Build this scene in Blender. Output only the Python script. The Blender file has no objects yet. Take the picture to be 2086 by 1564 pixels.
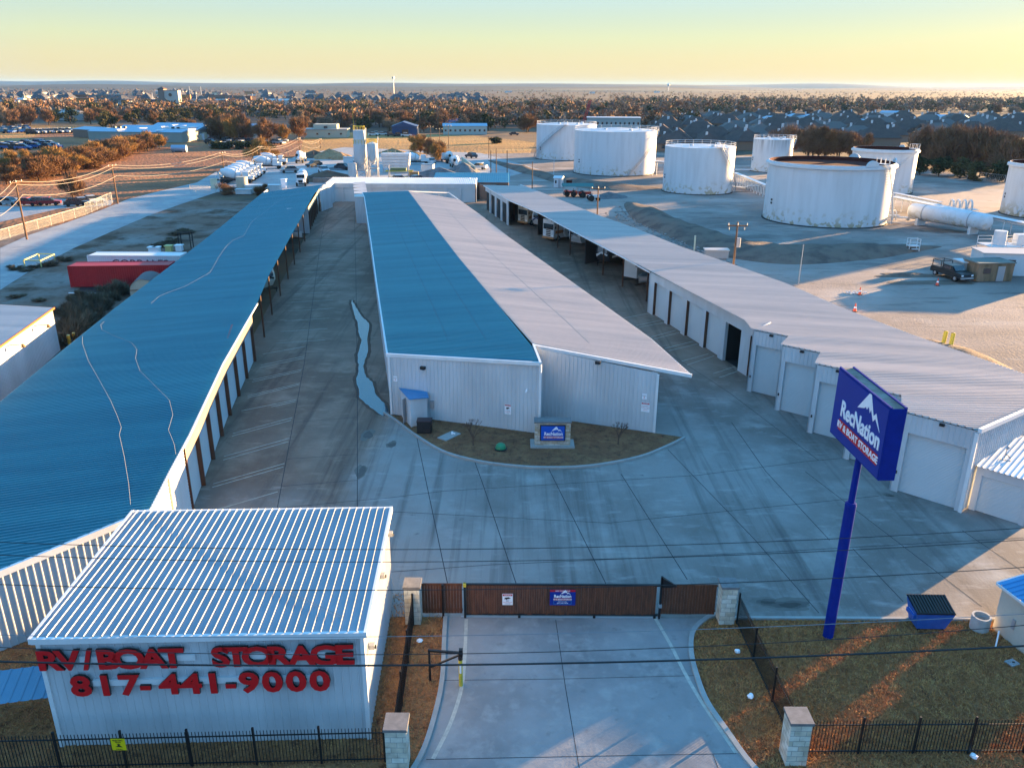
import bpy, math, random, numpy as np
from mathutils import Vector, Matrix
R=math.radians
C=bpy.context.scene.collection
random.seed(7); rng=np.random.default_rng(7)

# ---------------- camera, sky, sun, exposure ----------------
F=1640.; CX=1043.; CY=782.; H=24.0
PITCH=math.atan((782-174)/F); ROLL=R(0.26)
cam=bpy.data.cameras.new('camera'); camo=bpy.data.objects.new('camera',cam); C.objects.link(camo)
fw=Vector((0,math.cos(PITCH),-math.sin(PITCH))); up=Vector((0,math.sin(PITCH),math.cos(PITCH))); rt=Vector((1,0,0))
c_,s_=math.cos(ROLL),math.sin(ROLL)
r2=c_*rt+s_*up; u2=-s_*rt+c_*up
camo.matrix_world=Matrix(((r2.x,u2.x,-fw.x,0),(r2.y,u2.y,-fw.y,0),(r2.z,u2.z,-fw.z,H),(0,0,0,1)))
cam.sensor_width=36; cam.lens=F/2086*36; cam.clip_end=60000; cam.clip_start=0.5
bpy.context.scene.camera=camo
SAZ,SEL=36.0,5.6      # sun azimuth from +x, elevation
sd=Vector((math.cos(R(SAZ))*math.cos(R(SEL)),math.sin(R(SAZ))*math.cos(R(SEL)),math.sin(R(SEL))))
sl=bpy.data.lights.new('sun','SUN'); sl.energy=5.0; sl.angle=R(0.5); sl.color=(1.0,0.62,0.28)
so=bpy.data.objects.new('sun',sl); so.rotation_euler=sd.to_track_quat('Z','Y').to_euler(); C.objects.link(so)
w=bpy.data.worlds.new('World'); bpy.context.scene.world=w; w.use_nodes=True
nt=w.node_tree; bg=nt.nodes['Background']; bg.inputs[1].default_value=0.1
sky=nt.nodes.new('ShaderNodeTexSky'); sky.sky_type='NISHITA'; sky.sun_disc=False; sky.sun_elevation=R(SEL); sky.sun_rotation=R(90-SAZ)
tc=nt.nodes.new('ShaderNodeTexCoord'); sp=nt.nodes.new('ShaderNodeSeparateXYZ'); nt.links.new(tc.outputs['Generated'],sp.inputs[0])
cr=nt.nodes.new('ShaderNodeValToRGB'); nt.links.new(sp.outputs[2],cr.inputs[0])
els=[(0.0,(.124,.100,.052)),(0.03,(.118,.108,.064)),(0.050,(.106,.114,.073)),(0.072,(.088,.108,.089)),(0.095,(.076,.107,.111)),(0.2,(.046,.106,.160)),(0.42,(.029,.110,.212)),(1.0,(.028,.104,.215))]
e=cr.color_ramp.elements
while len(e)<len(els): e.new(0.5)
for i,(p,c) in enumerate(els): e[i].position=p; e[i].color=(*c,1)
mul=nt.nodes.new('ShaderNodeMixRGB'); mul.blend_type='MULTIPLY'; mul.inputs[0].default_value=1; mul.inputs[2].default_value=(10,10,10,1)
cr2=nt.nodes.new('ShaderNodeValToRGB'); nt.links.new(sp.outputs[2],cr2.inputs[0]); e2=cr2.color_ramp.elements; e2.new(.3)
for i,(p,c) in enumerate([(0.0,(.080,.112,.155)),(.25,(.040,.106,.190)),(1.0,(.028,.104,.215))]): e2[i].position=p; e2[i].color=(*c,1)
dt=nt.nodes.new('ShaderNodeVectorMath'); dt.operation='DOT_PRODUCT'; dt.inputs[1].default_value=(math.cos(R(65)),math.sin(R(65)),0); nt.links.new(tc.outputs['Generated'],dt.inputs[0])
mr_=nt.nodes.new('ShaderNodeMapRange'); mr_.inputs['From Min'].default_value=-.1; mr_.inputs['From Max'].default_value=.6; nt.links.new(dt.outputs['Value'],mr_.inputs[0])
mm=nt.nodes.new('ShaderNodeMixRGB'); nt.links.new(mr_.outputs[0],mm.inputs[0]); nt.links.new(cr2.outputs[0],mm.inputs[1]); nt.links.new(cr.outputs[0],mm.inputs[2]); nt.links.new(mm.outputs[0],mul.inputs[1])
mx=nt.nodes.new('ShaderNodeMixRGB'); mx.inputs[0].default_value=0.03
nt.links.new(mul.outputs[0],mx.inputs[1]); nt.links.new(sky.outputs[0],mx.inputs[2]); nt.links.new(mx.outputs[0],bg.inputs[0])
vs=bpy.context.scene.view_settings; vs.view_transform='Standard'; vs.look='None'; vs.gamma=1; vs.exposure=2.85

# survey: photo pixel -> place on the level z (all of the site is flat, seen from 24 m up)
def ray(px,py):
    x=(px-CX)/F; y=-(py-CY)/F
    x,y=x*c_-y*s_, x*s_+y*c_
    return x*rt+y*up+fw
def S(px,py,z=0.0):
    d=ray(px,py); t=(z-H)/d.z; return (d.x*t,d.y*t,z)
def S2(px,py,z=0.0): return S(px,py,z)[:2]

# ---------------- materials ----------------
MATS={}
def mat(name,col,rough=.7,metal=0,col2=None,scale=2.0,amt=.5,bump=0,bscale=None,det=6,spec=.4,stretch=None,coord='Object',thr=None):
    if name in MATS: return MATS[name]
    m=bpy.data.materials.new(name); m.use_nodes=True; n=m.node_tree; b=n.nodes['Principled BSDF']
    b.inputs['Base Color'].default_value=(*col,1); b.inputs['Roughness'].default_value=rough; b.inputs['Metallic'].default_value=metal
    b.inputs['Specular IOR Level'].default_value=spec
    if col2 is None: col2=tuple(c*.8 for c in col); amt=amt*.6
    t=n.nodes.new('ShaderNodeTexCoord'); src=t.outputs[coord]
    if coord=='Object' :
        g=n.nodes.new('ShaderNodeNewGeometry'); src=g.outputs['Position']
    if stretch:
        mp=n.nodes.new('ShaderNodeMapping'); mp.inputs['Scale'].default_value=stretch; n.links.new(src,mp.inputs[0]); src=mp.outputs[0]
    no=n.nodes.new('ShaderNodeTexNoise'); no.inputs['Scale'].default_value=scale; no.inputs['Detail'].default_value=det; no.inputs['Roughness'].default_value=.65
    n.links.new(src,no.inputs[0])
    r=n.nodes.new('ShaderNodeMapRange'); lo,hi=thr or (.35,.65)
    r.inputs['From Min'].default_value=lo; r.inputs['From Max'].default_value=hi; r.inputs['To Max'].default_value=amt
    n.links.new(no.outputs['Fac'],r.inputs[0])
    x=n.nodes.new('ShaderNodeMixRGB'); x.inputs[1].default_value=(*col,1); x.inputs[2].default_value=(*col2,1)
    n.links.new(r.outputs[0],x.inputs[0]); n.links.new(x.outputs[0],b.inputs['Base Color'])
    if bump:
        n2=n.nodes.new('ShaderNodeTexNoise'); n2.inputs['Scale'].default_value=bscale or scale*4; n2.inputs['Detail'].default_value=5
        n.links.new(src,n2.inputs[0])
        bp=n.nodes.new('ShaderNodeBump'); bp.inputs['Strength'].default_value=bump; bp.inputs['Distance'].default_value=.05
        n.links.new(n2.outputs['Fac'],bp.inputs['Height']); n.links.new(bp.outputs[0],b.inputs['Normal'])
    MATS[name]=m; return m
def ground(name,cols,scales,rough=.95,bump=.4,bscale=3,stretch=None,bdist=.1):
    """layered noise ground: cols[0] base, then (colour, scale, lo, hi) layers"""
    m=bpy.data.materials.new(name); m.use_nodes=True; n=m.node_tree; b=n.nodes['Principled BSDF']; b.inputs['Roughness'].default_value=rough
    b.inputs['Specular IOR Level'].default_value=.2
    g=n.nodes.new('ShaderNodeNewGeometry'); src=g.outputs['Position']
    if stretch:
        mp=n.nodes.new('ShaderNodeMapping'); mp.inputs['Scale'].default_value=stretch; n.links.new(src,mp.inputs[0]); src=mp.outputs[0]
    prev=None
    for i,ly in enumerate(scales):
        c,sc,lo,hi=ly[:4]
        no=n.nodes.new('ShaderNodeTexNoise'); no.inputs['Scale'].default_value=sc; no.inputs['Detail'].default_value=8; no.inputs['Roughness'].default_value=.6
        no.noise_dimensions='4D'; no.inputs['W'].default_value=i*3.7
        if len(ly)>4:
            mq=n.nodes.new('ShaderNodeMapping'); mq.inputs['Scale'].default_value=ly[4]; mq.inputs['Rotation'].default_value=(0,0,ly[5] if len(ly)>5 else 0); n.links.new(g.outputs['Position'],mq.inputs[0]); n.links.new(mq.outputs[0],no.inputs['Vector'])
        else: n.links.new(src,no.inputs['Vector'])
        r=n.nodes.new('ShaderNodeMapRange'); r.inputs['From Min'].default_value=lo; r.inputs['From Max'].default_value=hi
        n.links.new(no.outputs['Fac'],r.inputs[0])
        x=n.nodes.new('ShaderNodeMixRGB'); x.inputs[2].default_value=(*c,1)
        if prev: n.links.new(prev,x.inputs[1])
        else: x.inputs[1].default_value=(*cols,1)
        n.links.new(r.outputs[0],x.inputs[0]); prev=x.outputs[0]
    n.links.new(prev,b.inputs['Base Color'])
    n2=n.nodes.new('ShaderNodeTexNoise'); n2.inputs['Scale'].default_value=bscale; n2.inputs['Detail'].default_value=6; n.links.new(g.outputs['Position'],n2.inputs[0])
    bp=n.nodes.new('ShaderNodeBump'); bp.inputs['Strength'].default_value=bump; bp.inputs['Distance'].default_value=bdist
    n.links.new(n2.outputs['Fac'],bp.inputs['Height']); n.links.new(bp.outputs[0],b.inputs['Normal'])
    return m
def stone_mat(name,c1,c2,mortar,sc=1.0,bw=.5,bh=.22):
    m=bpy.data.materials.new(name); m.use_nodes=True; n=m.node_tree; b=n.nodes['Principled BSDF']; b.inputs['Roughness'].default_value=.85
    t=n.nodes.new('ShaderNodeTexCoord'); g=n.nodes.new('ShaderNodeNewGeometry')
    s=n.nodes.new('ShaderNodeSeparateXYZ'); n.links.new(g.outputs['Position'],s.inputs[0])
    a=n.nodes.new('ShaderNodeMath'); a.operation='ADD'; n.links.new(s.outputs[0],a.inputs[0]); n.links.new(s.outputs[1],a.inputs[1])
    cb=n.nodes.new('ShaderNodeCombineXYZ'); n.links.new(a.outputs[0],cb.inputs[0]); n.links.new(s.outputs[2],cb.inputs[1])
    br=n.nodes.new('ShaderNodeTexBrick'); br.inputs['Scale'].default_value=sc; br.inputs['Brick Width'].default_value=bw; br.inputs['Row Height'].default_value=bh
    br.inputs['Mortar Size'].default_value=.012; br.inputs['Color1'].default_value=(*c1,1); br.inputs['Color2'].default_value=(*c2,1); br.inputs['Mortar'].default_value=(*mortar,1); br.inputs['Bias'].default_value=-.2
    n.links.new(cb.outputs[0],br.inputs[0])
    no=n.nodes.new('ShaderNodeTexNoise'); no.inputs['Scale'].default_value=3; n.links.new(g.outputs['Position'],no.inputs[0])
    x=n.nodes.new('ShaderNodeMixRGB'); x.blend_type='OVERLAY'; x.inputs[0].default_value=.55; n.links.new(br.outputs[0],x.inputs[1]); n.links.new(no.outputs['Fac'],x.inputs[2]); n.links.new(x.outputs[0],b.inputs['Base Color'])
    bp=n.nodes.new('ShaderNodeBump'); bp.inputs['Strength'].default_value=.6; bp.inputs['Distance'].default_value=.02; bp.invert=True
    n.links.new(br.outputs['Fac'],bp.inputs['Height']); n.links.new(bp.outputs[0],b.inputs['Normal'])
    return m
M_roof=mat('blue_roof_shade_tint',(.06,.25,.31),.42,.35,(.04,.18,.24),.5,.8,stretch=(.06,1.2,1))  # bluer copy of the roof metal, with left-slope shade put into its colour
M_roofw=mat('pale_panel_sunlit_tint',(.54,.485,.455),.5,.08,(.38,.355,.35),.5,.8,stretch=(.06,1.2,1))  # paler warm copy, right-slope sunlight put into its colour; plain white panels elsewhere
M_trim=mat('white_trim',(.70,.72,.74),.5,0,(.55,.55,.55),1,.5)
M_wall=mat('white_metal_wall',(.54,.57,.60),.5,0,(.36,.38,.40),.5,.6,stretch=(1,1,.25))
M_door=mat('white_roller_door',(.50,.54,.56),.5,0,(.42,.45,.47),.5,.4)
M_brown=mat('brown_steel',(.09,.035,.02),.55,0,(.13,.06,.03),2,.5)
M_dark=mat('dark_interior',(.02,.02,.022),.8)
M_black=mat('black_metal',(.012,.012,.014),.45)
M_bluep=mat('blue_painted_metal',(.002,.022,.24),.55,0,(.002,.015,.17),2,.6,spec=.15)
M_signb=mat('blue_sign_face',(.002,.022,.24),.5,0,(.002,.026,.28),1,.3)
M_signb2=mat('bright_blue_sign_face',(.01,.09,.5),.3)
M_red=mat('red_sign_face',(.5,.008,.012),.4)
M_white=mat('white_letter',(.85,.86,.9),.4)
M_redl=mat('red_letter_face',(.66,.008,.012),.5,0,(.54,.008,.01),4,.5)
M_ldark=mat('black_letter_return',(.015,.012,.012),.5)
M_conc=ground('concrete_yard',(.26,.24,.225),[((.165,.145,.13),.07,.42,.58),((.30,.285,.265),.3,.5,.7),((.10,.09,.085),.35,.52,.72,(3.0,.10,1),.17),((.36,.34,.32),.9,.56,.78,(.5,1.6,1)),((.09,.085,.08),1.6,.64,.8),((.34,.33,.31),7,.58,.95)],.8,.12,8)
def clay_tint(m):
    n=m.node_tree; b=n.nodes['Principled BSDF']; src=b.inputs['Base Color'].links[0].from_socket; g=n.nodes.new('ShaderNodeNewGeometry'); sx=n.nodes.new('ShaderNodeSeparateXYZ')
    no=n.nodes.new('ShaderNodeTexNoise'); no.inputs['Scale'].default_value=.12; no.inputs['Detail'].default_value=5; n.links.new(g.outputs['Position'],no.inputs[0]); n.links.new(g.outputs['Position'],sx.inputs[0])
    def mt(op,a,b_):
        x=n.nodes.new('ShaderNodeMath'); x.operation=op; x.use_clamp=False
        for i,v in enumerate((a,b_)):
            if isinstance(v,(int,float)): x.inputs[i].default_value=v
            else: n.links.new(v,x.inputs[i])
        return x.outputs[0]
    def mr(s_,a,b_):
        r=n.nodes.new('ShaderNodeMapRange'); r.interpolation_type='SMOOTHSTEP'; r.inputs['From Min'].default_value=a; r.inputs['From Max'].default_value=b_; n.links.new(s_,r.inputs[0]); return r.outputs[0]
    yy=mt('ADD',sx.outputs[1],mt('MULTIPLY',mt('SUBTRACT',no.outputs['Fac'],.5),26)); xx=mt('ADD',sx.outputs[0],mt('MULTIPLY',mt('SUBTRACT',no.outputs['Fac'],.5),8))
    f=mt('MAXIMUM',mr(yy,56,74),mt('MULTIPLY',mr(xx,-8,-11.5),mr(yy,36,48)))
    x=n.nodes.new('ShaderNodeMixRGB'); x.blend_type='MULTIPLY'; n.links.new(f,x.inputs[0]); n.links.new(src,x.inputs[1]); x.inputs[2].default_value=(1.0,.74,.60,1); n.links.new(x.outputs[0],b.inputs['Base Color'])
clay_tint(M_conc)
M_conc2=ground('concrete_drive',(.28,.27,.27),[((.19,.18,.18),.25,.4,.65),((.35,.335,.32),1.2,.5,.75),((.14,.13,.13),1.5,.6,.8)],.8,.12,8)
M_kerb=mat('concrete_kerb',(.34,.34,.33),.85,0,(.24,.24,.23),1.5,.6)
M_joint=mat('joint_filler',(.03,.03,.035),.9)
M_stripe=mat('cream_paint_stripe',(.50,.47,.40),.7,0,(.30,.29,.27),4,.8)
M_ystripe=mat('worn_parking_stripe',(.42,.38,.30),.8,0,(.24,.23,.21),2,.9)
M_lawn=ground('dry_lawn',(.34,.145,.062),[((.44,.20,.08),.8,.45,.65),((.12,.05,.03),2.2,.5,.7),((.16,.115,.035),.5,.68,.8)],.95,1,5,bdist=.35)
M_wood=mat('stained_cedar',(.15,.052,.024),.6,0,(.06,.022,.012),9,.9,stretch=(1,1,.15))
M_stone=stone_mat('limestone_blocks',(.62,.60,.52),(.42,.36,.26),(.30,.29,.27),1,.45,.24)
M_stone2=stone_mat('mixed_stone_blocks',(.55,.50,.42),(.32,.22,.12),(.25,.24,.22),1,.4,.16)
M_cap=mat('stone_cap',(.20,.19,.19),.8,0,(.12,.12,.12),4,.8)
M_steel=mat('grey_steel',(.35,.36,.38),.5,.3)
M_yellow=mat('yellow_paint',(.62,.48,.04),.55,0,(.4,.3,.05),5,.7)
M_water=mat('puddle_water',(.05,.08,.10),.04,0,spec=1.0)
M_polew=mat('weathered_pole_wood',(.16,.085,.045),.9,0,(.10,.06,.04),2,.7,stretch=(1,1,.2))
M_wire=mat('black_cable',(.02,.02,.022),.5)
M_wirel=mat('pale_cable',(.20,.22,.24),.5)
M_rubber=mat('tyre_rubber',(.015,.015,.015),.9)
M_glass=mat('dark_glass',(.02,.03,.04),.1,0,spec=1)
M_beige=mat('beige_paint',(.46,.42,.33),.7,0,(.36,.32,.25),1,.6)
M_cream=mat('cream_paint',(.62,.57,.42),.7)
M_blueroof=mat('blue_metal_roof',(.06,.26,.50),.4,.3,(.04,.18,.38),1,.5)
M_green=mat('green_plastic',(.02,.22,.10),.4)

# ---------------- mesh helpers ----------------
WORLD={}
def woff(p):
    while p is not None:
        if p.name in WORLD: return WORLD[p.name]
        p=p.parent
    return None
class MB:
    def __init__(s): s.v=[]; s.f=[]; s.mi=[]; s.cur=0
    def add(s,vs,fs):
        o=len(s.v); s.v+= [tuple(map(float,p)) for p in vs]; s.f+=[tuple(i+o for i in f) for f in fs]; s.mi+=[s.cur]*len(fs)
    def quad(s,a,b,c,d): s.add([a,b,c,d],[(0,1,2,3)])
    def poly(s,pts): s.add(pts,[tuple(range(len(pts)))])
    def box(s,c,d,rz=0,rx=0,ry=0):
        hx,hy,hz=d[0]/2,d[1]/2,d[2]/2
        vs=[Vector((x,y,z)) for x in(-hx,hx) for y in(-hy,hy) for z in(-hz,hz)]
        if rz or rx or ry:
            m=Matrix.Rotation(rz,3,'Z')@Matrix.Rotation(ry,3,'Y')@Matrix.Rotation(rx,3,'X'); vs=[m@v for v in vs]
        vs=[v+Vector(c) for v in vs]
        s.add(vs,[(0,1,3,2),(4,6,7,5),(0,4,5,1),(2,3,7,6),(0,2,6,4),(1,5,7,3)])
        return s
    def b0(s,x0,x1,y0,y1,z0,z1): return s.box(((x0+x1)/2,(y0+y1)/2,(z0+z1)/2),(x1-x0,y1-y0,z1-z0))
    def prism(s,pts,z0,z1):
        n=len(pts); zz0=z0 if hasattr(z0,'__len__') else [z0]*n; zz1=z1 if hasattr(z1,'__len__') else [z1]*n
        vs=[(p[0],p[1],zz0[i]) for i,p in enumerate(pts)]+[(p[0],p[1],zz1[i]) for i,p in enumerate(pts)]
        s.add(vs,[tuple(range(n))[::-1],tuple(range(n,2*n))]+[(i,(i+1)%n,(i+1)%n+n,i+n) for i in range(n)]); return s
    def beam(s,a,b,w,h):
        """bar from a to b, w across, h deep, hanging centred on the line"""
        a=Vector(a);b=Vector(b);d=(b-a)
        if d.length<1e-6: return s
        dn=d.normalized(); side=dn.cross(Vector((0,0,1)))
        if side.length<1e-3: side=Vector((1,0,0))
        side.normalize(); u=side.cross(dn).normalized()
        vs=[p+side*sx*w/2+u*sz*h/2 for p in(a,b) for sx,sz in((-1,-1),(1,-1),(1,1),(-1,1))]
        s.add(vs,[(0,1,2,3),(7,6,5,4),(0,4,5,1),(1,5,6,2),(2,6,7,3),(3,7,4,0)]); return s
    def cyl(s,a,b,r0,r1=None,n=10,caps=True):
        r1=r0 if r1 is None else r1
        a=Vector(a);b=Vector(b);dn=(b-a).normalized(); q=dn.to_track_quat('Z','Y').to_matrix()
        vs=[]
        for p,r in((a,r0),(b,r1)):
            for i in range(n):
                t=2*math.pi*i/n; vs.append(p+q@Vector((math.cos(t)*r,math.sin(t)*r,0)))
        fs=[(i,(i+1)%n,(i+1)%n+n,i+n) for i in range(n)]
        if caps: fs+=[tuple(range(n))[::-1],tuple(range(n,2*n))]
        s.add(vs,fs); return s
    def lathe(s,prof,n=24,c=(0,0,0),axis=None,caps=True):
        vs=[];k=len(prof)
        for r,z in prof:
            for i in range(n):
                t=2*math.pi*i/n; v=Vector((math.cos(t)*r,math.sin(t)*r,z))
                if axis is not None: v=axis@v
                vs.append(v+Vector(c))
        fs=[(j*n+i,j*n+(i+1)%n,(j+1)*n+(i+1)%n,(j+1)*n+i) for j in range(k-1) for i in range(n)]
        if caps and prof[0][0]>1e-4: fs.append(tuple(range(n))[::-1])
        if caps and prof[-1][0]>1e-4: fs.append(tuple(range((k-1)*n,k*n)))
        s.add(vs,fs); return s
    def tube(s,pts,r,n=5):
        for a,b in zip(pts,pts[1:]): s.cyl(a,b,r,r,n,False)
        return s
    def build(s,name,m,parent=None,off=None,smooth=False):
        me=bpy.data.meshes.new(name)
        v=s.v
        if off is None: off=woff(parent)
        if off: v=[(x-off[0],y-off[1],z-off[2]) for x,y,z in v]
        me.from_pydata(v,[],s.f)
        ms=m if isinstance(m,(list,tuple)) else [m]
        for q in ms: me.materials.append(q)
        if len(ms)>1: me.polygons.foreach_set('material_index',s.mi)
        if smooth: me.polygons.foreach_set('use_smooth',[True]*len(s.f))
        me.update()
        if smooth:
            try: me.set_sharp_from_angle(angle=R(40))
            except Exception: pass
        o=bpy.data.objects.new(name,me); C.objects.link(o)
        if parent is not None: o.parent=parent
        return o
def boxes(name,m,parent,lst):
    for a in lst: MB().box(*a).build(name,m,parent)
def beams(name,m,parent,lst):
    for a in lst: MB().beam(*a).build(name,m,parent)
def cyls(name,m,parent,lst):
    for a in lst: MB().cyl(*a).build(name,m,parent)
def tag(o,label=None,cat=None,group=None,kind=None):
    if label: o['label']=label
    if cat: o['category']=cat
    if group: o['group']=group
    if kind: o['kind']=kind
    return o
def thing(name,label,cat,loc=(0,0,0),rz=0,group=None,world=False):
    o=bpy.data.objects.new(name,None); C.objects.link(o); o.location=loc; o.rotation_euler=(0,0,rz); o.empty_display_size=.2
    if world: WORLD[o.name]=tuple(loc)
    return tag(o,label,cat,group)
KIDS={}
def copy_tree(o,loc=None,rz=None,label=None,group=None,scale=None,parent=None):
    c=o.copy(); C.objects.link(c)
    if parent is not None: c.parent=parent
    if loc is not None: c.location=loc
    if rz is not None: c.rotation_euler=(0,0,rz)
    if label: c['label']=label
    if group: c['group']=group
    if scale: c.scale=scale if hasattr(scale,'__len__') else (scale,)*3
    if o.name not in KIDS: KIDS[o.name]=[x for x in o.children]
    for ch in KIDS[o.name]: copy_tree(ch,parent=c)
    return c
def struct(name,pts,z,m,kind='structure'):
    mb=MB(); mb.poly([(p[0],p[1],z) for p in pts]); return tag(mb.build(name,m),kind=kind)
def put(mb,name,m,label,cat,loc,rz=0,group=None,smooth=False):
    o=mb.build(name,m,smooth=smooth); o.location=loc; o.rotation_euler=(0,0,rz); return tag(o,label,cat,group)
def line_int(poly,pd,c):
    """point of a 3-D polyline where dot(p,pd)==c"""
    for a,b in zip(poly,poly[1:]):
        ca=a[0]*pd[0]+a[1]*pd[1]; cb=b[0]*pd[0]+b[1]*pd[1]
        if min(ca,cb)-1e-6<=c<=max(ca,cb)+1e-6 and abs(cb-ca)>1e-9:
            t=(c-ca)/(cb-ca); return tuple(a[k]+(b[k]-a[k])*t for k in range(3))
    return None
def ribroof(mb,A,B,ang,sp=.3,h=.045,prof=None):
    """ribbed sheet between edge lines A and B, ribs at plan angle ang"""
    pd=(-math.sin(ang),math.cos(ang))
    ca=[a[0]*pd[0]+a[1]*pd[1] for a in A]; cb=[a[0]*pd[0]+a[1]*pd[1] for a in B]
    lo=max(min(ca),min(cb)); hi=min(max(ca),max(cb))
    cs=[]; c=lo
    while c<hi:
        for o,z in(prof or ((0,0),(.66,0),(.74,h),(.90,h),(.98,0))):
            if c+o*sp<hi: cs.append((c+o*sp,z))
        c+=sp
    cs.append((hi,0)); vs=[];fs=[]
    for c,z in cs:
        p=line_int(A,pd,c); q=line_int(B,pd,c)
        if p is None or q is None: continue
        vs+= [(p[0],p[1],p[2]+z),(q[0],q[1],q[2]+z)]
    n=len(vs)//2
    mb.add(vs,[(2*i,2*i+1,2*i+3,2*i+2) for i in range(n-1)])
def ribwall(mb,p0,p1,z0,za,zb,sp=.3,h=.03,side=1):
    """vertical ribbed sheet p0->p1, top heights za..zb, ribs stand out to the right of travel * side"""
    p0=Vector((p0[0],p0[1]));p1=Vector((p1[0],p1[1]));L=(p1-p0).length;d=(p1-p0)/L;n=Vector((d.y,-d.x))*side
    cs=[];c=0
    while c<L:
        for o,z in((0,0),(.70,0),(.77,h),(.90,h),(.97,0)):
            if c+o*sp<L: cs.append((c+o*sp,z))
        c+=sp
    cs.append((L,0)); vs=[]
    for c,z in cs:
        q=p0+d*c+n*z; t=c/L; vs+=[(q.x,q.y,z0),(q.x,q.y,za+(zb-za)*t)]
    k=len(cs); mb.add(vs,[(2*i,2*i+2,2*i+3,2*i+1) for i in range(k-1)])
def wbox(mb,p0,p1,z0,z1,th,z1b=None):
    """wall slab: outer face p0->p1, thickness to the LEFT of travel"""
    p0=Vector(p0[:2]);p1=Vector(p1[:2]);d=(p1-p0).normalized();n=Vector((-d.y,d.x))*th
    z1b=z1 if z1b is None else z1b
    mb.prism([p0,p1,p1+n,p0+n],z0,[z1,z1b,z1b,z1])
def lerp(a,b,t): return tuple(a[i]+(b[i]-a[i])*t for i in range(len(a)))
def along(poly,y):
    for a,b in zip(poly,poly[1:]):
        if min(a[1],b[1])<=y<=max(a[1],b[1]):
            t=(y-a[1])/(b[1]-a[1]); return lerp(a,b,t)
    return poly[0] if abs(y-poly[0][1])<abs(y-poly[-1][1]) else poly[-1]
def kerb(name,pts,wd,z0,z1,m):
    mb=MB()
    P=[Vector(p[:2]) for p in pts]; Lf=[];Rt=[]
    for i,p in enumerate(P):
        d=(P[min(i+1,len(P)-1)]-P[max(i-1,0)]).normalized(); n=Vector((-d.y,d.x))*wd/2; Lf.append(p+n); Rt.append(p-n)
    for i in range(len(P)-1): mb.prism([Rt[i],Rt[i+1],Lf[i+1],Lf[i]],z0,z1)
    return mb.build(name,m)
def smoothline(pts,n=6):
    out=[]
    for i in range(len(pts)-1):
        p0=pts[max(i-1,0)];p1=pts[i];p2=pts[i+1];p3=pts[min(i+2,len(pts)-1)]
        for k in range(n):
            t=k/n
            out.append(tuple(.5*((2*p1[j])+(-p0[j]+p2[j])*t+(2*p0[j]-5*p1[j]+4*p2[j]-p3[j])*t*t+(-p0[j]+3*p1[j]-3*p2[j]+p3[j])*t**3) for j in range(len(p1))))
    out.append(tuple(pts[-1])); return out
def textobj(name,body,size,m,org,xd,ud,ext=.01,off=.0,parent=None,align='CENTER',xs=1.0,sides=None,space=1.0):
    cu=bpy.data.curves.new(name,'FONT'); cu.body=body; cu.size=size; cu.extrude=ext; cu.offset=off; cu.align_x=align; cu.align_y='CENTER'; cu.resolution_u=3; cu.space_character=space
    t=bpy.data.objects.new('t',cu); C.objects.link(t); bpy.context.view_layer.update()
    me=bpy.data.meshes.new_from_object(t.evaluated_get(bpy.context.evaluated_depsgraph_get())); bpy.data.objects.remove(t); bpy.data.curves.remove(cu)
    X=Vector(xd).normalized();U=Vector(ud).normalized();N=X.cross(U)
    Mx=Matrix(((X.x*xs,U.x,N.x,org[0]),(X.y*xs,U.y,N.y,org[1]),(X.z*xs,U.z,N.z,org[2]),(0,0,0,1)))
    me.transform(Mx)
    wo=woff(parent)
    if wo: me.transform(Matrix.Translation(-Vector(wo)))
    me.materials.clear(); me.materials.append(m)
    if sides:
        me.materials.append(sides)
        for p in me.polygons: p.material_index=0 if p.normal.dot(N)>.7 else 1
    me.name=name; o=bpy.data.objects.new(name,me); C.objects.link(o)
    if parent is not None: o.parent=parent
    return o
def flatpoly(pts2,org,xd,ud,ext,mb):
    """extrude a 2-D outline lying in the plane (xd,ud) at org"""
    X=Vector(xd).normalized();U=Vector(ud).normalized();N=X.cross(U); O=Vector(org); n=len(pts2)
    a=[O+X*p[0]+U*p[1] for p in pts2]; b=[q+N*ext for q in a]
    mb.add(a+b,[tuple(range(n))[::-1],tuple(range(n,2*n))]+[(i,(i+1)%n,(i+1)%n+n,i+n) for i in range(n)])
MOUNT=[(-.50,0),(-.05,.50),(.04,.50),(.26,.10),(.36,.20),(.62,-.13),(.36,.08),(.27,-.02),(.12,.20),(.08,.10),(.01,.22),(-.07,.12),(-.12,.16),(-.20,.10)]
def rec_logo(parent,org,xd,ud,wd,banner=True,nm='logo'):
    """white mountain over the two lines of lettering, wd = width of the name"""
    X=Vector(xd).normalized();U=Vector(ud).normalized();N=X.cross(U);O=Vector(org)
    k=wd/4.2
    mb=MB(); flatpoly([(x*k*2.1,y*k*2.1) for x,y in MOUNT],O+X*k*.62+U*k*.72+N*.01,X,U,.015,mb); mb.build('mountain_emblem',M_white,parent)
    textobj('name_lettering','RecNation',k*1.12,M_white,O+N*.01,X,U,.012,k*.028,parent,xs=.86)
    if banner:
        mb=MB(); flatpoly([(-wd*.5,-.26*k),(wd*.5,-.26*k),(wd*.5,.26*k),(-wd*.5,.26*k)],O-U*k*.82+N*.005,X,U,.012,mb); mb.build('red_strip',M_red,parent)
    textobj('strip_lettering','RV & BOAT STORAGE',k*.46,M_white,O-U*k*.82+N*.025,X,U,.008,k*.012,parent,xs=.98)
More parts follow.
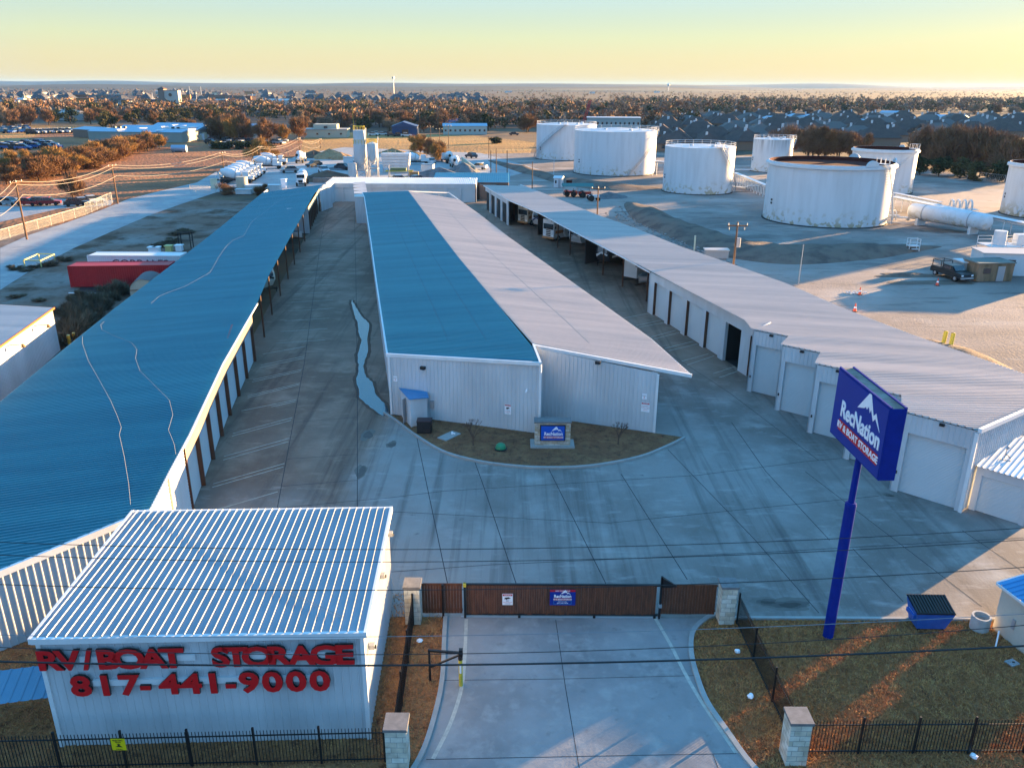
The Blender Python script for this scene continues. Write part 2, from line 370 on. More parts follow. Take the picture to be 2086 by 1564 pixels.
# ---------------- ground, yard, drive ----------------
M_ground=ground('winter_ground',(.15,.09,.06),[((.20,.12,.06),.012,.42,.6),((.06,.055,.045),.035,.5,.68),((.17,.13,.085),.15,.55,.8),((.05,.04,.03),.6,.6,.85)],.95,.5,2)
M_gravel=ground('crushed_stone',(.31,.25,.22),[((.17,.14,.125),.035,.42,.58),((.36,.31,.28),.12,.5,.66),((.10,.08,.07),.30,.56,.74,(.35,1.4,1),.5),((.09,.075,.07),.6,.6,.78),((.40,.36,.33),.8,.62,.8,(.3,1.6,1),-.6),((.42,.36,.32),4,.58,.85)],.95,.8,4,stretch=(.6,1,1),bdist=.07)
M_road=ground('gravel_road',(.36,.36,.36),[((.27,.27,.28),.15,.4,.62),((.42,.40,.37),.6,.5,.7)],.95,.5,6)
M_field=ground('ploughed_field',(.25,.11,.06),[((.40,.17,.07),.02,.42,.6),((.09,.055,.035),.06,.5,.66),((.06,.045,.03),.5,.6,.85)],.95,1,.9,stretch=(.4,1,1),bdist=.5)
M_scrub=ground('scrub_ground',(.19,.12,.09),[((.23,.21,.19),.06,.45,.6),((.09,.052,.032),.2,.48,.62),((.05,.04,.03),.9,.55,.8)],.95,1,4)
tag(struct('ground',[(-14000,-300),(14000,-300),(14000,14000),(-14000,14000)],-.12,M_ground))
# gravel tank yard on the right, scrub strip and fields on the left
tag(struct('gravel_yard',[(20,36),(120,20),(220,150),(220,240),(40,330),(-40,300),(-62,232),(-50,190),(-42,178),(-5,186),(24,74)],-.06,M_gravel))
tag(struct('scrub_strip',[(-110,20),(-20,20),(-30,60),(-42,178),(-70,182),(-78,160),(-90,120),(-110,90)],-.07,M_scrub))
tag(struct('brown_field',[S2(0,505),S2(0,300),S2(120,262),S2(620,275),S2(610,318),S2(540,352),S2(440,375),S2(330,400),S2(230,420)],-.08,M_field))
tag(struct('straw_field',[S2(-60,330),S2(-60,268),S2(60,255),S2(430,266),S2(620,268),S2(960,275),S2(1090,290),S2(1080,312),S2(760,330),S2(560,318),S2(280,325)],-.09,ground('dry_straw_field',(.42,.22,.075),[((.22,.13,.06),.02,.45,.6),((.52,.32,.12),.08,.5,.7),((.10,.065,.04),.3,.58,.75)],.95,1,.8,stretch=(.35,1,1),bdist=.7)))
# gravel road on the left, running up past the building
rl=[(0,505),(60,478),(130,455),(200,430),(262,405),(330,388),(400,372),(440,350),(520,330),(640,318)]
rr=[(0,590),(60,552),(150,505),(230,470),(300,440),(370,415),(440,392),(520,372),(600,362),(700,345)]
tag(struct('gravel_road',[S2(*p) for p in rl]+[S2(*p) for p in rr][::-1],-.045,M_road))
tag(struct('left_yard',[S2(*p) for p in [(-40,468),(0,452),(120,425),(225,418),(232,408),(-40,400)]],-.05,M_road))
tag(struct('plant_yard',[S2(*p) for p in [(500,380),(560,342),(606,316),(700,300),(980,312),(1100,345),(980,372),(720,372),(640,392),(545,396)]],-.03,M_road))
# concrete yard
YARD=[(-6.0,32.45),(60,32.45),(60,39.5),(34,39.5),(32,50),(25,80),(5,150),(-1,183),(-42,183),(-26,76),(-19.5,42),(-18,34),(-6,34)]
tag(struct('concrete_yard',YARD,0,M_conc))
jb=MB()
def strip(mb,a,b,wd,z):
    a=Vector(a);b=Vector(b);d=(b-a).normalized();n=Vector((-d.y,d.x))*wd/2
    mb.quad((*(a-n),z),(*(b-n),z),(*(b+n),z),(*(a+n),z))
def pl(mb,pts,wd,z):
    for a,b in zip(pts,pts[1:]): strip(mb,S2(*a),S2(*b),wd,z)
for l in [[(563,1045),(620,740),(655,480),(672,415)],[(728,1040),(728,775),(725,560),(722,440)],[(912,1190),(849,890)],[(1052,1190),(985,990),(967,940)],
          [(1235,1190),(1117,953)],[(1400,1180),(1265,965)],[(1668,1248),(1536,1097),(1360,915)],[(1840,1225),(1737,1117)],[(1668,938),(1486,800),(1340,705)],[(1490,860),(1560,960),(1690,1100)],
          [(2000,1235),(1850,1120),(1640,960)],[(2086,1165),(1960,1080)],[(563,1035),(700,1022),(790,1014),(905,1000),(1150,985),(1420,968),(1640,940),(1730,932)],[(760,1040),(1240,1065),(1790,1010)],[(600,860),(726,850)],[(612,780),(715,775)],[(585,935),(728,925)],[(575,990),(728,978)],
          [(600,720),(720,716)],[(790,1165),(1000,1150),(1550,1125),(2086,1095)],[(640,560),(725,560)],[(632,620),(722,640)],[(1050,440),(990,442)],[(648,500),(722,500)]]:
    pl(jb,l,.045,.006)
tag(jb.build('yard_joints',M_joint),kind='structure')
sb=MB()
z5=lambda x,y:(300+x/3.128,560+y/3.128); z8=lambda x,y:(1000+x/4.967,620+y/4.967)
for a,b in [((722,575),(1000,518)),((716,590),(1000,530)),((675,668),(985,602)),((668,682),(978,613)),((640,770),(972,690)),((640,782),(966,700)),((600,865),(950,795)),((790,840),(945,806)),((545,1010),(925,908)),((540,1026),(918,925)),((490,1155),(905,1040)),((484,1178),(898,1062)),((420,1330),(875,1200)),((414,1352),(868,1222)),((390,1510),(832,1380)),((735,505),(1010,455))]:
    strip(sb,S2(*z5(*a)),S2(*z5(*b)),.10,.005)
for a,b in [((1330,142),(1610,88)),((1470,215),(1720,160)),((1500,232),(1755,182)),((1620,330),(1870,262)),((1650,350),(1910,285)),((1760,445),(2050,372)),((1800,470),(2090,400)),((1930,575),(2200,500)),((1985,612),(2260,520)),((2250,700),(2560,600)),((2310,740),(2600,640))]:
    strip(sb,S2(*z8(*a)),S2(*z8(*b)),.10,.005)
for y in range(76,136,4):
    strip(sb,(-23.0-(y-74)*.165,y),(-18.4-(y-74)*.165,y+1.2),.10,.005)
tag(sb.build('parking_stripes',M_ystripe),kind='structure')
# oil and tyre stains with a shape of their own
M_stain=ground('oil_stain',(.10,.10,.11),[((.055,.05,.05),.8,.4,.6)],.6,.1,8)
def blob(name,px,py,rx,ry,m,z=.003,n=26,seed=1):
    r=random.Random(seed); c=S2(px,py); ph=[r.uniform(0,6.3) for _ in range(4)]; k=[.9+.14*math.sin(2*math.pi*i/n*2+ph[0])+.1*math.sin(2*math.pi*i/n*3+ph[1])+.06*math.sin(2*math.pi*i/n*7+ph[2])+r.uniform(-.04,.04) for i in range(n)]
    pts=[(c[0]+rx*k[i]*math.cos(2*math.pi*i/n),c[1]+ry*k[i]*math.sin(2*math.pi*i/n)) for i in range(n)]
    return tag(struct(name,pts,z,m))
st=[mat('oil_stain_%s'%k,c,.7,0,tuple(q*.8 for q in c),3,.7,spec=.08) for k,c in (('outer',(.16,.145,.13)),('middle',(.115,.105,.095)),('inner',(.075,.068,.062)))]
for i,(x,y,a,b) in enumerate([(1605,1230,1.5,.55),(1560,1225,.9,.4),(1810,1008,.4,.25),(748,885,.5,1.1),(797,905,.4,.6),(735,960,.4,1.2)]):
    for j in range(3 if i<3 else 2): blob('oil_stain',x+j*2,y+j,a*(1-.3*j),b*(1-.3*j),st[j],.004+.002*j+.0003*i,40,seed=i*5+j)
# puddle of melt water down the alley
pdl=[(717,611),(716,620),(722,642),(728,658),(731,680),(736,693),(728,722),(731,757),(724,773),(732,793),(731,810),(749,825),(778,846),(796,847),(786,825),(765,802),(758,777),(745,767),(740,745),(749,716),(749,684),(752,658),(740,648),(732,638),(722,619)]
def dense(L,k):
    o=[]
    for a,b in zip(L,L[1:]+L[:1]): o+=[lerp(a,b,i/k) for i in range(k)]
    return o
pp=[S2(*p) for p in dense(pdl,5)]
rr_=random.Random(3); pp=[(x+rr_.uniform(-.05,.05),y+rr_.uniform(-.12,.12)) for x,y in pp]
mbp=MB(); mbp.poly([(x,y,.007) for x,y in pp]); tag(mbp.build('puddle_water',M_water),kind='structure')
wet=mat('wet_concrete',(.10,.065,.05),.8,0,(.13,.085,.065),.8,.6,spec=.1)
cx_=sum(p[0] for p in pp)/len(pp); mbp=MB(); 
cxm=sum(p[0] for p in pdl)/len(pdl); wp=[(x+(.28 if i>5*12 else -.28)+rr_.uniform(-.06,.06),y+rr_.uniform(-.1,.1)) for i,(x,y) in enumerate(pp)]
mbp.poly([(x,y,.004) for x,y in wp]); tag(mbp.build('wet_patch',wet),kind='structure')

# island bed in front of the middle building
isl=smoothline([S2(*p) for p in [(783,842),(812,862),(842,885),(900,920),(960,938),(1020,948),(1100,954),(1200,951),(1300,933),(1360,910),(1394,893)]],5)
bed=list(isl)+[(10.5,54.3),(2.2,57.3),(2,54.2),(-9.2,57.6)]
mbi=MB(); mbi.poly([(x,y,.09) for x,y in bed]); tag(mbi.build('island_bed',ground('island_mulch',(.20,.095,.05),[((.26,.14,.07),.9,.45,.65),((.08,.045,.03),2.5,.5,.7)],.95,1,5,bdist=.2)),kind='structure')
tag(kerb('island_kerb',isl,.18,0,.15,M_kerb),kind='structure')
# entrance drive
KL=smoothline([(-3.15,32.4),(-3.08,30.8),(-2.95,28.2),(-3.05,26.2),(-3.35,24.1),(-3.9,22.6),(-5.0,20.5)],5)
KR=smoothline([(10.0,32.75),(9.35,32.35),(8.55,31.4),(8.15,29.9),(8.07,28.3),(8.16,26.8),(8.58,25.2),(9.1,23.5),(10.0,21.9),(12.0,20.0)],5)
tag(struct('entrance_drive',KL+KR[::-1]+[(10.0,32.45),(-3.2,32.45)],-.004,M_conc2))
tag(kerb('drive_kerb',KL,.2,-.02,.10,M_kerb),kind='structure'); tag(kerb('drive_kerb',KR,.22,-.02,.10,M_kerb),kind='structure')
mb=MB()
for pts in ([(-2.14,32.3),(-2.07,29.8),(-2.09,27.6),(-2.4,25.6),(-2.94,23.75)],[(6.95,32.4),(7.32,30.5),(7.6,28.6),(7.96,26.8),(8.68,24.1)]):
    q=smoothline(pts,5)
    for a,b in zip(q,q[1:]): strip(mb,a,b,.16,.003)
tag(mb.build('cream_edge_line',M_stripe),kind='structure')
mb=MB()
for l in [[(1132,1262),(1152,1400),(1180,1564)],[(868,1546),(1160,1540),(1500,1534)],[(905,1385),(1150,1382),(1425,1375)],[(1452,1535),(1465,1570)]]: pl(mb,l,.03,.001)
tag(mb.build('drive_joints',M_joint),kind='structure')
tag(struct('front_road',[(-80,-40),(80,-40),(80,20.4),(-80,20.4)],-.04,mat('asphalt_road',(.05,.05,.052),.9,0,(.07,.07,.07),1,.6)))
# lawns
LAW_L=[(-40,20.5),(-5.0,20.5)]+[ (x-.1,y) for x,y in KL[::-1] if y>20.6]+[(-3.25,32.4),(-4.2,33.4),(-5.4,34.5),(-18,34),(-30,28)]
LAW_R=[(12.0,20.4),(60,20.4),(60,32.4),(10.1,32.4)]+[(x+.1,y) for x,y in KR if 20.5<y<32.4]
tag(struct('lawn',LAW_L,-.01,M_lawn)); tag(struct('lawn',LAW_R,-.01,M_lawn))
tag(kerb('yard_kerb',[(10.6,32.4),(60,32.4)],.16,-.02,.12,M_kerb),kind='structure')


def facepoint(px,py,p0,p1):
    """where the view of a photo pixel meets the upright plane through p0,p1"""
    d=ray(px,py); n=Vector((p1[1]-p0[1],-(p1[0]-p0[0]),0)); t=(Vector((p0[0],p0[1],0))-Vector((0,0,H))).dot(n)/d.dot(n); return Vector((0,0,H))+d*t
# ---------------- the red-letter building ----------------
mats_lit=M_wall
RB=R(2.2); b1=thing('storage_building','white metal building with big red RV/BOAT STORAGE letters and ribbed roof','building',(-17.30,24.32,0),RB)
BX,BY=11.78,9.0; zf=5.02; bux=Vector((math.cos(RB),math.sin(RB),0)); bp0=(-17.30,24.32); bp1=(bp0[0]+bux.x*BX,bp0[1]+bux.y*BX)
mb=MB()
for a,b in (((0,0),(BX,0)),((BX,0),(BX,BY)),((BX,BY),(0,BY)),((0,BY),(0,0))): ribwall(mb,a,b,0,zf,zf,.305,.028,1)
mb.build('wall',M_wall,b1)
mb=MB(); ribroof(mb,[(-.12,-.12,5.10),(BX+.12,-.12,5.10)],[(-.12,BY+.1,5.16),(BX+.12,BY+.1,5.16)],R(90.001),.33,.055,((0,0),(.76,0),(.82,.055),(.90,.055),(.96,0))); mb.build('roof',mat('ribbed_white_roof',(.27,.31,.36),.45,.25,(.19,.22,.26),.4,.6),b1)
beams('roof_trim',M_trim,b1,[((-.15,-.15,5.0),(BX+.15,-.15,5.0),.14,.24),((BX+.16,-.22,5.02),(BX+.16,BY+.1,5.10),.12,.24),((-.16,-.22,5.02),(-.16,BY+.1,5.10),.12,.24),((-.1,BY+.12,5.06),(BX+.1,BY+.12,5.06),.12,.2)])
boxes('corner_trim',M_trim,b1,[((x,-.02,2.5),(.16,.12,5.0)) for x in(0,BX)])
def pxx(px,py):
    p=facepoint(px,py,bp0,bp1); return (p-Vector((bp0[0],bp0[1],0))).dot(bux),p.z
row1=[('R',107,1338),('V',147,1336),('/',186,1335),('B',226,1333),('O',270,1332),('A',318,1331),('T',357,1330),('S',455,1329),('T',487,1329),('O',530,1328),('R',572,1327),('A',619,1326),('G',664,1325),('E',705,1324)]
row2=[('8',173,1388),('1',222,1387),('7',270,1385),('-',303,1388),('4',352,1383),('4',396,1382),('1',440,1381),('-',476,1386),('9',513,1378),('0',560,1378),('0',608,1377),('0',656,1376)]
zr=[]
for row,size in((row1,1.17),(row2,1.24)):
    z=sum(pxx(a,b)[1] for _,a,b in row)/len(row)-.05; zr.append(z)
    for ch,a,b in row: textobj('sign_letter',ch,size,M_redl,(pxx(a,b)[0]-.04,-.20,z),(1,0,0),(0,0,1),.055,.044,b1,xs=(1.16 if ch in 'VA' else 1.22) if ch not in '/-' else 1.0,sides=M_ldark)
boxes('raceway',M_trim,b1,[(((xa+xb)/2,-.06,z),(xb-xa,.1,.26)) for xa,xb,z in((1.4,5.6,zr[0]-.05),(6.4,11.3,zr[0]-.05),(1.7,10.4,zr[1]+.05))])
def lamp_head(parent,p,out):
    mb=MB(); mb.box((p[0]+out[0]*.12,p[1]+out[1]*.12,p[2]),(.22,.22,.2)); o=mb.build('wall_lamp',M_steel,parent)
    mb=MB(); mb.box((p[0]+out[0]*.24,p[1]+out[1]*.24,p[2]-.04),(.1,.1,.12)); mb.build('lamp_glass',M_glass,o)
for y,z in((8.3,4.2),(5.0,4.1),(1.1,3.5)): lamp_head(b1,(BX+.03,y,z),(1,0))
cb=MB(); cb.tube(smoothline([(-16.6,33.0,5.24),(-14.2,31.2,5.23),(-11.0,28.6,5.22),(-8.2,26.6,5.20),(-6.3,25.4,5.19)],5),.012,4)
tag(cb.build('roof_cable',M_wirel),'thin cable lying loose across the ribbed roof of the red-letter building','cable')
# lean-to of blue sheet on its left
lt=thing('sheet_awning','low blue sheet lean-to beside the red-letter building','awning',(-19.3,25.4,0),world=True)
mb=MB(); ribroof(mb,[(-17.5,26.9,1.9),(-21.8,26.0,1.9)],[(-17.5,25.2,1.6),(-21.8,24.3,1.6)],R(101),.4,.03); mb.build('awning_sheet',mat('faded_blue_awning',(.10,.22,.32),.6),lt)
cyls('post',M_steel,lt,[((x,y,0),(x,y,1.6),.04,.04,6) for x,y in((-18,25.4),(-21.4,24.7),(-18,26.6),(-21.4,26))])

# ---------------- left storage row ----------------
M_fascia=mat('cream_fascia',(.34,.28,.22),.6,0,(.28,.23,.18),1,.5)
Rr=[S(*p,4.5) for p in [(306,1037),(345,960),(385,886),(453,741),(500,659),(524,618),(550,557),(584,497),(624,425),(643,390),(657,377)]]
xr=lambda y: along(Rr,y)[0]
Ll=[(-29.4,23.7,3.1)]+[S(*q,3.1) for q in [(0,820),(127,715),(235,628),(336,551),(430,479),(544,386)]]
b2=thing('garage_row','long left row of garages under a blue-grey ribbed roof with a cream fascia','building',(-24,80,0),world=True)
cut=[(-29.4,23.7,3.1),(Rr[0][0],Rr[0][1],4.5)]
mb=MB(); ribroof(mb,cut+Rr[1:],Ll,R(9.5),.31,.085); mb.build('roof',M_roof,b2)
mb=MB(); e0=Rr[0]
mb.beam((-29.4,23.65,3.0),(e0[0],e0[1]-.06,4.40),.16,.32)
for a,b in zip(Ll,Ll[1:]): mb.beam((a[0],a[1],a[2]-.12),(b[0],b[1],b[2]-.12),.12,.24)
for a,b in zip(Rr[:6],Rr[1:7]):
    if b[1]<82: mb.beam((a[0]+.02,a[1],4.46),(b[0]+.02,b[1],4.46),.10,.12)
mb.build('roof_trim',M_trim,b2)
mb=MB(); ribwall(mb,(-29.3,23.85),(e0[0]-.1,e0[1]+.02),0,2.95,4.35,.305,.03,1)
ribwall(mb,(Ll[-1][0]+.2,Ll[-1][1]),(Ll[1][0]+.1,Ll[1][1]),0,3.0,3.0,.305,.03,1); ribwall(mb,(Ll[1][0]+.1,Ll[1][1]),(-29.3,23.9),0,3.0,3.0,.305,.03,1)
mb.build('wall',M_wall,b2)
# horizontally ribbed return wall near the cut corner
mb=MB(); pa=Vector((xr(35.2),35.2)); pb=Vector((xr(42.1)-.05,42.1)); n=Vector((1,.16)).normalized(); z=0.0; vs=[]
while z<4.35:
    for o,h in((0,0),(.12,.03)):
        q=pa+n*h; r_=pb+n*h; vs+=[(q.x,q.y,z+o),(r_.x,r_.y,z+o)]
    z+=.2
mb.add(vs,[(2*i,2*i+1,2*i+3,2*i+2) for i in range(len(vs)//2-1)]); mb.build('return_wall',M_wall,b2)
mb=MB(); q=pa.lerp(pb,.45); mb.box((q.x+.05,q.y,2.2),(.14,.16,4.4),R(9)); mb.build('wall_post',M_cream,b2)
def garage_section(parent,ys,xf,zt,fz,doorm=M_door,face=.22,hp=M_brown):
    for i,y in enumerate(ys):
        mb=MB(); x=xf(y); mb.box((x-.08,y,zt/2-.02),(.24,.15,zt-.06),R(9.5)); mb.build('column',hp,parent)
    for a,b in zip(ys,ys[1:]):
        xa,xb=xf(a)-face,xf(b)-face; mb=MB(); z=0; P0=Vector((xa,a+.1));P1=Vector((xb,b-.1)); n=Vector((1,.16)).normalized(); vs=[]
        while z<fz:
            for o,h in((0,0),(.06,.015)): vs+=[(*(P0+n*h),z+o),(*(P1+n*h),z+o)]
            z+=.12
        mb.add(vs,[(2*i,2*i+1,2*i+3,2*i+2) for i in range(len(vs)//2-1)]); mb.build('roller_door',doorm,parent)
ysn=[42.3,45.9,49.7,53.6,57.5,61.6,65.8,70.4]
garage_section(b2,ysn,xr,4.3,3.9)
mb=MB(); ff=[42.2]+ysn[1:-1]+[70.5]
for a,b in zip(ff,ff[1:]): ribwall(mb,(xr(a)+.06,a),(xr(b)+.06,b),3.55,4.44,4.44,.305,.02,1); mb.quad((xr(a)+.06,a,3.62),(xr(b)+.06,b,3.62),(xr(b)-.5,b,3.62),(xr(a)-.5,a,3.62))
mb.build('fascia',M_fascia,b2)
mb=MB(); wbox(mb,(-33,71),(xr(71)-.3,71),0,3.0,.12,4.3); mb.build('partition_wall',M_wall,b2)
for y in(78,86.5,95,104,113,122,131):
    mb=MB(); mb.cyl((xr(y)-.15,y,0),(xr(y)-.15,y,4.35),.09,.09,6); mb.build('column',M_brown,b2)
beams('rafter',M_brown,b2,[((xr(y)-.2,y,4.2),(xr(y)-9.0,y,3.3),.14,.22) for y in(78,86.5,95,104,113,122,131)])
ysf=[139.0+i*3.6 for i in range(8)]
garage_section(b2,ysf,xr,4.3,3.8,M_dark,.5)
for q0,q1,h in(((xr(138.6)-3.4,138.2),(xr(138.6)+.05,138.8),4.3),((xr(164.5)+.3,164.3),(xr(164.5)+1.2,170.5),4.45),((xr(170),170.5),(xr(170)+.6,178.4),4.4)):
    mb=MB(); ribwall(mb,q0,q1,0,h,h,.3,.03,1); mb.build('end_wall',M_wall,b2)
mb=MB(); ribwall(mb,(xr(138.6)+.1,138.8),(xr(164.4)+.1,164.4),3.65,4.45,4.45,.305,.02,1); mb.build('fascia',M_cream,b2)
def rz_(px,py):
    z=4.0
    for _ in range(4):
        p=S(px,py,z); a_=along(Ll,p[1]); b_=along(Rr,p[1]); z=a_[2]+(b_[2]-a_[2])*max(0,min(1,(p[0]-a_[0])/(b_[0]-a_[0])))+.08
    return z
for k,pts in enumerate([[(212,655),(205,662),(208,672),(235,685),(268,698),(279,712),(276,730),(285,755),(320,790),(345,815),(352,845),(343,875),(355,905),(358,925)],[(168,685),(168,700),(180,735),(200,770),(225,815),(240,850),(247,870),(243,885),(253,930),(262,985),(266,1028)],
        [(528,440),(510,455),(497,480),(474,490),(458,505),(445,525),(428,555),(410,565),(378,583),(345,595),(325,603),(308,618)],[(640,382),(600,395),(560,415),(530,440)]]):
    mb=MB(); mb.tube([S(x,y,rz_(x,y)) for x,y in pts],.013,4)
    tag(mb.build('roof_cable',M_wirel),['pale cable winding down the near right part of the left roof','pale cable winding along the lower left of the left roof','pale cable snaking up the middle of the left roof','pale cable at the far end of the left roof'][k],'cable')
mb=MB(); a=Vector(S(473,662,4.42)); b=Vector(S(464,690,4.42)); mb.beam(a,b,.16,.08); tag(mb.build('red_strip',mat('red_metal',(.5,.04,.03),.5)),'red strip of metal left on the roof near its fascia','metal strip')
mb=MB(); a=Vector(S(397,692,4.0)); b=Vector(S(411,690,4.0)); mb.beam(a,b,.14,.07); tag(mb.build('black_bar',M_black),'short black bar lying on the left roof','metal bar')

# ---------------- middle building ----------------
b3=thing('storage_building','long white middle storage building with a low ridged roof and stepped front','building',(-5,90,0),world=True)
EL=[S(*p,4.93) for p in [(790,720),(768,575),(756,488),(743,402),(739,393)]]+[(-28.9,156.5,4.93)]
RG=[S(*p,5.6) for p in [(1098,738)]]+[S(*p,5.6) for p in [(1083,706),(1003,608),(936,528),(889,467),(852,417),(832,390)]]
ER=[S(*p,4.5) for p in [(1406,763),(1326,691),(1227,620),(1150,565),(1036,484),(976,437),(915,393)]]
EL.pop(); 
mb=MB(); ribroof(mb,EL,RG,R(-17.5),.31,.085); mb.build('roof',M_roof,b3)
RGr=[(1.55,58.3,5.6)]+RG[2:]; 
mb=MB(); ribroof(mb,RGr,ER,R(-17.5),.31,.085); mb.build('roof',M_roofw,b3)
mb=MB()
mb.beam((EL[0][0]-.1,EL[0][1]-.12,4.86),(RG[0][0]+.1,RG[0][1]-.12,5.53),.18,.26)
mb.beam((RG[0][0]+.1,RG[0][1]-.2,5.56),(1.6,58.2,5.56),.16,.24)
mb.beam((1.6,58.1,5.52),(ER[0][0]+.1,ER[0][1]-.1,4.44),.16,.26)
for a,b in zip(EL,EL[1:]): mb.beam((a[0]-.05,a[1],4.86),(b[0]-.05,b[1],4.86),.14,.2)
for a,b in zip(ER,ER[1:]): mb.beam((a[0]+.03,a[1],4.42),(b[0]+.03,b[1],4.42),.1,.2)
mb.beam(RG[-1],ER[-1],.15,.2); mb.beam(EL[-1],RG[-1],.15,.2); mb.build('roof_trim',M_trim,b3)
for fr,Aq,Bq_,nm in((.45,EL,RG,'panel_lap'),(.72,EL,RG,'panel_lap'),(.45,RGr,ER,'panel_lap')):
    mb=MB(); ys=[60+i*6 for i in range(15)]; P=[lerp(along(Aq,y),along(Bq_,y),fr) for y in ys]
    for a,b in zip(P,P[1:]): mb.beam((a[0],a[1],a[2]+.062),(b[0],b[1],b[2]+.062),.04,.012)
    mb.build(nm,M_roof if fr<.4 else mat('lap_sealant',(.05,.11,.16),.6),b3)
mb=MB()
ribwall(mb,(-9.28,57.71),(2.0,54.1),0,4.88,5.55,.305,.03); ribwall(mb,(2.0,54.1),(1.7,57.6),0,5.5,5.5,.305,.03); ribwall(mb,(1.7,57.5),(10.45,54.45),0,5.56,4.70,.305,.03)
for a,b in zip(EL,EL[1:]): ribwall(mb,(b[0]+.12,b[1]),(a[0]+.12,a[1]+.05),0,4.8,4.8,.305,.03)
mb.build('wall',M_wall,b3)
mb=MB(); q=[(10.45,54.45)]+[(e[0]-2.2,e[1]) for e in ER[1:]]
for a,b in zip(q,q[1:]): ribwall(mb,a,b,0,4.5,4.5,.305,.03)
mb.build('side_wall',M_wall,b3)
boxes('corner_trim',M_trim,b3,[((x,y,z/2),(.16,.14,z),R(-17)) for (x,y),z in (((-9.3,57.66),4.8),((2.02,54.07),5.45),((10.48,54.4),4.6))])
FA=((-9.28,57.71),(2.0,54.1)); FB=((1.7,57.5),(10.45,54.45)); fx=Vector((FA[1][0]-FA[0][0],FA[1][1]-FA[0][1],0)).normalized(); fn=Vector((fx.y,-fx.x,0))
fx2=Vector((FB[1][0]-FB[0][0],FB[1][1]-FB[0][1],0)).normalized(); fn2=Vector((fx2.y,-fx2.x,0))
for px,py,Fq,n in((863,748,FA,fn),(1219,737,FB,fn2)):
    p=facepoint(px,py,*Fq)+n*.15; mb=MB(); mb.box(p,(.38,.26,.2),R(-17.5)); o=mb.build('wall_lamp',M_black,b3); mb=MB(); mb.box(p+n*.12-Vector((0,0,.07)),(.3,.04,.1),R(-17.5)); mb.build('lamp_glass',M_glass,o)
p=facepoint(1074,793,*FA)+fn*.16; mb=MB(); mb.box(p,(.1,.24,.1),R(-17.5)); mb.cyl(p+Vector((0,0,-.02)),p+fn*.2+Vector((0,0,-.1)),.06,.06,8); tag(mb.build('security_camera',M_white),'small white security camera high on the front wall near the corner','camera')
p=facepoint(881,823,*FA)+fn*.1; mb=MB(); mb.box(p,(.3,.16,.6),R(-17.5)); tag(mb.build('electric_box',M_steel),'grey electric box on the front wall beside the blue-roofed cupboard','electric box')
def notice(px,py,Fq,n,x,wd,ht,hd,lines,label,head=M_red,pic=True):
    p=facepoint(px,py,*Fq)+n*.05; t=thing('notice_sign',label,'sign',p,world=True)
    mb=MB(); mb.box(p,(wd,.02,ht),math.atan2(x.y,x.x)); mb.build('sign_board',M_white,t)
    q=p+n*.016; mb=MB(); mb.box(q+Vector((0,0,ht*.40)),(wd*.92,.01,ht*.15),math.atan2(x.y,x.x)); mb.build('sign_header',head,t)
    U=Vector((0,0,1)); textobj('sign_lettering',hd,ht*.12,M_white,q+U*ht*.40+n*.008,x,U,.002,0,t)
    for i,(s,k,dz) in enumerate(lines): textobj('sign_lettering',s,ht*k,M_redl if i%2 else M_black,q+U*ht*dz,x,U,.002,0,t)
    if pic:
        mb=MB(); flatpoly([(-.28*wd,.02*ht),(-.28*wd,.16*ht),(.1*wd,.22*ht),(.3*wd,.12*ht),(.12*wd,.06*ht),(0,.06*ht),(-.1*wd,-.04*ht),(-.16*wd,.05*ht)],q,x,U,.004,mb); mb.build('camera_pictogram',M_black,t)
    return t
notice(1035,833,FA,fn,fx,.5,.78,'WARNING',[('24 HOUR',.11,-.14),('SURVEILLANCE',.08,-.28),('AREA',.08,-.40)],'red and white camera warning sign on the middle building front wall')
notice(806,771,FA,fn,fx,.32,.42,'',[('ROW',.28,.12),('A',.4,-.2)],'small white ROW sign at the left end of the front wall',M_white,False)
notice(1313,807,FB,fn2,fx2,.36,.42,'',[('ROW',.28,.12),('B',.4,-.2)],'small white ROW sign at the right end of the recessed front wall',M_white,False)
notice(1315,829,FB,fn2,fx2,.62,.72,'WARNING',[('PRIVATE PROPERTY',.09,.14),('TOWING ENFORCED',.09,0),('AT OWNERS EXPENSE',.08,-.14),('24 HOURS',.1,-.3)],'larger white warning notice at the right end of the recessed front wall',M_red,False)
# cupboard with blue roof against its front
c1=thing('utility_shed','narrow white cupboard shed with sloping blue roof against the front wall','shed',(-7.3,55.9,0),world=True)
a0,a1,a2,a3=(-8.45,57.15),(-7.5,55.15),(-6.35,55.9),(-6.5,56.75)
mb=MB(); mb.prism([a0,a1,a2,a3],.05,[2.3,2.3,2.1,2.2]); mb.build('wall',M_wall,c1)
mb=MB(); mb.prism([(-8.6,57.3),(-7.55,54.95),(-6.2,55.85),(-6.4,56.8)],[2.34,2.34,2.14,2.24],[2.40,2.40,2.2,2.3]); mb.build('roof',M_blueroof,c1)
mb=MB(); mb.box((-7.98,56.1,1.1),(.05,.8,1.9),R(-25.4)); mb.build('door',M_steel,c1)
ac=thing('air_conditioner','black outdoor cooling unit on the ground beside the cupboard shed','cooling unit',(-6.4,54.35,.09))
mb=MB(); mb.box((0,0,.45),(1.05,.75,.9)); mb.build('casing',M_black,ac); boxes('grille',M_dark,ac,[((x,-.39,.45),(.40,.03,.7)) for x in(-.24,.24)]); mb=MB(); mb.box((0,0,.93),(1.1,.8,.05)); mb.build('lid',mat('brown_lid',(.06,.03,.03),.6),ac)
gx=thing('meter_cover','green dome utility cover in the island bed','utility cover',(*S2(1020,914,.1),.09))
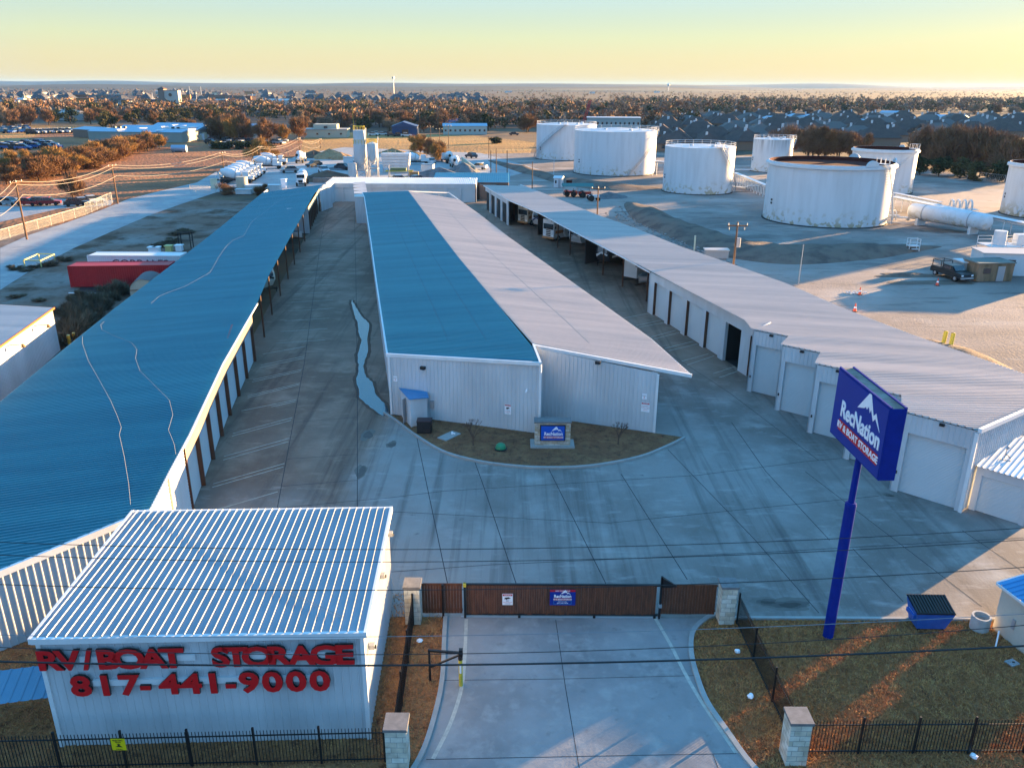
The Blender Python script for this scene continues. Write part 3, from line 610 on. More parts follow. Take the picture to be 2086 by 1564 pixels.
mb=MB(); mb.lathe([(.36,0),(.38,.12),(.33,.3),(.2,.42),(0,.46)],14); mb.build('dome',M_green,gx,smooth=True); mb=MB(); mb.lathe([(.46,0),(.46,.06),(.4,.08)],14); mb.build('rim',M_black,gx)
pd_=thing('concrete_pad','concrete pad with a white pipe fitting set in the island bed','pad',(*S2(915,888,.1),.09))
mb=MB(); mb.box((0,0,.03),(.85,1.6,.06),R(-38)); mb.build('slab',M_kerb,pd_); mb=MB(); mb.cyl((.2,.3,.06),(.2,.3,.2),.09,.07,8); mb.cyl((.2,.3,.14),(.42,.2,.1),.05,.05,6); mb.build('pipe_fitting',M_white,pd_)
# monument sign
ms=thing('monument_sign','low stone monument with a blue RecNation sign panel','sign',(2.87,52.15,.08))
mb=MB(); mb.box((0,0,.06),(3.1,1.35,.16)); mb.build('base',M_kerb,ms); mb=MB(); mb.box((0,0,.98),(2.5,.75,1.68)); mb.build('stone_body',M_stone2,ms); mb=MB(); mb.box((0,0,1.88),(2.62,.9,.12)); mb.build('cap',M_cap,ms)
mb=MB(); mb.box((0,-.40,1.10),(1.78,.10,1.20)); mb.build('sign_frame',M_black,ms); mb=MB(); mb.box((0,-.46,1.10),(1.64,.04,1.06)); f=mb.build('sign_face',M_signb2,ms)
rec_logo(f,(0.05,-.485,1.05),(1,0,0),(0,0,1),1.32)
# stepped little units at its far left end
b4=thing('stepped_units','group of stepped white units at the far left end of the middle building','building',(-28.6,150,0),world=True)
mb=MB();mr=MB(); p0=Vector(S2(727,455)); 
for i in range(5):
    q=p0+Vector((-.95*i,4.8*i)); ribwall(mb,(q.x,q.y),(q.x+2.0,q.y-.2),0,4.7,4.7,.3,.03); ribwall(mb,(q.x-.95,q.y+4.8),(q.x,q.y),0,4.7,4.7,.3,.03)
    mr.prism([(q.x-.15,q.y-.15),(q.x+2.4,q.y-.35),(q.x+1.4,q.y+5.2),(q.x-.75,q.y+3.2)],4.72,4.82)
mb.build('wall',M_wall,b4); mr.build('roof',M_roofw,b4)

# ---------------- right storage row ----------------
b5=thing('garage_row','long right row of covered bays and white garages with a sawtooth front','building',(20,90,0),world=True)
U=[(19.7,63.33),(20.78,59.19),(21.84,54.76),(22.81,50.33),(23.99,45.73)]; E5=(27.05,42.9)
ZR=4.62
FL=[S(*p,ZR) for p in [(1326,548),(1250,520),(1150,468),(1060,418),(985,376)]]   # open part, fascia line
FL=[(15.3,88.3,ZR)]+[S(*p,ZR) for p in [(1268,523),(1193,484),(1139,456),(1101,435),(1035,407),(985,378)]]
Dl=[(20.9,66.0,5.1),(15.3,88.3,ZR)]
UE=[]
for i,(x,y) in enumerate(U):
    d=Vector((.77,-.64)) if i<4 else (Vector(E5)-Vector(U[4])).normalized(); L=2.95 if i<4 else (Vector(E5)-Vector(U[4])).length
    p=Vector((x,y)); n=Vector((-d.y,d.x)); q=p+d*L; UE.append((p-n*.1-d*.08,q-n*.1+d*.04))
Aline=[]
for p,q in UE[::-1]: Aline+=[(q.x,q.y,5.38),(p.x,p.y,5.38)]
Aline+=[(19.9,66.6,5.2),(15.2,88.3,4.75)]+FL[1:]
BR=[S(*p,4.35) for p in [(2160,796),(2086,767),(1856,682),(1715,628),(1601,578),(1500,542),(1389,504),(1297,467),(1216,438),(1101,392),(1060,376)]]
mb=MB(); Bx=[(27.1,42.75,5.38),(33.2,47.6,4.95),(38.6,52.0,4.4)]+BR[2:]
RA=R(9); 
ribroof(mb,Aline,Bx,RA,.31,.085)
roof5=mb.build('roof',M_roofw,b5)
mb=MB(); rm=MB(); tr=MB()
ends=[]
for i,(x,y) in enumerate(U):
    if i<4: d=Vector((.77,-.64)); L=2.95
    else: d=(Vector(E5)-Vector(U[4])).normalized(); L=(Vector(E5)-Vector(U[4])).length
    p=Vector((x,y)); q=p+d*L; ends.append((p,q,d))
    n=Vector((-d.y,d.x)); jw=.42 if i<4 else .5; dw=L-jw-.12 if i<4 else L-jw-.35
    a=p+d*jw; b=a+d*dw
    # header, jambs
    ribwall(mb,p,q,4.1,5.3,5.3,.305,.025)
    wbox(mb,p,a,0,4.1,.35); wbox(mb,b,q,0,4.1,.35)
    wbox(mb,p+n*.02,q+n*.02,4.1,5.28,.30)
    back=p+n*3.4; wbox(mb,back,p,0,5.28,.1)
    # roller door, recessed
    dm=MB(); vs=[];z=0
    P0=a+n*.28;P1=b+n*.28
    while z<4.1:
        for o,h in((0,0),(.05,.02)): vs+=[(*(P0-n*h),z+o),(*(P1-n*h),z+o)]
        z+=.1
    dm.add(vs,[(2*k,2*k+1,2*k+3,2*k+2) for k in range(len(vs)//2-1)]); dm.build('roller_door',M_door,b5)
    ol=MB(); pp_=p+d*(jw*.5)-n*.03; ol.box((pp_.x,pp_.y,1.35),(.1,.06,.2),math.atan2(d.y,d.x)); ol.build('door_latch',M_black,b5)
    lo=MB(); pp_=p+d*(L*.55)-n*.12; lo.box((pp_.x,pp_.y,5.18),(.28,.2,.14),math.atan2(d.y,d.x)); lo.build('wall_lamp',M_black,b5)
for i in range(4):
    p,q,d=ends[i]; nxt=Vector(U[i+1]); n=Vector((-d.y,d.x)); wbox(mb,q,nxt+ (Vector((-ends[i+1][2].y,ends[i+1][2].x)))*.3+Vector((.25,.1)),0,5.28,.1)
# straight run of six doors
W0=Vector((15.35,88.2)); W1=Vector((20.95,66.0)); dW=(W0-W1).normalized(); Lw=(W0-W1).length; nW=Vector((dW.y,-dW.x))   # travelling away from camera
def WW(px,py):   # distance along the wall for a base pixel
    d=ray(px,py); g=Vector((d.x,d.y)); # intersect ray plan with wall line
    A=np.array([[g.x,-dW.x],[g.y,-dW.y]]); s=np.linalg.solve(A,np.array([W1.x,W1.y])); return s[1]
spans=[(WW(b,y),WW(a,y),k) for a,b,y,k in [(1329,1354,640,0),(1359,1387,660,0),(1394,1426,680,0),(1432,1463,705,0),(1471,1504,735,1),(1519,1534,775,0)]]
edges=[0]; 
for a,b,k in sorted(spans): edges+=[a,b]
edges.append(Lw)
for i in range(0,len(edges),2):
    a,b=edges[i],edges[i+1]
    if b-a>.05: wbox(mb,W1+dW*b,W1+dW*a,0,3.75,.3)
wbox(mb,W0,W1,3.75,4.60,.3,5.05); 
mb.build('wall',M_wall,b5)
inn=Vector((-dW.y,dW.x)); inn=inn if inn.x>0 else -inn
for a,b,k in spans:
    P0=W1+dW*a+inn*.32;P1=W1+dW*b+inn*.32
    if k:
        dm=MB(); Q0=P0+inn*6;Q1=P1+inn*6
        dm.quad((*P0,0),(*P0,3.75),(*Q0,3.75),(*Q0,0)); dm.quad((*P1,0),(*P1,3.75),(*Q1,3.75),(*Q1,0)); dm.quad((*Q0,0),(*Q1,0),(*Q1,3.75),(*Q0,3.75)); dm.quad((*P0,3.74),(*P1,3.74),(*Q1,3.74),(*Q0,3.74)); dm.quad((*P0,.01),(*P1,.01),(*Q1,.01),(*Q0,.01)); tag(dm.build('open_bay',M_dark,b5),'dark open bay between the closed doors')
    else:
        dm=MB(); vs=[];z=0
        while z<3.75:
            for o,h in((0,0),(.05,.02)): vs+=[(*(P0-inn*h),z+o),(*(P1-inn*h),z+o)]
            z+=.1
        dm.add(vs,[(2*k,2*k+1,2*k+3,2*k+2) for k in range(len(vs)//2-1)]); dm.build('roller_door',M_door,b5)
        jm=MB(); e=W1+dW*(b+.02)+inn*.16; jm.box((e.x,e.y,1.87),(.06,.3,3.7),math.atan2(dW.y,dW.x)); jm.build('door_jamb',M_brown,b5)
# back wall, end wall, eave trims
mb=MB()
BW=[(p[0]-.35,p[1]) for p in Bx[1:]]
for a,b in zip(BW,BW[1:]): ribwall(mb,b,a,0,4.25,4.25,.305,.03,-1)
ribwall(mb,(27.05,42.95),(33.2,47.75),0,5.2,4.8,.305,.03); ribwall(mb,(33.2,47.75),(38.4,52.1),0,4.8,4.3,.305,.03)
wbox(mb,(15.3,88.3),(22.9,89.5),0,4.5,.12)
mb.build('back_wall',M_wall,b5)
mb=MB()
mb.beam((27.05,42.72,5.40),(33.25,47.55,4.98),.22,.26); mb.beam((33.25,47.55,4.98),(38.6,51.9,4.42),.22,.26)
for a,b in zip(Bx[1:],Bx[2:]): mb.beam((a[0],a[1],a[2]-.08),(b[0],b[1],b[2]-.08),.1,.2)
for a,b in zip(FL,FL[1:]): mb.beam((a[0]-.03,a[1],ZR-.06),(b[0]-.03,b[1],ZR-.06),.08,.16)
p,q,d=ends[4]; mb.box((q.x,q.y,2.6),(.2,.2,5.2),math.atan2(d.y,d.x))
mb.build('roof_trim',M_trim,b5)
fy=lambda y: along(FL,y)[0]
mb=MB()
M_bay=mat('dark_bay_partition',(.055,.045,.045),.8)
for px,py in((1021,434),(1047,449),(1136,505),(1161,520),(1228,560),(1268,584),(1317,614)):
    g=S2(px,py); MB().cyl((g[0],g[1],0),(g[0],g[1],4.5),.10,.10,6).build('column',M_brown,b5)
for px,py,L in((1034,441,3.0),(1096,479,3.0),(1192,538,3.2)):
    g=S2(px,py); m2=MB(); wbox(m2,g,(g[0]+L*.72,g[1]+L*.69),0,4.4,.12); m2.build('bay_partition',M_bay,b5)
beams('rafter',M_brown,b5,[((fy(y)+.2,y,4.3),(fy(y)+8.5,y+1.4,4.1),.14,.24) for y in(93,99,105.5,112,119,126,133.5,141)])
m2=MB(); 
for i in range(4):
    y=148+i*5; wbox(m2,(fy(y+1.2),y+1.2),(fy(y),y),0,4.4,.2)
wbox(m2,(fy(168),168.5),(fy(148),148),3.7,4.5,.2); m2.build('far_wall',M_wall,b5)
for i in range(4):
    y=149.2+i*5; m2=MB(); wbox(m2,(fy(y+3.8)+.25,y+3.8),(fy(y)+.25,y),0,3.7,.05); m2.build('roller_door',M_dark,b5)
# low garage at the near end
b6=thing('small_garage','low white garage with a cream ribbed roof at the near end of the right row','garage',(28.6,42.4,0),world=True)
g0=Vector((27.75,43.3)); g1=Vector((29.75,41.35)); d=(g1-g0).normalized(); n=Vector((-d.y,d.x))
mb=MB(); wbox(mb,g0,g1+d*.25,2.35,2.85,.2); wbox(mb,g0,g0+d*.35,0,2.35,.2); wbox(mb,g1-d*.1,g1+d*.25,0,2.35,.2); q=g1+d*.25; wbox(mb,q,q+n*6.5,0,2.7,.1); mb.build('wall',M_wall,b6)
mb=MB(); P0=g0+d*.35+n*.12;P1=g1-d*.1+n*.12; vs=[];z=0
while z<2.35:
    for o,h in((0,0),(.05,.02)): vs+=[(*(P0-n*h),z+o),(*(P1-n*h),z+o)]
    z+=.1
mb.add(vs,[(2*k,2*k+1,2*k+3,2*k+2) for k in range(len(vs)//2-1)]); mb.build('roller_door',M_door,b6)
mb=MB(); ribroof(mb,[(*(g0-n*.2-d*.1),2.93),(*(g1+d*.45-n*.2),2.93)],[(*(g0+n*6.2-d*.1),3.1),(*(g1+d*.45+n*6.5),3.1)],math.atan2(n.y,n.x),.3,.05); mb.build('roof',M_trim,b6)
ca=thing('roof_antenna','small bracket antenna with a twisted cable on the low garage roof','antenna',(*(g0+n*2.0+d*.9),3.0))
mb=MB(); mb.cyl((0,0,0),(0,0,.6),.025,.025,6); mb.cyl((0,0,.6),(.12,.05,.72),.06,.09,8); mb.build('mast',M_steel,ca); mb=MB(); mb.tube(smoothline([(0,0,.3),(.3,-.1,.03),(.1,-.4,.03),(-.3,-.2,.03),(-.1,.2,.03)],4),.02,4); mb.build('cable',M_black,ca)
# ---------------- gate, fences, pillars ----------------
def pillar(x,y,h,label,wd=.72,group='stone pillars along the front fence'):
    t=thing('stone_pillar',label,'pillar',(x,y,0),0,group)
    MB().box((0,0,h/2),(wd,wd,h)).build('shaft',M_stone,t); MB().box((0,0,h+.06),(wd+.1,wd+.1,.12)).build('cap',M_cap,t); return t
pillar(-4.64,32.2,2.0,'stone pillar at the left end of the wooden gate')
pillar(10.25,32.3,2.0,'stone pillar at the right end of the wooden gate')
pillar(-4.2,23.45,1.95,'stone pillar by the road at the left side of the drive',.78)
pillar(10.75,23.85,1.95,'stone pillar by the road at the right side of the drive',.78)
gt=thing('sliding_gate','long sliding gate of brown cedar pickets across the entrance drive','gate',(2.4,32.5,0),world=True)
mb=MB(); x=-2.2
while x<6.95: mb.box((x,32.50+random.uniform(-.012,.012),.96),(.108,.025,1.62+random.uniform(-.01,.01))); x+=.112
mb.build('picket_panel',M_wood,gt)
MB().beam((-2.25,32.55,1.78),(7.2,32.55,1.78),.10,.10).build('top_rail',M_black,gt); MB().beam((-2.25,32.52,.14),(7.2,32.52,.14),.08,.08).build('bottom_rail',M_black,gt)
boxes('wheel_post',M_black,gt,[((x,32.46,.06),(.12,.12,.12)) for x in(.4,4.0,6.9)])
tag(MB().box((2.4,32.46,.015),(9.6,.10,.03)).build('gate_track',M_steel),'steel gate track laid across the drive','gate track')
for xa,xb,lab in((-4.2,-2.32,'short fixed panel of brown cedar pickets left of the sliding gate'),(7.25,9.85,'fixed panel of brown cedar pickets right of the sliding gate')):
    t=thing('wood_fence_panel',lab,'fence',((xa+xb)/2,32.6,0),world=True)
    mb=MB(); x=xa
    while x<xb: mb.box((x,32.58,.97),(.13,.025,1.66+random.uniform(-.01,.01))); x+=.138
    mb.build('picket_panel',M_wood,t); MB().beam((xa,32.63,1.72),(xb,32.63,1.72),.09,.09).build('top_rail',M_brown,t); MB().beam((xa,32.63,.3),(xb,32.63,.3),.09,.09).build('bottom_rail',M_brown,t)
for x,h,lab in((-3.25,1.85,'thin brown gate post in the middle of the left cedar panel'),(-2.2,1.95,'black gate post with a latch left of the sliding gate'),(7.12,2.35,'tall black gate guide post right of the sliding gate')):
    t=thing('gate_post',lab,'post',(x,32.42,0)); MB().box((0,0,h/2),(.1,.1,h)).build('shaft',M_black,t)
    if h>1.9: MB().box((0,-.04,h-.08 if h<2 else .75),(.14,.16,.16)).build('latch_box',M_yellow if h<2 else M_steel,t)
    if h>2.2: MB().prism([(0,-.05),(.08,-.05),(.75,.02),(.75,.07),(0,.07)],1.75,[2.35,2.25,1.8,1.8,2.35]).build('guide_bracket',M_black,t)
gp=lambda px,py: facepoint(px,py,(-3,32.44),(8,32.44))
fxx=Vector((1,0,0)); fny=Vector((0,-1,0))
notice(1034,1219,((-3,32.44),(8,32.44)),fny,fxx,.50,.62,'WARNING',[('24/7',.14,-.12),('VIDEO SURVEILLANCE',.07,-.26),('IN PROGRESS',.07,-.38)],'small white and red surveillance notice on the sliding gate')
q=gp(1146,1216); t=thing('banner_sign','dark blue RecNation banner with a red top strip hung on the sliding gate','banner',q,world=True)
MB().box(q-Vector((0,.02,0)),(1.22,.02,.86)).build('sign_face',M_signb,t); MB().box(q-Vector((0,.035,-.38)),(1.22,.01,.1)).build('red_strip',M_red,t)
textobj('banner_lettering','NEW OWNERSHIP',.085,M_white,q+Vector((0,-.045,.38)),fxx,(0,0,1),.002,.001,t)
rec_logo(t,q+Vector((0,-.035,.08)),fxx,(0,0,1),.84,True)
mb=MB(); [mb.box(q+Vector((a,-.04,b)),c) for a,b,c in((0,-.17,(.84,.01,.012)),(0,-.35,(.84,.01,.012)),(-.42,-.26,(.012,.01,.18)),(.42,-.26,(.012,.01,.18)))]; mb.build('cyan_frame',mat('cyan_line',(.05,.3,.55),.5),t)
textobj('banner_lettering','Move in today',.07,M_white,q+Vector((0,-.045,-.215)),fxx,(0,0,1),.002,0,t); textobj('banner_lettering','(817) 441-9000',.085,M_white,q+Vector((0,-.045,-.30)),fxx,(0,0,1),.002,.001,t)
def iron_fence(name_label,pts,h,sp=.125,post=2.4,slack=0):
    a=Vector(pts[0]);b=Vector(pts[1]);L=(b-a).length;d=(b-a)/L
    t=thing('iron_fence',name_label,'fence',(a.x,a.y,0),world=True)
    mb=MB(); s=0
    while s<L: p=a+d*s; mb.box((p.x,p.y,h/2+.02),(.022,.022,h)); s+=sp
    for z in(.15,h-.2): mb.beam((a.x,a.y,z),(b.x,b.y,z),.035,.04)
    mb.build('picket_panel',M_black,t); n=max(1,round(L/post))
    for i in range(n+1): p=a+d*(L*i/n); MB().box((p.x,p.y,h/2+.08),(.075,.075,h+.16)).build('post',M_black,t)
    return t
iron_fence('black iron picket fence in front of the red-letter building',((-24,22.9),(-4.7,23.6)),1.6)
iron_fence('black iron picket fence by the road in front of the right lawn',((11.2,24.05),(24,24.2)),1.62,post=2.25)
iron_fence('black iron picket fence running from the right gate pillar to the road pillar',((10.75,32.0),(10.95,24.3)),1.6,.11)
iron_fence('black iron picket fence between the left gate pillar and the road pillar',((-4.62,31.8),(-4.4,23.9)),1.6,.09,2.6)
# yellow warning sign on the front fence
q=facepoint(243,1513,(-24,22.85),(-4.7,23.55))+Vector((0,-.06,0))
t=thing('warning_sign','yellow electric fence warning sign with a shocked hand on the left fence','sign',q,world=True)
M_ysign=mat('yellow_sign',(.75,.58,.01),.4)
MB().box(q,(.52,.02,.52)).build('sign_board',M_ysign,t)
textobj('sign_lettering','ELECTRIC',.085,M_black,q+Vector((0,-.015,.2)),fxx,(0,0,1),.002,.002,t); textobj('sign_lettering','FENCE',.07,M_black,q+Vector((0,-.015,.12)),fxx,(0,0,1),.002,.002,t); textobj('sign_lettering','WARNING',.05,M_black,q+Vector((0,-.015,-.21)),fxx,(0,0,1),.002,.001,t)
mb=MB(); flatpoly([(-.14,-.10),(-.05,-.06),(-.02,.0),(-.08,.06),(-.02,.03),(.01,.08),(.02,.02),(.08,.05),(.04,-.02),(.14,-.12),(.0,-.10)],q+Vector((0,-.012,0)),fxx,(0,0,1),.004,mb); mb.build('hand_pictogram',M_black,t)
# keypad gooseneck and yellow bollard
t=thing('bollard','yellow bollard standing on the cream line of the drive','bollard',(-2.12,27.75,0)); MB().cyl((0,0,0),(0,0,1.35),.085,.085,12).build('post',M_yellow,t); MB().cyl((0,0,1.35),(0,0,1.5),.10,.10,12).build('cap',M_black,t); MB().box((0,-.09,.9),(.08,.02,.4)).build('sticker',M_white,t)
t=thing('height_bar','black angled steel bracket gate arm beside the yellow bollard','bracket',(-3.3,28.1,0),world=True)
mb=MB(); mb.beam((-3.45,28.0,0.05),(-3.45,28.0,1.65),.09,.09); mb.build('post',M_black,t); MB().beam((-3.5,28.0,1.6),(-2.1,27.85,1.6),.09,.09).build('arm',M_black,t); MB().beam((-3.4,28.0,.75),(-2.15,27.85,1.5),.07,.07).build('brace',M_black,t); MB().box((-2.1,27.84,1.66),(.16,.16,.28)).build('keypad',M_black,t)

# ---------------- pole sign ----------------
sgn=thing('pole_sign','tall blue pole sign with white RecNation lettering and red RV & BOAT STORAGE strip','sign',(14.82,31.11,0),world=True)
MB().cyl((14.78,31.13,0),(14.80,31.12,7.0),.235,.235,20).build('lower_pole',M_bluep,sgn,smooth=True); MB().cyl((14.80,31.12,6.9),(14.8,31.12,7.05),.25,.20,20).build('pole_collar',M_bluep,sgn); MB().cyl((14.80,31.12,7.0),(14.82,31.11,9.4),.14,.14,16).build('upper_pole',M_bluep,sgn,smooth=True)
ang=R(-88.43); ux=Vector((math.cos(ang),math.sin(ang),0)); un=Vector((ux.y,-ux.x,0)); W_,T_,zt,zb_=4.83,.66,12.39,9.34; cc=Vector((14.82,31.11,0))
MB().box((cc.x,cc.y,(zt+zb_)/2),(W_,T_,zt-zb_),ang).build('cabinet',M_bluep,sgn)
fcen=cc+un*(T_/2+.012)+Vector((0,0,(zt+zb_)/2)); MB().box(fcen,(W_-.12,.02,zt-zb_-.12),ang).build('sign_face',M_signb,sgn)
mb=MB()
for s in(-1,1): mb.beam(cc+ux*-(W_/2)+un*s*(T_/2-.04)+Vector((0,0,zt+.03)),cc+ux*(W_/2)+un*s*(T_/2-.04)+Vector((0,0,zt+.03)),.08,.08)
mb.build('top_rim',M_bluep,sgn)
MB().box((cc.x,cc.y,zt+.005),(W_-.1,T_-.16,.02),ang).build('cabinet_top',mat('weathered_sheet',(.28,.25,.22),.8,0,(.14,.09,.06),1.5,.9),sgn)
rec_logo(sgn,fcen+un*.012+ux*.25+Vector((0,0,-.05)),ux,(0,0,1),3.75)

# ---------------- right lawn things ----------------
dp=thing('dumpster','blue steel rubbish dumpster with a black slatted lid on the lawn','dumpster',(19.78,32.0,0),R(-1))
mb=MB(); mb.prism([(-.75,-.55),(.72,-.55),(.72,.55),(-.75,.55)],.12,1.05); 
vs=[(-.66,-.42,.1),(.66,-.42,.1),(.66,.45,.1),(-.66,.45,.1),(-.88,-.62,1.02),(.88,-.62,1.02),(.88,.55,1.25),(-.88,.55,1.25)]
mb=MB(); mb.add(vs,[(3,2,1,0),(0,1,5,4),(1,2,6,5),(2,3,7,6),(3,0,4,7)]); mb.build('bin_body',M_bluep2:=mat('blue_dumpster_paint',(.02,.11,.42),.5,0,(.01,.07,.3),3,.6),dp)
mb=MB(); n=13
for i in range(n): mb.beam((-.84+1.68*i/(n-1),-.6,1.09),(-.84+1.68*i/(n-1)+.02,.55,1.32),.075,.05)
mb.beam((-.9,-.6,1.07),(.9,-.6,1.07),.06,.06); mb.beam((-.9,.55,1.3),(.9,.55,1.3),.06,.06); mb.build('slatted_lid',M_black,dp)
mb=MB(); mb.quad((-.86,-.6,1.05),(.86,-.6,1.05),(.86,.54,1.27),(-.86,.54,1.27)); mb.build('lid_sheet',mat('brown_lid_sheet',(.10,.06,.04),.7),dp)
boxes('side_pocket',M_bluep2,dp,[((s*.86,-.05,.72),(.16,.7,.18)) for s in(-1,1)]); cyls('caster',M_rubber,dp,[((x-.04,y,.09),(x+.04,y,.09),.08,.08,10) for x in(-.55,.55) for y in(-.35,.38)])
textobj('bin_lettering','BASURA',.15,M_white,(-.83,.0,.78),(0,-1,0),(0,0,1),.003,0,dp); 
cr_=thing('concrete_ring','open concrete pipe ring standing on the lawn by the beige booth','concrete ring',(22.15,31.75,0)); mb=MB(); mb.lathe([(.38,0),(.42,.02),(.42,.72),(.33,.72),(.32,.05)],20); mb.build('ring',mat('pale_concrete',(.46,.45,.43),.85,0,(.3,.3,.3),3,.7),cr_,smooth=True)
bo=thing('booth','beige booth with blue ribbed metal roof at the right edge','booth',(23.6,31.3,0),world=True)
c0,c1_,c2_,c3_=(22.78,31.75),(23.35,29.2),(25.9,29.8),(25.3,32.35)
mb=MB(); mb.prism([c0,c1_,c2_,c3_],0,[2.35,2.35,2.7,2.7]); mb.build('wall',mat('beige_render',(.50,.47,.40),.8,0,(.42,.39,.33),1.2,.6),bo)
mb=MB(); ribroof(mb,[(22.62,31.95,2.42),(23.22,29.0,2.42)],[(25.4,32.6,2.85),(26.0,29.65,2.85)],R(13.5),.28,.05); mb.build('roof',M_blueroof,bo)
beams('roof_trim',M_trim,bo,[((22.62,31.98,2.36),(25.4,32.62,2.78),.06,.14),((22.6,31.95,2.36),(23.2,29.0,2.36),.06,.12)])
MB().box((22.98,30.75,1.0),(.05,.16,.5),R(12)).build('meter_box',M_steel,bo)
t=thing('conduit_stub','thin white pipe stub leaning in the grass beside the booth','pipe',(22.15,30.35,0)); MB().cyl((0,0,0),(.15,.25,.75),.035,.035,8).build('pipe',M_white,t); MB().cyl((0,0,0),(0,0,.05),.07,.07,8).build('collar',M_steel,t)
t=thing('valve_cover','small grey valve cover plate in the grass below the booth','valve cover',(22.3,29.3,0)); MB().box((0,0,.03),(.5,.4,.06),R(20)).build('plate',M_steel,t); MB().box((.05,0,.08),(.12,.04,.03)).build('handle',M_black,t)
for px,py,lb in((1502,1328,'white scrap of paper on the grass left of the right side fence'),(1530,1419,'crumpled white bag lying on the sunlit grass'),(1983,1542,'small white cup in the grass near the road at lower right'),(246,1320+0,'')):
    if lb:
        c=S2(px,py); mb=MB(); r=random.Random(px); mb.lathe([(.13,0),(.16,.05),(.1,.14),(.02,.17)],7); mb.v=[(x*r.uniform(.6,1.3),y*r.uniform(.6,1.2),z) for x,y,z in mb.v]; put(mb,'litter',M_white,lb,'litter',(c[0],c[1],.0))
c=S2(855,1305); mb=MB(); mb.lathe([(.13,0),(.16,.03),(.1,.08),(.02,.1)],7); put(mb,'litter',M_white,'crumpled white litter on the strip of grass left of the drive','litter',(c[0],c[1],0))
# small bare trees in the bed
M_twig=mat('bare_twig',(.10,.06,.045),.9)
def bare_sapling(label,px,py,h,seed):
    r=random.Random(seed); c=S2(px,py,.09); t=thing('young_tree',label,'tree',(c[0],c[1],.09))
    MB().cyl((0,0,0),(.02,0,h*.35),.05,.035,7).build('trunk',M_twig,t)
    mb=MB()
    def br(p,d,L,rad,dep):
        q=p+d*L; mb.cyl(p,q,rad,rad*.6,4,False)
        if dep:
            for _ in range(3): br(q,(d+Vector((r.uniform(-.8,.8),r.uniform(-.8,.8),r.uniform(-.2,.6)))).normalized(),L*.68,rad*.62,dep-1)
    for i in range(6): br(Vector((.01,0,h*(.2+.03*i))),Vector((r.uniform(-.8,.8),r.uniform(-.8,.8),1)).normalized(),h*.24,.028,3)
    mb.build('branches',M_twig,t)
bare_sapling('small bare tree in the island bed left of the monument sign',964,907,2.2,1); bare_sapling('small bare tree in the island bed right of the monument sign',1259,905,2.0,2)

# ---------------- overhead wires along the road ----------------
def wire(label,ya,ym,yb,dist,r=.012,m=M_wire):
    P=[]
    for i in range(31):
        px=-200+2500*i/30; t=px/1043.; py=ya*(1-t)*(2-t)/2+ym*t*(2-t)+yb*t*(t-1)/2; d=ray(px,py); k=dist/d.y; P.append(Vector((0,0,H))+d*k)
    mb=MB(); mb.tube(P,r,5); return tag(mb.build('overhead_wire',m),label,'wire')
wire('topmost thin black overhead wire crossing above the building and yard',1104,1117,1075,20.6,.011)
wire('second thin black overhead wire from the top',1130,1142,1099,20.4,.011)
wire('thin black overhead wire just above the gate and dumpster',1190,1199,1155,20.2,.012)
wire('pale overhead wire just above the red letters, level with the gate bottom',1293,1292,1250,20.0,.010,M_wirel)
wire('thin dark overhead wire crossing the red RV/BOAT STORAGE letters',1318,1329,1273,19.9,.012)
wire('thickest black overhead cable, between the two rows of red letters',1347,1352,1315,19.8,.030)

# ---------------- vehicles under the covers ----------------
def wheels(t,pts,r=.38,wd=.25,axis='x'):
    for x,y in pts:
        a,b=((x-wd/2,y,r),(x+wd/2,y,r)) if axis=='x' else ((x,y-wd/2,r),(x,y+wd/2,r))
        w_=MB().cyl(a,b,r,r,14).build('wheel',M_rubber,t); e=.02
        a2,b2=((a[0]-e,a[1],r),(b[0]+e,b[1],r)) if axis=='x' else ((a[0],a[1]-e,r),(b[0],b[1]+e,r)); MB().cyl(a2,b2,r*.55,r*.55,10).build('rim',M_steel,w_)
def rounded_body(w,l,h,z,rnd=.35,n=5,nose=.5):
    """trailer body, length along y with a curved nose at -y"""
    prof=[]
    for i in range(n+1):
        a=math.pi/2*i/n; prof.append((-l/2+nose*(1-math.sin(a)) ,z+h-nose*1.4*(1-math.cos(a)) if False else z+h*.5+ (h*.5)*math.sin(a)))
    prof=[(-l/2+nose*.4,z),(-l/2,z+h*.3)]+[(-l/2+nose*(1-math.cos(math.pi/2*i/n)),z+h*.45+h*.55*math.sin(math.pi/2*i/n)) for i in range(n+1)]+[(l/2-.15,z+h),(l/2,z+h-.15),(l/2,z)]
    mb=MB(); k=len(prof); vs=[(-w/2,y,q) for y,q in prof]+[(w/2,y,q) for y,q in prof]
    mb.add(vs,[tuple(range(k)),tuple(range(k,2*k))[::-1]]+[(i,i+k,(i+1)%k+k,(i+1)%k) for i in range(k)]); return mb,prof
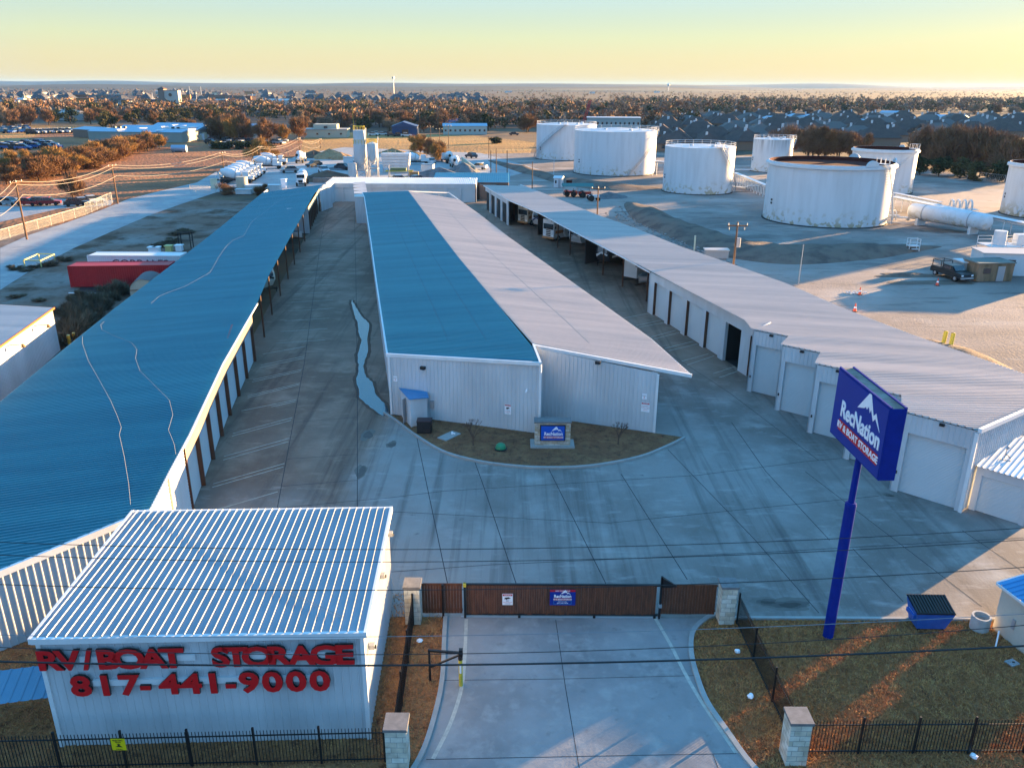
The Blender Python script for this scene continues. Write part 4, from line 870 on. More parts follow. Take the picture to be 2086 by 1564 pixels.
def caravan(label,px,py,rz,body,swoosh,l=6.4,h=2.7,w=2.4,kind='travel_trailer',dark_nose=True):
    g=S2(px,py); t=thing(kind,label,'camper',(g[0],g[1],0),rz)
    mb,prof=rounded_body(w,l,h,.55,nose=1.1); mb.build('body',body,t)
    k=[p for p in prof if p[1]>.55+h*.42 and p[0]<-l/2+1.0]
    mb=MB(); 
    for (y0_,z0_),(y1_,z1_) in zip(k,k[1:]): mb.quad((-w*.36,y0_-.02,z0_+.02),(w*.36,y0_-.02,z0_+.02),(w*.36,y1_-.02,z1_+.02),(-w*.36,y1_-.02,z1_+.02))
    mb.build('front_cap_window' ,M_glass if dark_nose else M_steel,t)
    mb=MB(); [mb.box((sx*w/2,yy,.55+h*.6),(.04,1.2,.6)) for sx in(-1,1) for yy in(-.6,1.6)]; mb.build('side_windows',M_glass,t)
    mb=MB(); [mb.box((sx*w/2,-.5,1.25),(.03,l*.6,.3)) for sx in(-1,1)]; flatpoly([(-1.0,.0),(-.2,.55),(.9,.3),(1.0,.5),(-.1,.85),(-1.1,.35)],(0,-l/2-.01,1.1),(1,0,0),(0,0,1),.02,mb); mb.build('stripe',swoosh,t)
    wheels(t,[(sx*(w/2-.1),yy) for sx in(-1,1) for yy in(.3,1.3)]); mb=MB(); mb.beam((-.6,-l/2+.2,.5),(0,-l/2-1.0,.5),.1,.1); mb.beam((.6,-l/2+.2,.5),(0,-l/2-1.0,.5),.1,.1); mb.cyl((0,-l/2-.9,.05),(0,-l/2-.9,.7),.05,.05,6); mb.build('tow_hitch',M_black,t)
    return t
M_rvw=mat('camper_white',(.66,.67,.68),.35,0,(.55,.56,.57),1,.4); M_rvb=mat('camper_beige',(.58,.53,.44),.4,0,(.48,.43,.36),1,.4); M_rvblk=mat('camper_black',(.04,.04,.05),.3); M_navy=mat('navy_stripe',(.03,.05,.16),.4); M_orange=mat('orange_brown_stripe',(.45,.20,.08),.4)
def motorhome(label,px,py,rz,body,stripe):
    g=S2(px,py); t=thing('motorhome',label,'motorhome',(g[0],g[1],0),rz); w,l,h=2.5,7,3.0
    mb=MB(); mb.box((0,0,.5+h/2),(w,l,h)); mb.build('body',body,t); MB().box((0,-l/2-.02,.5+h*.62),(w*.9,.05,h*.3)).build('windscreen',M_glass,t)
    mb=MB(); [mb.box((0,-l/2-.03,.9+.28*i),(.95,.05,.16)) for i in range(5)]; mb.build('grille',M_black,t)
    boxes('headlight',M_white,t,[((s*.95,-l/2-.03,.95),(.3,.06,.22)) for s in(-1,1)]); MB().box((0,-l/2-.08,.55),(w,.2,.3)).build('bumper',stripe,t)
    boxes('mirror',M_black,t,[((s*(w/2+.15),-l/2+.2,.5+h*.6),(.15,.12,.4)) for s in(-1,1)]); MB().box((0,1,.6+h),(.9,1.2,.25)).build('roof_unit',M_white,t)
    boxes('side_stripe',stripe,t,[((s*(w/2+.01),0,1.5),(.02,l*.9,.5)) for s in(-1,1)]); wheels(t,[(s*(w/2-.12),y) for s in(-1,1) for y in(-2.4,2.0)],.45); return t
rzv=R(-52)
def under(y,dx=0): return fy(y)+dx
def px_of(x,y): return None
def S_at(label,fn,x,y,*a,**k):
    t=fn(label,1000,900,*a,**k); t.location=(x,y,0); return t
for lab,fn,px,py,a,k in (
 ('beige motorhome with a black louvred front at the far end of the covered bays',motorhome,1064,459,(M_rvb,M_orange),{}),
 ('white camper trailer with a dark rounded nose window beside the beige motorhome',caravan,1090,465,(M_rvw,M_navy),{}),
 ('tan and white motorhome with an orange stripe in the third covered bay',motorhome,1116,491,(M_rvw,M_orange),{}),
 ('silver white camper with a blue swoosh beside the tan motorhome',caravan,1136,489,(M_rvw,M_navy),{'dark_nose':False}),
 ('white camper with grey swoosh standing alone behind a brown column',caravan,1166,502,(M_rvw,M_steel),{'dark_nose':True}),
 ('black camper with a white nose graphic in the dark bay',caravan,1222,541,(M_rvblk,M_white),{'dark_nose':False})):
    g=S2(px,py); t=fn(lab,px,py,R(-46),*a,**k); dv=Matrix.Rotation(R(-46),3,'Z')@Vector((0,1,0)); L=3.6; t.location=(g[0]+dv.x*L,g[1]+dv.y*L,0)
g=S2(1283,574); t=thing('cargo_trailer','plain white box cargo trailer in the last covered bay','trailer',(g[0]+1.9,g[1]+1.9,0),R(-46)); MB().box((0,0,1.75),(2.3,5.5,2.3)).build('box_body',M_rvw,t); wheels(t,[(s*1.15,y) for s in(-1,1) for y in(-.4,.5)]); mb=MB(); mb.beam((-.6,-2.7,.5),(0,-4.0,.5),.1,.1); mb.beam((.6,-2.7,.5),(0,-4,.5),.1,.1); mb.build('tow_hitch',M_black,t)
def boat(label,x,y,rz):
    t=thing('boat_on_trailer',label,'boat',(x,y,0),rz); mb=MB(); st=[(-3.0,.05,.6,1.5),(-2.2,.75,.55,1.45),(-.8,1.15,.5,1.4),(2.6,1.1,.5,1.35)]
    vs=[]
    for yy,wd,zb,zt_ in st: vs+=[(0,yy,zb),(-wd*.7,yy,zb+.25),(-wd,yy,zt_),(wd,yy,zt_),(wd*.7,yy,zb+.25)]
    fs=[]; 
    for i in range(len(st)-1):
        for j in range(5): fs.append((i*5+j,i*5+(j+1)%5,(i+1)*5+(j+1)%5,(i+1)*5+j))
    fs.append((15,16,17,18,19)); mb.add(vs,fs); mb.build('hull',M_rvw,t)
    mb=MB(); mb.add([(0,-2.7,1.55),(-1.1,-.8,1.45),(1.1,-.8,1.45),(0,-.6,2.0),(-1.05,2.5,1.4),(1.05,2.5,1.4),(0,2.0,1.9)],[(0,1,3),(0,3,2),(1,4,6,3),(2,3,6,5),(4,5,6)]); mb.build('boat_cover',mat('grey_canvas',(.22,.24,.27),.8),t)
    mb=MB(); [mb.beam((s*.6,2.2,.45),(s*.1,-3.6,.45),.08,.08) for s in(-1,1)]; mb.build('trailer_frame',M_brown,t); wheels(t,[(s*1.0,1.0) for s in(-1,1)],.32); return t
g=S2(1308,585); boat('small boat under a grey cover beside the white cargo trailer',g[0]+1.6,g[1]+1.6,R(-46))
g=S2(560,592); t=caravan('beige camper nose with a sweeping black band sticking out under the left roof',560,592,R(70),M_rvb,M_black); t.location=(g[0]-3.4,g[1]+.6,0)
g=S2(602,490); t=boat('white boat with a black motor poking out at the far left covered bays',g[0]-1.5,g[1]+.5,R(70))
# grass: short dry blades on the near lawns and the island bed
def tris(name,m,P,parent=None):
    """P: (n,3,3) array of triangles in one mesh"""
    n=len(P); me=bpy.data.meshes.new(name); me.vertices.add(n*3); me.vertices.foreach_set('co',P.reshape(-1).astype(np.float32))
    me.loops.add(n*3); me.loops.foreach_set('vertex_index',np.arange(n*3,dtype=np.int32)); me.polygons.add(n); me.polygons.foreach_set('loop_start',np.arange(0,n*3,3,dtype=np.int32))
    try: me.polygons.foreach_set('loop_total',np.full(n,3,dtype=np.int32))
    except Exception: pass
    me.update(calc_edges=True); me.materials.append(m); o=bpy.data.objects.new(name,me); C.objects.link(o)
    if parent is not None: o.parent=parent
    return o
def inpoly(x,y,poly):
    c=np.zeros(len(x),bool); n=len(poly)
    for i in range(n):
        x1,y1=poly[i][:2]; x2,y2=poly[(i+1)%n][:2]
        if y1==y2: continue
        k=((y1>y)!=(y2>y))&(x<(x2-x1)*(y-y1)/(y2-y1)+x1); c^=k
    return c
def grass(polyg,n,hmin,hmax,z,bx,m,name='lawn_grass'):
    x=rng.uniform(bx[0],bx[1],n); y=rng.uniform(bx[2],bx[3],n); k=inpoly(x,y,polyg); x=x[k];y=y[k]; n=len(x)
    h=rng.uniform(hmin,hmax,n); a=rng.uniform(0,2*math.pi,n); w_=.018+h*.10; P=np.zeros((n,3,3)); lx=rng.normal(0,.6,n)*h; ly=rng.normal(0,.6,n)*h
    P[:,0]=np.stack([x-np.cos(a)*w_,y-np.sin(a)*w_,np.full(n,z)],1); P[:,1]=np.stack([x+np.cos(a)*w_,y+np.sin(a)*w_,np.full(n,z)],1); P[:,2]=np.stack([x+lx,y+ly,z+h],1)
    return tag(tris(name,m,P),'short dry winter grass with a few green tufts','grass',kind='stuff')
M_grass=ground('dry_grass_blades',(.46,.21,.08),[((.58,.30,.11),1.2,.45,.65),((.26,.11,.055),3,.5,.7),((.30,.25,.06),.6,.66,.76)],.9,0,1)
grass(LAW_R,120000,.03,.11,0,(8,28,20.4,32.4),M_grass); grass(LAW_L,60000,.03,.10,0,(-32,-3,20.4,34.4),M_grass); grass(bed,9000,.03,.08,.09,(-10,13,48,58),ground('bed_grass_blades',(.26,.13,.065),[((.32,.18,.08),1.2,.45,.65),((.14,.15,.04),.7,.62,.74)],.9,0,1))
# ---------------- storage tanks ----------------
def tank_mat(name,rust,stain,seed):
    m=bpy.data.materials.new(name); m.use_nodes=True; n=m.node_tree; b=n.nodes['Principled BSDF']; b.inputs['Roughness'].default_value=.55
    g=n.nodes.new('ShaderNodeNewGeometry'); s=n.nodes.new('ShaderNodeSeparateXYZ'); n.links.new(g.outputs['Position'],s.inputs[0])
    def noise(sc,st):
        mp=n.nodes.new('ShaderNodeMapping'); mp.inputs['Scale'].default_value=st; mp.inputs['Location'].default_value=(seed,seed*2,0); n.links.new(g.outputs['Position'],mp.inputs[0])
        no=n.nodes.new('ShaderNodeTexNoise'); no.inputs['Scale'].default_value=sc; no.inputs['Detail'].default_value=6; n.links.new(mp.outputs[0],no.inputs[0]); return no.outputs['Fac']
    def mr(src,a,b_,c=0,d=1):
        r=n.nodes.new('ShaderNodeMapRange'); [setattr(r.inputs[k],'default_value',v) for k,v in(('From Min',a),('From Max',b_),('To Min',c),('To Max',d))]; n.links.new(src,r.inputs[0]); return r.outputs[0]
    def mixc(f,c1,c2):
        x=n.nodes.new('ShaderNodeMixRGB'); n.links.new(f,x.inputs[0])
        if isinstance(c1,tuple): x.inputs[1].default_value=(*c1,1)
        else: n.links.new(c1,x.inputs[1])
        x.inputs[2].default_value=(*c2,1); return x.outputs[0]
    def mth(op,a,b_):
        x=n.nodes.new('ShaderNodeMath'); x.operation=op; n.links.new(a,x.inputs[0]); n.links.new(b_,x.inputs[1]); return x.outputs[0]
    c=mixc(mr(noise(.9,(1,1,.12)),.42,.7,0,.6),(.58,.61,.64),(.46,.48,.50))
    low=mr(s.outputs[2],3.2,.3)
    f=mth('MULTIPLY',mr(noise(1.1,(1,1,1)),.56-rust*.1,.60-rust*.1,0,.8),low); c=mixc(f,c,(.34,.27,.13))
    if stain: 
        f=mth('MULTIPLY',mr(noise(1.4,(1,1,.06)),.40,.62,0,.75),mr(s.outputs[2],5.0,9.5)); c=mixc(f,c,(.16,.16,.18))
    if rust>.8:
        f=mth('MULTIPLY',mr(noise(.35,(1,1,.5)),.55,.66,0,.8),mr(s.outputs[2],7,2)); c=mixc(f,c,(.25,.12,.05))
    n.links.new(c,b.inputs['Base Color']); return m
M_tw=mat('tank_white_trim',(.58,.60,.62),.5)
M_rust=mat('rusty_floating_roof',(.10,.022,.016),.95,0,(.05,.014,.012),.5,.7,spec=.1)
def tank(label,cx,cy,r,h,open_,rust,stain,stair,seed,seams=True):
    t=thing('storage_tank',label,'tank',(cx,cy,0)); m=tank_mat('tank_paint',rust,stain,seed)
    mb=MB(); mb.lathe([(r,.0),(r,h)] if not open_ else [(r,0),(r,h),(r-.12,h)],64,caps=False)
    mb.build('shell',m,t,smooth=True)
    MB().lathe([(r+.25,-.06),(r+.25,.10),(r,.12)],48).build('base_ring',mat('black_tar',(.03,.03,.03),.8),t)
    if open_:
        mb=MB(); mb.lathe([(r-.14,h-.75),(0,h-.74)],48); mb.build('floating_roof',M_rust,t); MB().lathe([(r-.12,h-.005),(r-.12,h-1.0)],64,caps=False).build('inner_wall',M_rust,t); mb=MB(); mb.lathe([(r+.02,h-.85),(r+.40,h-.7),(r+.40,h-.3),(r+.02,h-.25)],64,caps=False); mb.build('wind_girder',M_tw,t,smooth=False)
        phi=math.atan2(-cy,-cx)
        for th,sc in((R(158),.8),(R(38),1),(R(100),.8)) if r>9 else ((R(150),.6),):
            a=phi+th; x,y=(r-.1)*math.cos(a),(r-.1)*math.sin(a); mb=MB(); n=10; pts=[(1.3*sc*math.cos(math.pi*i/n),1.0*sc*math.sin(math.pi*i/n)) for i in range(n+1)]; tx=Vector((-math.sin(a),math.cos(a),0)); flatpoly(pts,(x,y,h-.1),tx,(0,0,1),.25,mb); mb.build('vent_hatch',M_tw,t)
    else:
        MB().lathe([(r+.06,h-.05),(r+.06,h+.05),(r*.5,h+.06+r*.028),(0,h+.06+r*.055)],48).build('cone_roof',M_tw,t,smooth=True)
        mb=MB(); rr=r-.1; pts=[(rr*math.cos(2*math.pi*i/48),rr*math.sin(2*math.pi*i/48),h+.95) for i in range(49)]; mb.tube(pts,.04,4); mb.tube([(p[0],p[1],h+.5) for p in pts],.03,4)
        for p in pts[::2]: mb.cyl((p[0],p[1],h),p,.03,.03,4)
        mb.build('guard_rail',M_tw,t)
        for th,q in((30,.7),(-30,.5),(120,.6)): a=math.atan2(-cy,-cx)+R(th); MB().cyl((r*q*math.cos(a),r*q*math.sin(a),h+.1),(r*q*math.cos(a),r*q*math.sin(a),h+.7),.45,.45,10).build('roof_hatch',M_tw,t)
    phi=math.atan2(-cy,-cx)
    if stair:
        a0,a1=stair; n=int(h/.28); mb=MB(); P=[]
        for i in range(n): k=i/(n-1); a=phi+R(a0+(a1-a0)*k); z=.2+(h-.1)*k; q=r+.5; mb.box((q*math.cos(a),q*math.sin(a),z),(.85,.35,.06),a); P.append((( r+.95)*math.cos(a),(r+.95)*math.sin(a),z+.05))
        for o in(-.05,): mb.tube([(p[0],p[1],p[2]+o) for p in P],.09,4)
        mb.build('spiral_stair',M_steel if not open_ else M_tw,t)
        mb=MB(); mb.tube([(p[0],p[1],p[2]+1.0) for p in P],.04,4); mb.tube([(p[0],p[1],p[2]+.55) for p in P],.03,4)
        for p in P[::4]: mb.cyl(p,(p[0],p[1],p[2]+1.0),.03,.03,4)
        mb.build('stair_rail',M_steel if not open_ else M_tw,t)
        a=phi+R(a1); q=r-.3; mb=MB(); mb.box((q*math.cos(a),q*math.sin(a),h+.25),(2.0,1.2,.08),a); 
        for sx in(-.9,0,.9):
            for sy in(-.55,.55): x_,y_=q*math.cos(a)+sx*math.cos(a)-sy*math.sin(a),q*math.sin(a)+sx*math.sin(a)+sy*math.cos(a); mb.cyl((x_,y_,h+.2),(x_,y_,h+1.3),.04,.04,4)
        for sy in(-.55,.55): mb.beam((q*math.cos(a)-.9*math.cos(a)-sy*math.sin(a),q*math.sin(a)-.9*math.sin(a)+sy*math.cos(a),h+1.3),(q*math.cos(a)+.9*math.cos(a)-sy*math.sin(a),q*math.sin(a)+.9*math.sin(a)+sy*math.cos(a),h+1.3),.05,.05)
        mb.build('top_platform',M_tw,t)
    a=phi+R(-58 if r>9 else -70); q=r+.02
    for z in(3.9,3.3): MB().box((q*math.cos(a),q*math.sin(a),z),(.04,.6,.38),a).build('number_plate',M_steel if 0 else M_black,t)
    a=phi+R(-38); MB().cyl((q*math.cos(a),q*math.sin(a),.9),((q+.15)*math.cos(a),(q+.15)*math.sin(a),.9),.4,.4,14).build('manhole',M_tw,t)
    return t
tank('largest nearest white tank with a rusty red open top, behind the right garage row',60.2,157.6,11.3,10.9,True,.22,0,(78,52),1)
tank('white tank with a rusty open top partly behind the nearest big tank',90.0,202.2,7.3,10.2,True,.1,0,(-40,62),2)
tank('white tank with big brown rust patches cut off by the right edge',107.5,164.2,8.2,10.1,True,.9,0,(70,40),3)
tank('medium white tank with cone roof standing between the two largest tanks',45.0,201.3,8.3,10.5,False,.3,0,(82,33),4)
tank('very wide white tank with a railing and a dark stair on its right side',29.9,245.7,11.9,11.9,False,0,0,(18,74),5)
tank('white tank with a diagonal grey stair overlapping behind the widest tank',18.6,294.0,10.4,11.4,False,0,0,(-80,-2),6)
tank('small slender white tank with dark grey staining round its top',78.1,251.7,5.8,9.3,False,0,1,(20,72),7)
# bullet tank, pipe racks, manifolds
A_=Vector(S(1862,430,2.3)); B_=Vector(S(2008,453,2.3)); d=(B_-A_).normalized(); L=(B_-A_).length; q=d.to_track_quat('Z','Y').to_matrix()
bt=thing('bullet_tank','long horizontal white pressure tank on saddles right of the nearest big tank','tank',tuple((A_+B_)/2-Vector((0,0,2.3))),world=True)
prof=[(0.01,-.9)]+[(1.45*math.sin(a),-.9+.9*(1-math.cos(a))) for a in(.4,.8,1.2)]+[(1.45,0),(1.45,L)]+[(1.45*math.sin(a),L+.9*math.cos(a)) for a in(1.2,.8,.4)]+[(0.01,L+.9)]
MB().lathe(prof,28,A_,q).build('shell',tank_mat('bullet_paint',.2,0,9),bt,smooth=True)
for k in(.12,.86): p=A_+d*L*k; mb=MB(); mb.box((p.x,p.y,.6),(2.2,.5,1.3),math.atan2(d.y,d.x)+R(90)); mb.build('saddle',M_tw,bt)
for k in(.18,.82): MB().lathe([(1.47,0),(1.5,.02),(1.5,.16),(1.47,.18)],28,A_+d*L*k,q).build('girth_band',M_steel,bt)
def rack(label,pa,pb,z,wd,top=True,step=4.5,name='pipe_rack'):
    a=Vector(S(*pa,z));b=Vector(S(*pb,z)); d=(b-a).normalized(); L=(b-a).length; n=Vector((-d.y,d.x,0)); t=thing(name,label,'pipe rack',(a.x,a.y,0),world=True)
    if top: MB().beam(a,b,wd,.12).build('cover',M_tw,t)
    for k in(-.3,0,.3): MB().cyl(a+n*wd*k-Vector((0,0,.35)),b+n*wd*k-Vector((0,0,.35)),.13,.13,8).build('pipe',M_tw,t)
    s=0
    while s<=L:
        p=a+d*s
        for k in(-.45,.45): MB().cyl((p.x+n.x*wd*k,p.y+n.y*wd*k,0),(p.x+n.x*wd*k,p.y+n.y*wd*k,z-.1),.09,.09,6).build('leg',M_tw,t)
        s+=step
    return t
rack('white covered pipe rack on legs running right past the bullet tank',(1818,400),(2130,462),2.6,1.8)
rack('narrow white pipe rack behind the bullet tank',(1822,393),(1916,412),2.6,1.0,step=7)
rack('white pipe rack with many short legs between the medium and nearest big tank',(1498,352),(1562,378),2.6,1.2,step=2.6)
rack('low white pipe bridge behind the medium tank',(1335,328),(1360,330),4.0,2.0,step=5)
rack('thin white pipe bridge in front of the small slender tank',(1496,343),(1534,343),2.4,.5,False,step=6)
def manifold(label,px,py,n,sc,rz=0):
    g=S2(px,py); t=thing('pipe_manifold',label,'pipes',(g[0],g[1],0),rz)
    for i in range(n): x=i*.9*sc; mb=MB(); mb.tube(smoothline([(x,0,0),(x,0,1.8*sc),(x,.5*sc,2.5*sc),(x,1.4*sc,2.5*sc),(x,1.9*sc,1.8*sc),(x,1.9*sc,0)],3),.16*sc,7); mb.build('bent_pipe',M_tw,t)
    MB().cyl((-.4,1,.6*sc),(n*.9*sc,1,.6*sc),.14*sc,.14*sc,8).build('cross_pipe',M_tw,t); MB().box((n*.45*sc,.9*sc,1.2*sc),(n*.9*sc+.6,1.6*sc,.08)).build('deck',M_tw,t); return t
manifold('white bent pipe manifold standing behind the bullet tank',1938,443,4,1.25,R(-10))
manifold('low white pipe fitting by the right foot of the nearest big tank',1818,449,2,.7,R(10))
def lowpipe(label,pts,z=.5,r=.2):
    P=[Vector(S(*p,z)) for p in pts]; t=thing('ground_pipe',label,'pipe',(P[0].x,P[0].y,0),world=True); MB().tube(P,r,8).build('pipe',M_tw,t)
    for p in P[1:-1]: MB().box((p.x,p.y,z/2),(.4,.4,z)).build('support',M_kerb,t)
lowpipe('low white pipe along the ground under the bullet tank',[(1812,442),(1850,444),(1905,441),(1930,440)])
lowpipe('low crooked white pipe at the right foot of the medium tank',[(1488,379),(1520,383),(1524,379),(1562,377)])
# walkway skid by the right edge, step stand
def frame_skid(label,px,py,l,w,h,nx,name='equipment_skid'):
    g=S2(px,py); t=thing(name,label,'skid',(g[0],g[1],0)); MB().box((l/2,w/2,h),(l,w,.12)).build('deck',M_tw,t)
    for i in range(nx+1):
        for y in(0,w): MB().cyl((l*i/nx,y,0),(l*i/nx,y,h+1.1),.06,.06,5).build('post',M_tw,t)
    mb=MB(); [mb.beam((0,y,h+z),(l,y,h+z),.06,.06) for y in(0,w) for z in(.55,1.1)]; mb.build('rail',M_tw,t); return t
sk=frame_skid('white railed equipment skid with tanks at the right edge behind the portable building',2016,520,9,4,1.2,4); MB().cyl((2.2,2,1.2),(2.2,2,3.4),.9,.9,14).build('vessel',M_tw,sk); MB().box((5.5,2,2.1),(1.8,1.4,1.6)).build('cabinet',M_tw,sk)
ss=frame_skid('little white railed step stand alone on the gravel',1851,512,1.6,1.0,.8,1,'step_stand'); MB().box((.8,-.3,.4),(1.0,.4,.08)).build('step',M_tw,ss)
# ---------------- earth mounds ----------------
M_berm=ground('dark_berm_gravel',(.17,.125,.10),[((.10,.075,.065),.3,.45,.6),((.17,.14,.10),1.2,.55,.75)],.95,1,5)
def berm(name,lo,up,h,m=None,n=8,steps=6):
    lo=smoothline([S2(*p) for p in lo],n); up=smoothline([S2(*p) for p in up],n); mb=MB(); k=min(len(lo),len(up)); vs=[]
    r=random.Random(len(name)); 
    for i in range(k):
        e=min(1,min(i,k-1-i)/8); mid=lerp(lo[i],up[i],.5); L_=lerp(mid,lo[i],e**.6); U_=lerp(mid,up[i],e**.6)
        for j in range(steps+1): t=j/steps; x,y=lerp(L_,U_,t); vs.append((x,y,-.06+h*e*(math.sin(math.pi*t)**.8)*(1+.12*math.sin(i*1.3+j)+r.uniform(-.08,.08))))
    w_=steps+1; mb.add(vs,[(i*w_+j,i*w_+j+1,(i+1)*w_+j+1,(i+1)*w_+j) for i in range(k-1) for j in range(steps)]); return tag(mb.build(name,m or M_berm,smooth=True),kind='structure')
berm('earth_berm',[(1250,418),(1290,448),(1345,475),(1430,510),(1520,530),(1640,538),(1800,525),(1920,508)],[(1300,405),(1340,425),(1385,448),(1440,465),(1510,488),(1610,500),(1760,500),(1920,496)],1.2)
berm('earth_berm',[(1062,352),(1130,372),(1230,388),(1345,392)],[(1062,345),(1140,360),(1240,372),(1350,376)],1.0)
berm('earth_berm',[(985,330),(1060,352),(1120,368)],[(1000,322),(1070,340),(1140,352)],1.2)
berm('earth_berm',[(1850,690),(1930,725),(2020,770),(2086,800)],[(1880,680),(1990,715),(2060,748),(2086,760)],.5)
def heap(label,px,py,rx,ry,h,m,seed,z=-.05,rz=0,name='stockpile'):
    g=S2(px,py); r=random.Random(seed); mb=MB(); n,kk=26,7; vs=[]
    ph=[r.uniform(0,6) for _ in range(4)]
    for j in range(kk):
        t=j/(kk-1)
        for i in range(n): a=2*math.pi*i/n; k=1+.16*math.sin(3*a+ph[0])+.10*math.sin(5*a+ph[1])+r.uniform(-.05,.05); rr=(1-t)*k; vs.append((rx*rr*math.cos(a),ry*rr*math.sin(a),h*(t**.9)*(1+.1*math.sin(4*a+ph[2])*(1-t))))
    mb.add(vs,[(j*n+i,j*n+(i+1)%n,(j+1)*n+(i+1)%n,(j+1)*n+i) for j in range(kk-1) for i in range(n)]); return put(mb,name,m,label,'heap',(g[0],g[1],z),rz)
M_sand=ground('tan_sand',(.34,.22,.12),[((.24,.15,.08),.5,.45,.6),((.40,.28,.16),2,.55,.7)],.95,1,3)
M_soil=ground('brown_soil_heap',(.13,.085,.06),[((.08,.05,.04),.5,.45,.6),((.2,.13,.08),2,.55,.7)],.95,1,3)
M_agg=ground('grey_aggregate',(.16,.155,.16),[((.10,.10,.105),.5,.45,.6)],.95,.8,3)
heap('tan sand heap sunlit in front of the far field, left of the silos',672,322,7,5,3.2,M_sand,1); heap('sand heap at the right end of the tan heaps, nearest the silos',694,324,5,4,2.4,M_sand,2); heap('greyish heap at the left end of the tan sand heaps',640,320,7,5,2.4,M_soil,3)
heap('broad brown soil heap behind the far end of the middle building, left of the silos',668,366,8,6,2.6,M_soil,4); heap('grey gravel heap right of the silo towers',895,360,8.5,5,2.6,M_agg,5); heap('steep dark gravel heap beside the cream ramp wall',945,352,5,7,3.0,M_agg,6); heap('low grey heap behind the aggregate bins',870,330,5,3,1.4,M_agg,7)
heap('small heap of gravel beside the green canopy',1240,402,4,3,1.3,M_agg,8); heap('dark low mound on the gravel by the parked pickup',1850,560,4.5,1.6,.35,M_berm,9)
r=random.Random(5); mb=MB()
for i in range(520):
    t=r.random(); x,y=lerp((1262,432),(1400,500),t/.5) if t<.5 else lerp((1400,500),(1480,540),(t-.5)/.5); g=S2(x+r.gauss(0,14),y+r.gauss(0,5)); s=r.uniform(.1,.4); mb.box((g[0],g[1],s*.2-.05),(s,s*.8,s*.6),r.uniform(0,3),r.uniform(-.4,.4))
tag(mb.build('rubble',mat('pale_rubble',(.30,.28,.26),.9,0,(.14,.13,.13),2,.8)),'broken rock rubble along the back of the right garage row','rubble',kind='stuff')

# ---------------- poles ----------------
def upole(label,px,py,h,arm=True,rot=0.0,trafo=False,r=.15,base=None,m=M_polew,group='utility poles around the site'):
    g=S2(*base) if base else S2(px,py,h); t=thing('utility_pole',label,'pole',(g[0],g[1],0),rot,group); MB().cyl((0,0,-.1),(0,0,h),r,r*.65,8).build('shaft',m,t)
    if arm:
        MB().box((0,-.12,h-.45),(2.4,.12,.14)).build('crossarm',m,t); cyls('insulator',M_steel,t,[((x,-.12,h-.38),(x,-.12,h-.12),.07,.05,6) for x in(-1.1,0,1.1)])
    if trafo: MB().cyl((.32,0,h-3.0),(.32,0,h-1.9),.27,.27,12).build('transformer',M_steel,t); cyls('cutout',M_steel,t,[((x,-.2,h-.9),(x,-.2,h-.6),.06,.06,6) for x in(-1,.8)])
    return t
upole('tall brown utility pole with crossarm and grey transformer behind the right garage row',1503,452,9.0,True,0,True)
upole('thin pale pole with a wire cage at its base right of the transformer pole',1637,498,5.2,False,r=.07,m=M_steel)
upole('dark pole with a wide crossarm beside the far part of the right garage row',1219,379,7.6,True)
upole('thin dark pole behind the far end of the right garage row',1084,340,6.5,False,r=.13,base=(1084,385))
for k,(x,y,b) in enumerate([(1000,310,362),(1011,311,356),(1033,324,362),(996,306,322)]): upole(['dark pole of the pair behind the blue-roofed workshop, left one','dark pole of the pair behind the blue-roofed workshop, right one','dark pole at the right end of the blue-roofed workshop','short pole with a white box left of the pole pair'][k],x,y,7.2,False,r=.14,base=(x,b))
upole('white lamp pole standing right of the white electrical hut',1128,331,7.0,False,r=.07,m=M_tw,base=(1128,357))
for k,(x,y,b) in enumerate([(878,278,305),(896,262,312),(914,276,302),(856,252,270),(754,232,262)]): upole(['pale thin pole in the field right of the silos, left of three','pale thin pole in the field right of the silos, middle of three','pale thin pole in the field right of the silos, right of three','pole beside the dark blue barn','thin pole rising behind the silos'][k],x,y,9.0 if k<3 else 12,True,r=.13,base=(x,b))
LP=[((-60,540),(-105,420)),((55,487),(30,366)),((240,415),(228,334)),((459,370),(448,309)),((533,343),(528,297)),((612,325),(606,280)),((653,302),(650,282))]
tops=[]
for k,(b,tp) in enumerate(LP):
    g=S2(*b); d=ray(*tp); hh=H+d.z*(math.hypot(*g)/math.hypot(d.x,d.y)); tops.append((g[0],g[1],hh))
    if k: upole(['','tall brown utility pole nearest the left edge','brown utility pole by the end of the chain link fence','utility pole beside the row of mixer trucks','utility pole rising in front of the bare orange trees','utility pole beside the far sand heaps','short far utility pole in front of the cream building'][k],0,0,hh,True,R(75),base=b,r=.17)
for k,dz in enumerate((-.2,-.75,-2.4)):
    P=[]
    for a,b in zip(tops,tops[1:]):
        for i in range(10): t=i/10; P.append((a[0]+(b[0]-a[0])*t+(k-.5)*.5,a[1]+(b[1]-a[1])*t,a[2]+(b[2]-a[2])*t+dz-1.3*4*t*(1-t)))
    P.append((tops[-1][0],tops[-1][1],tops[-1][2]+dz)); mb=MB(); mb.tube(P,.028,4); tag(mb.build('power_line',mat('sunlit_cable',(.45,.40,.32),.5)),['uppermost sagging power line along the left road poles','second sagging power line along the left road poles','lowest sagging power line along the left road poles'][k],'power line')
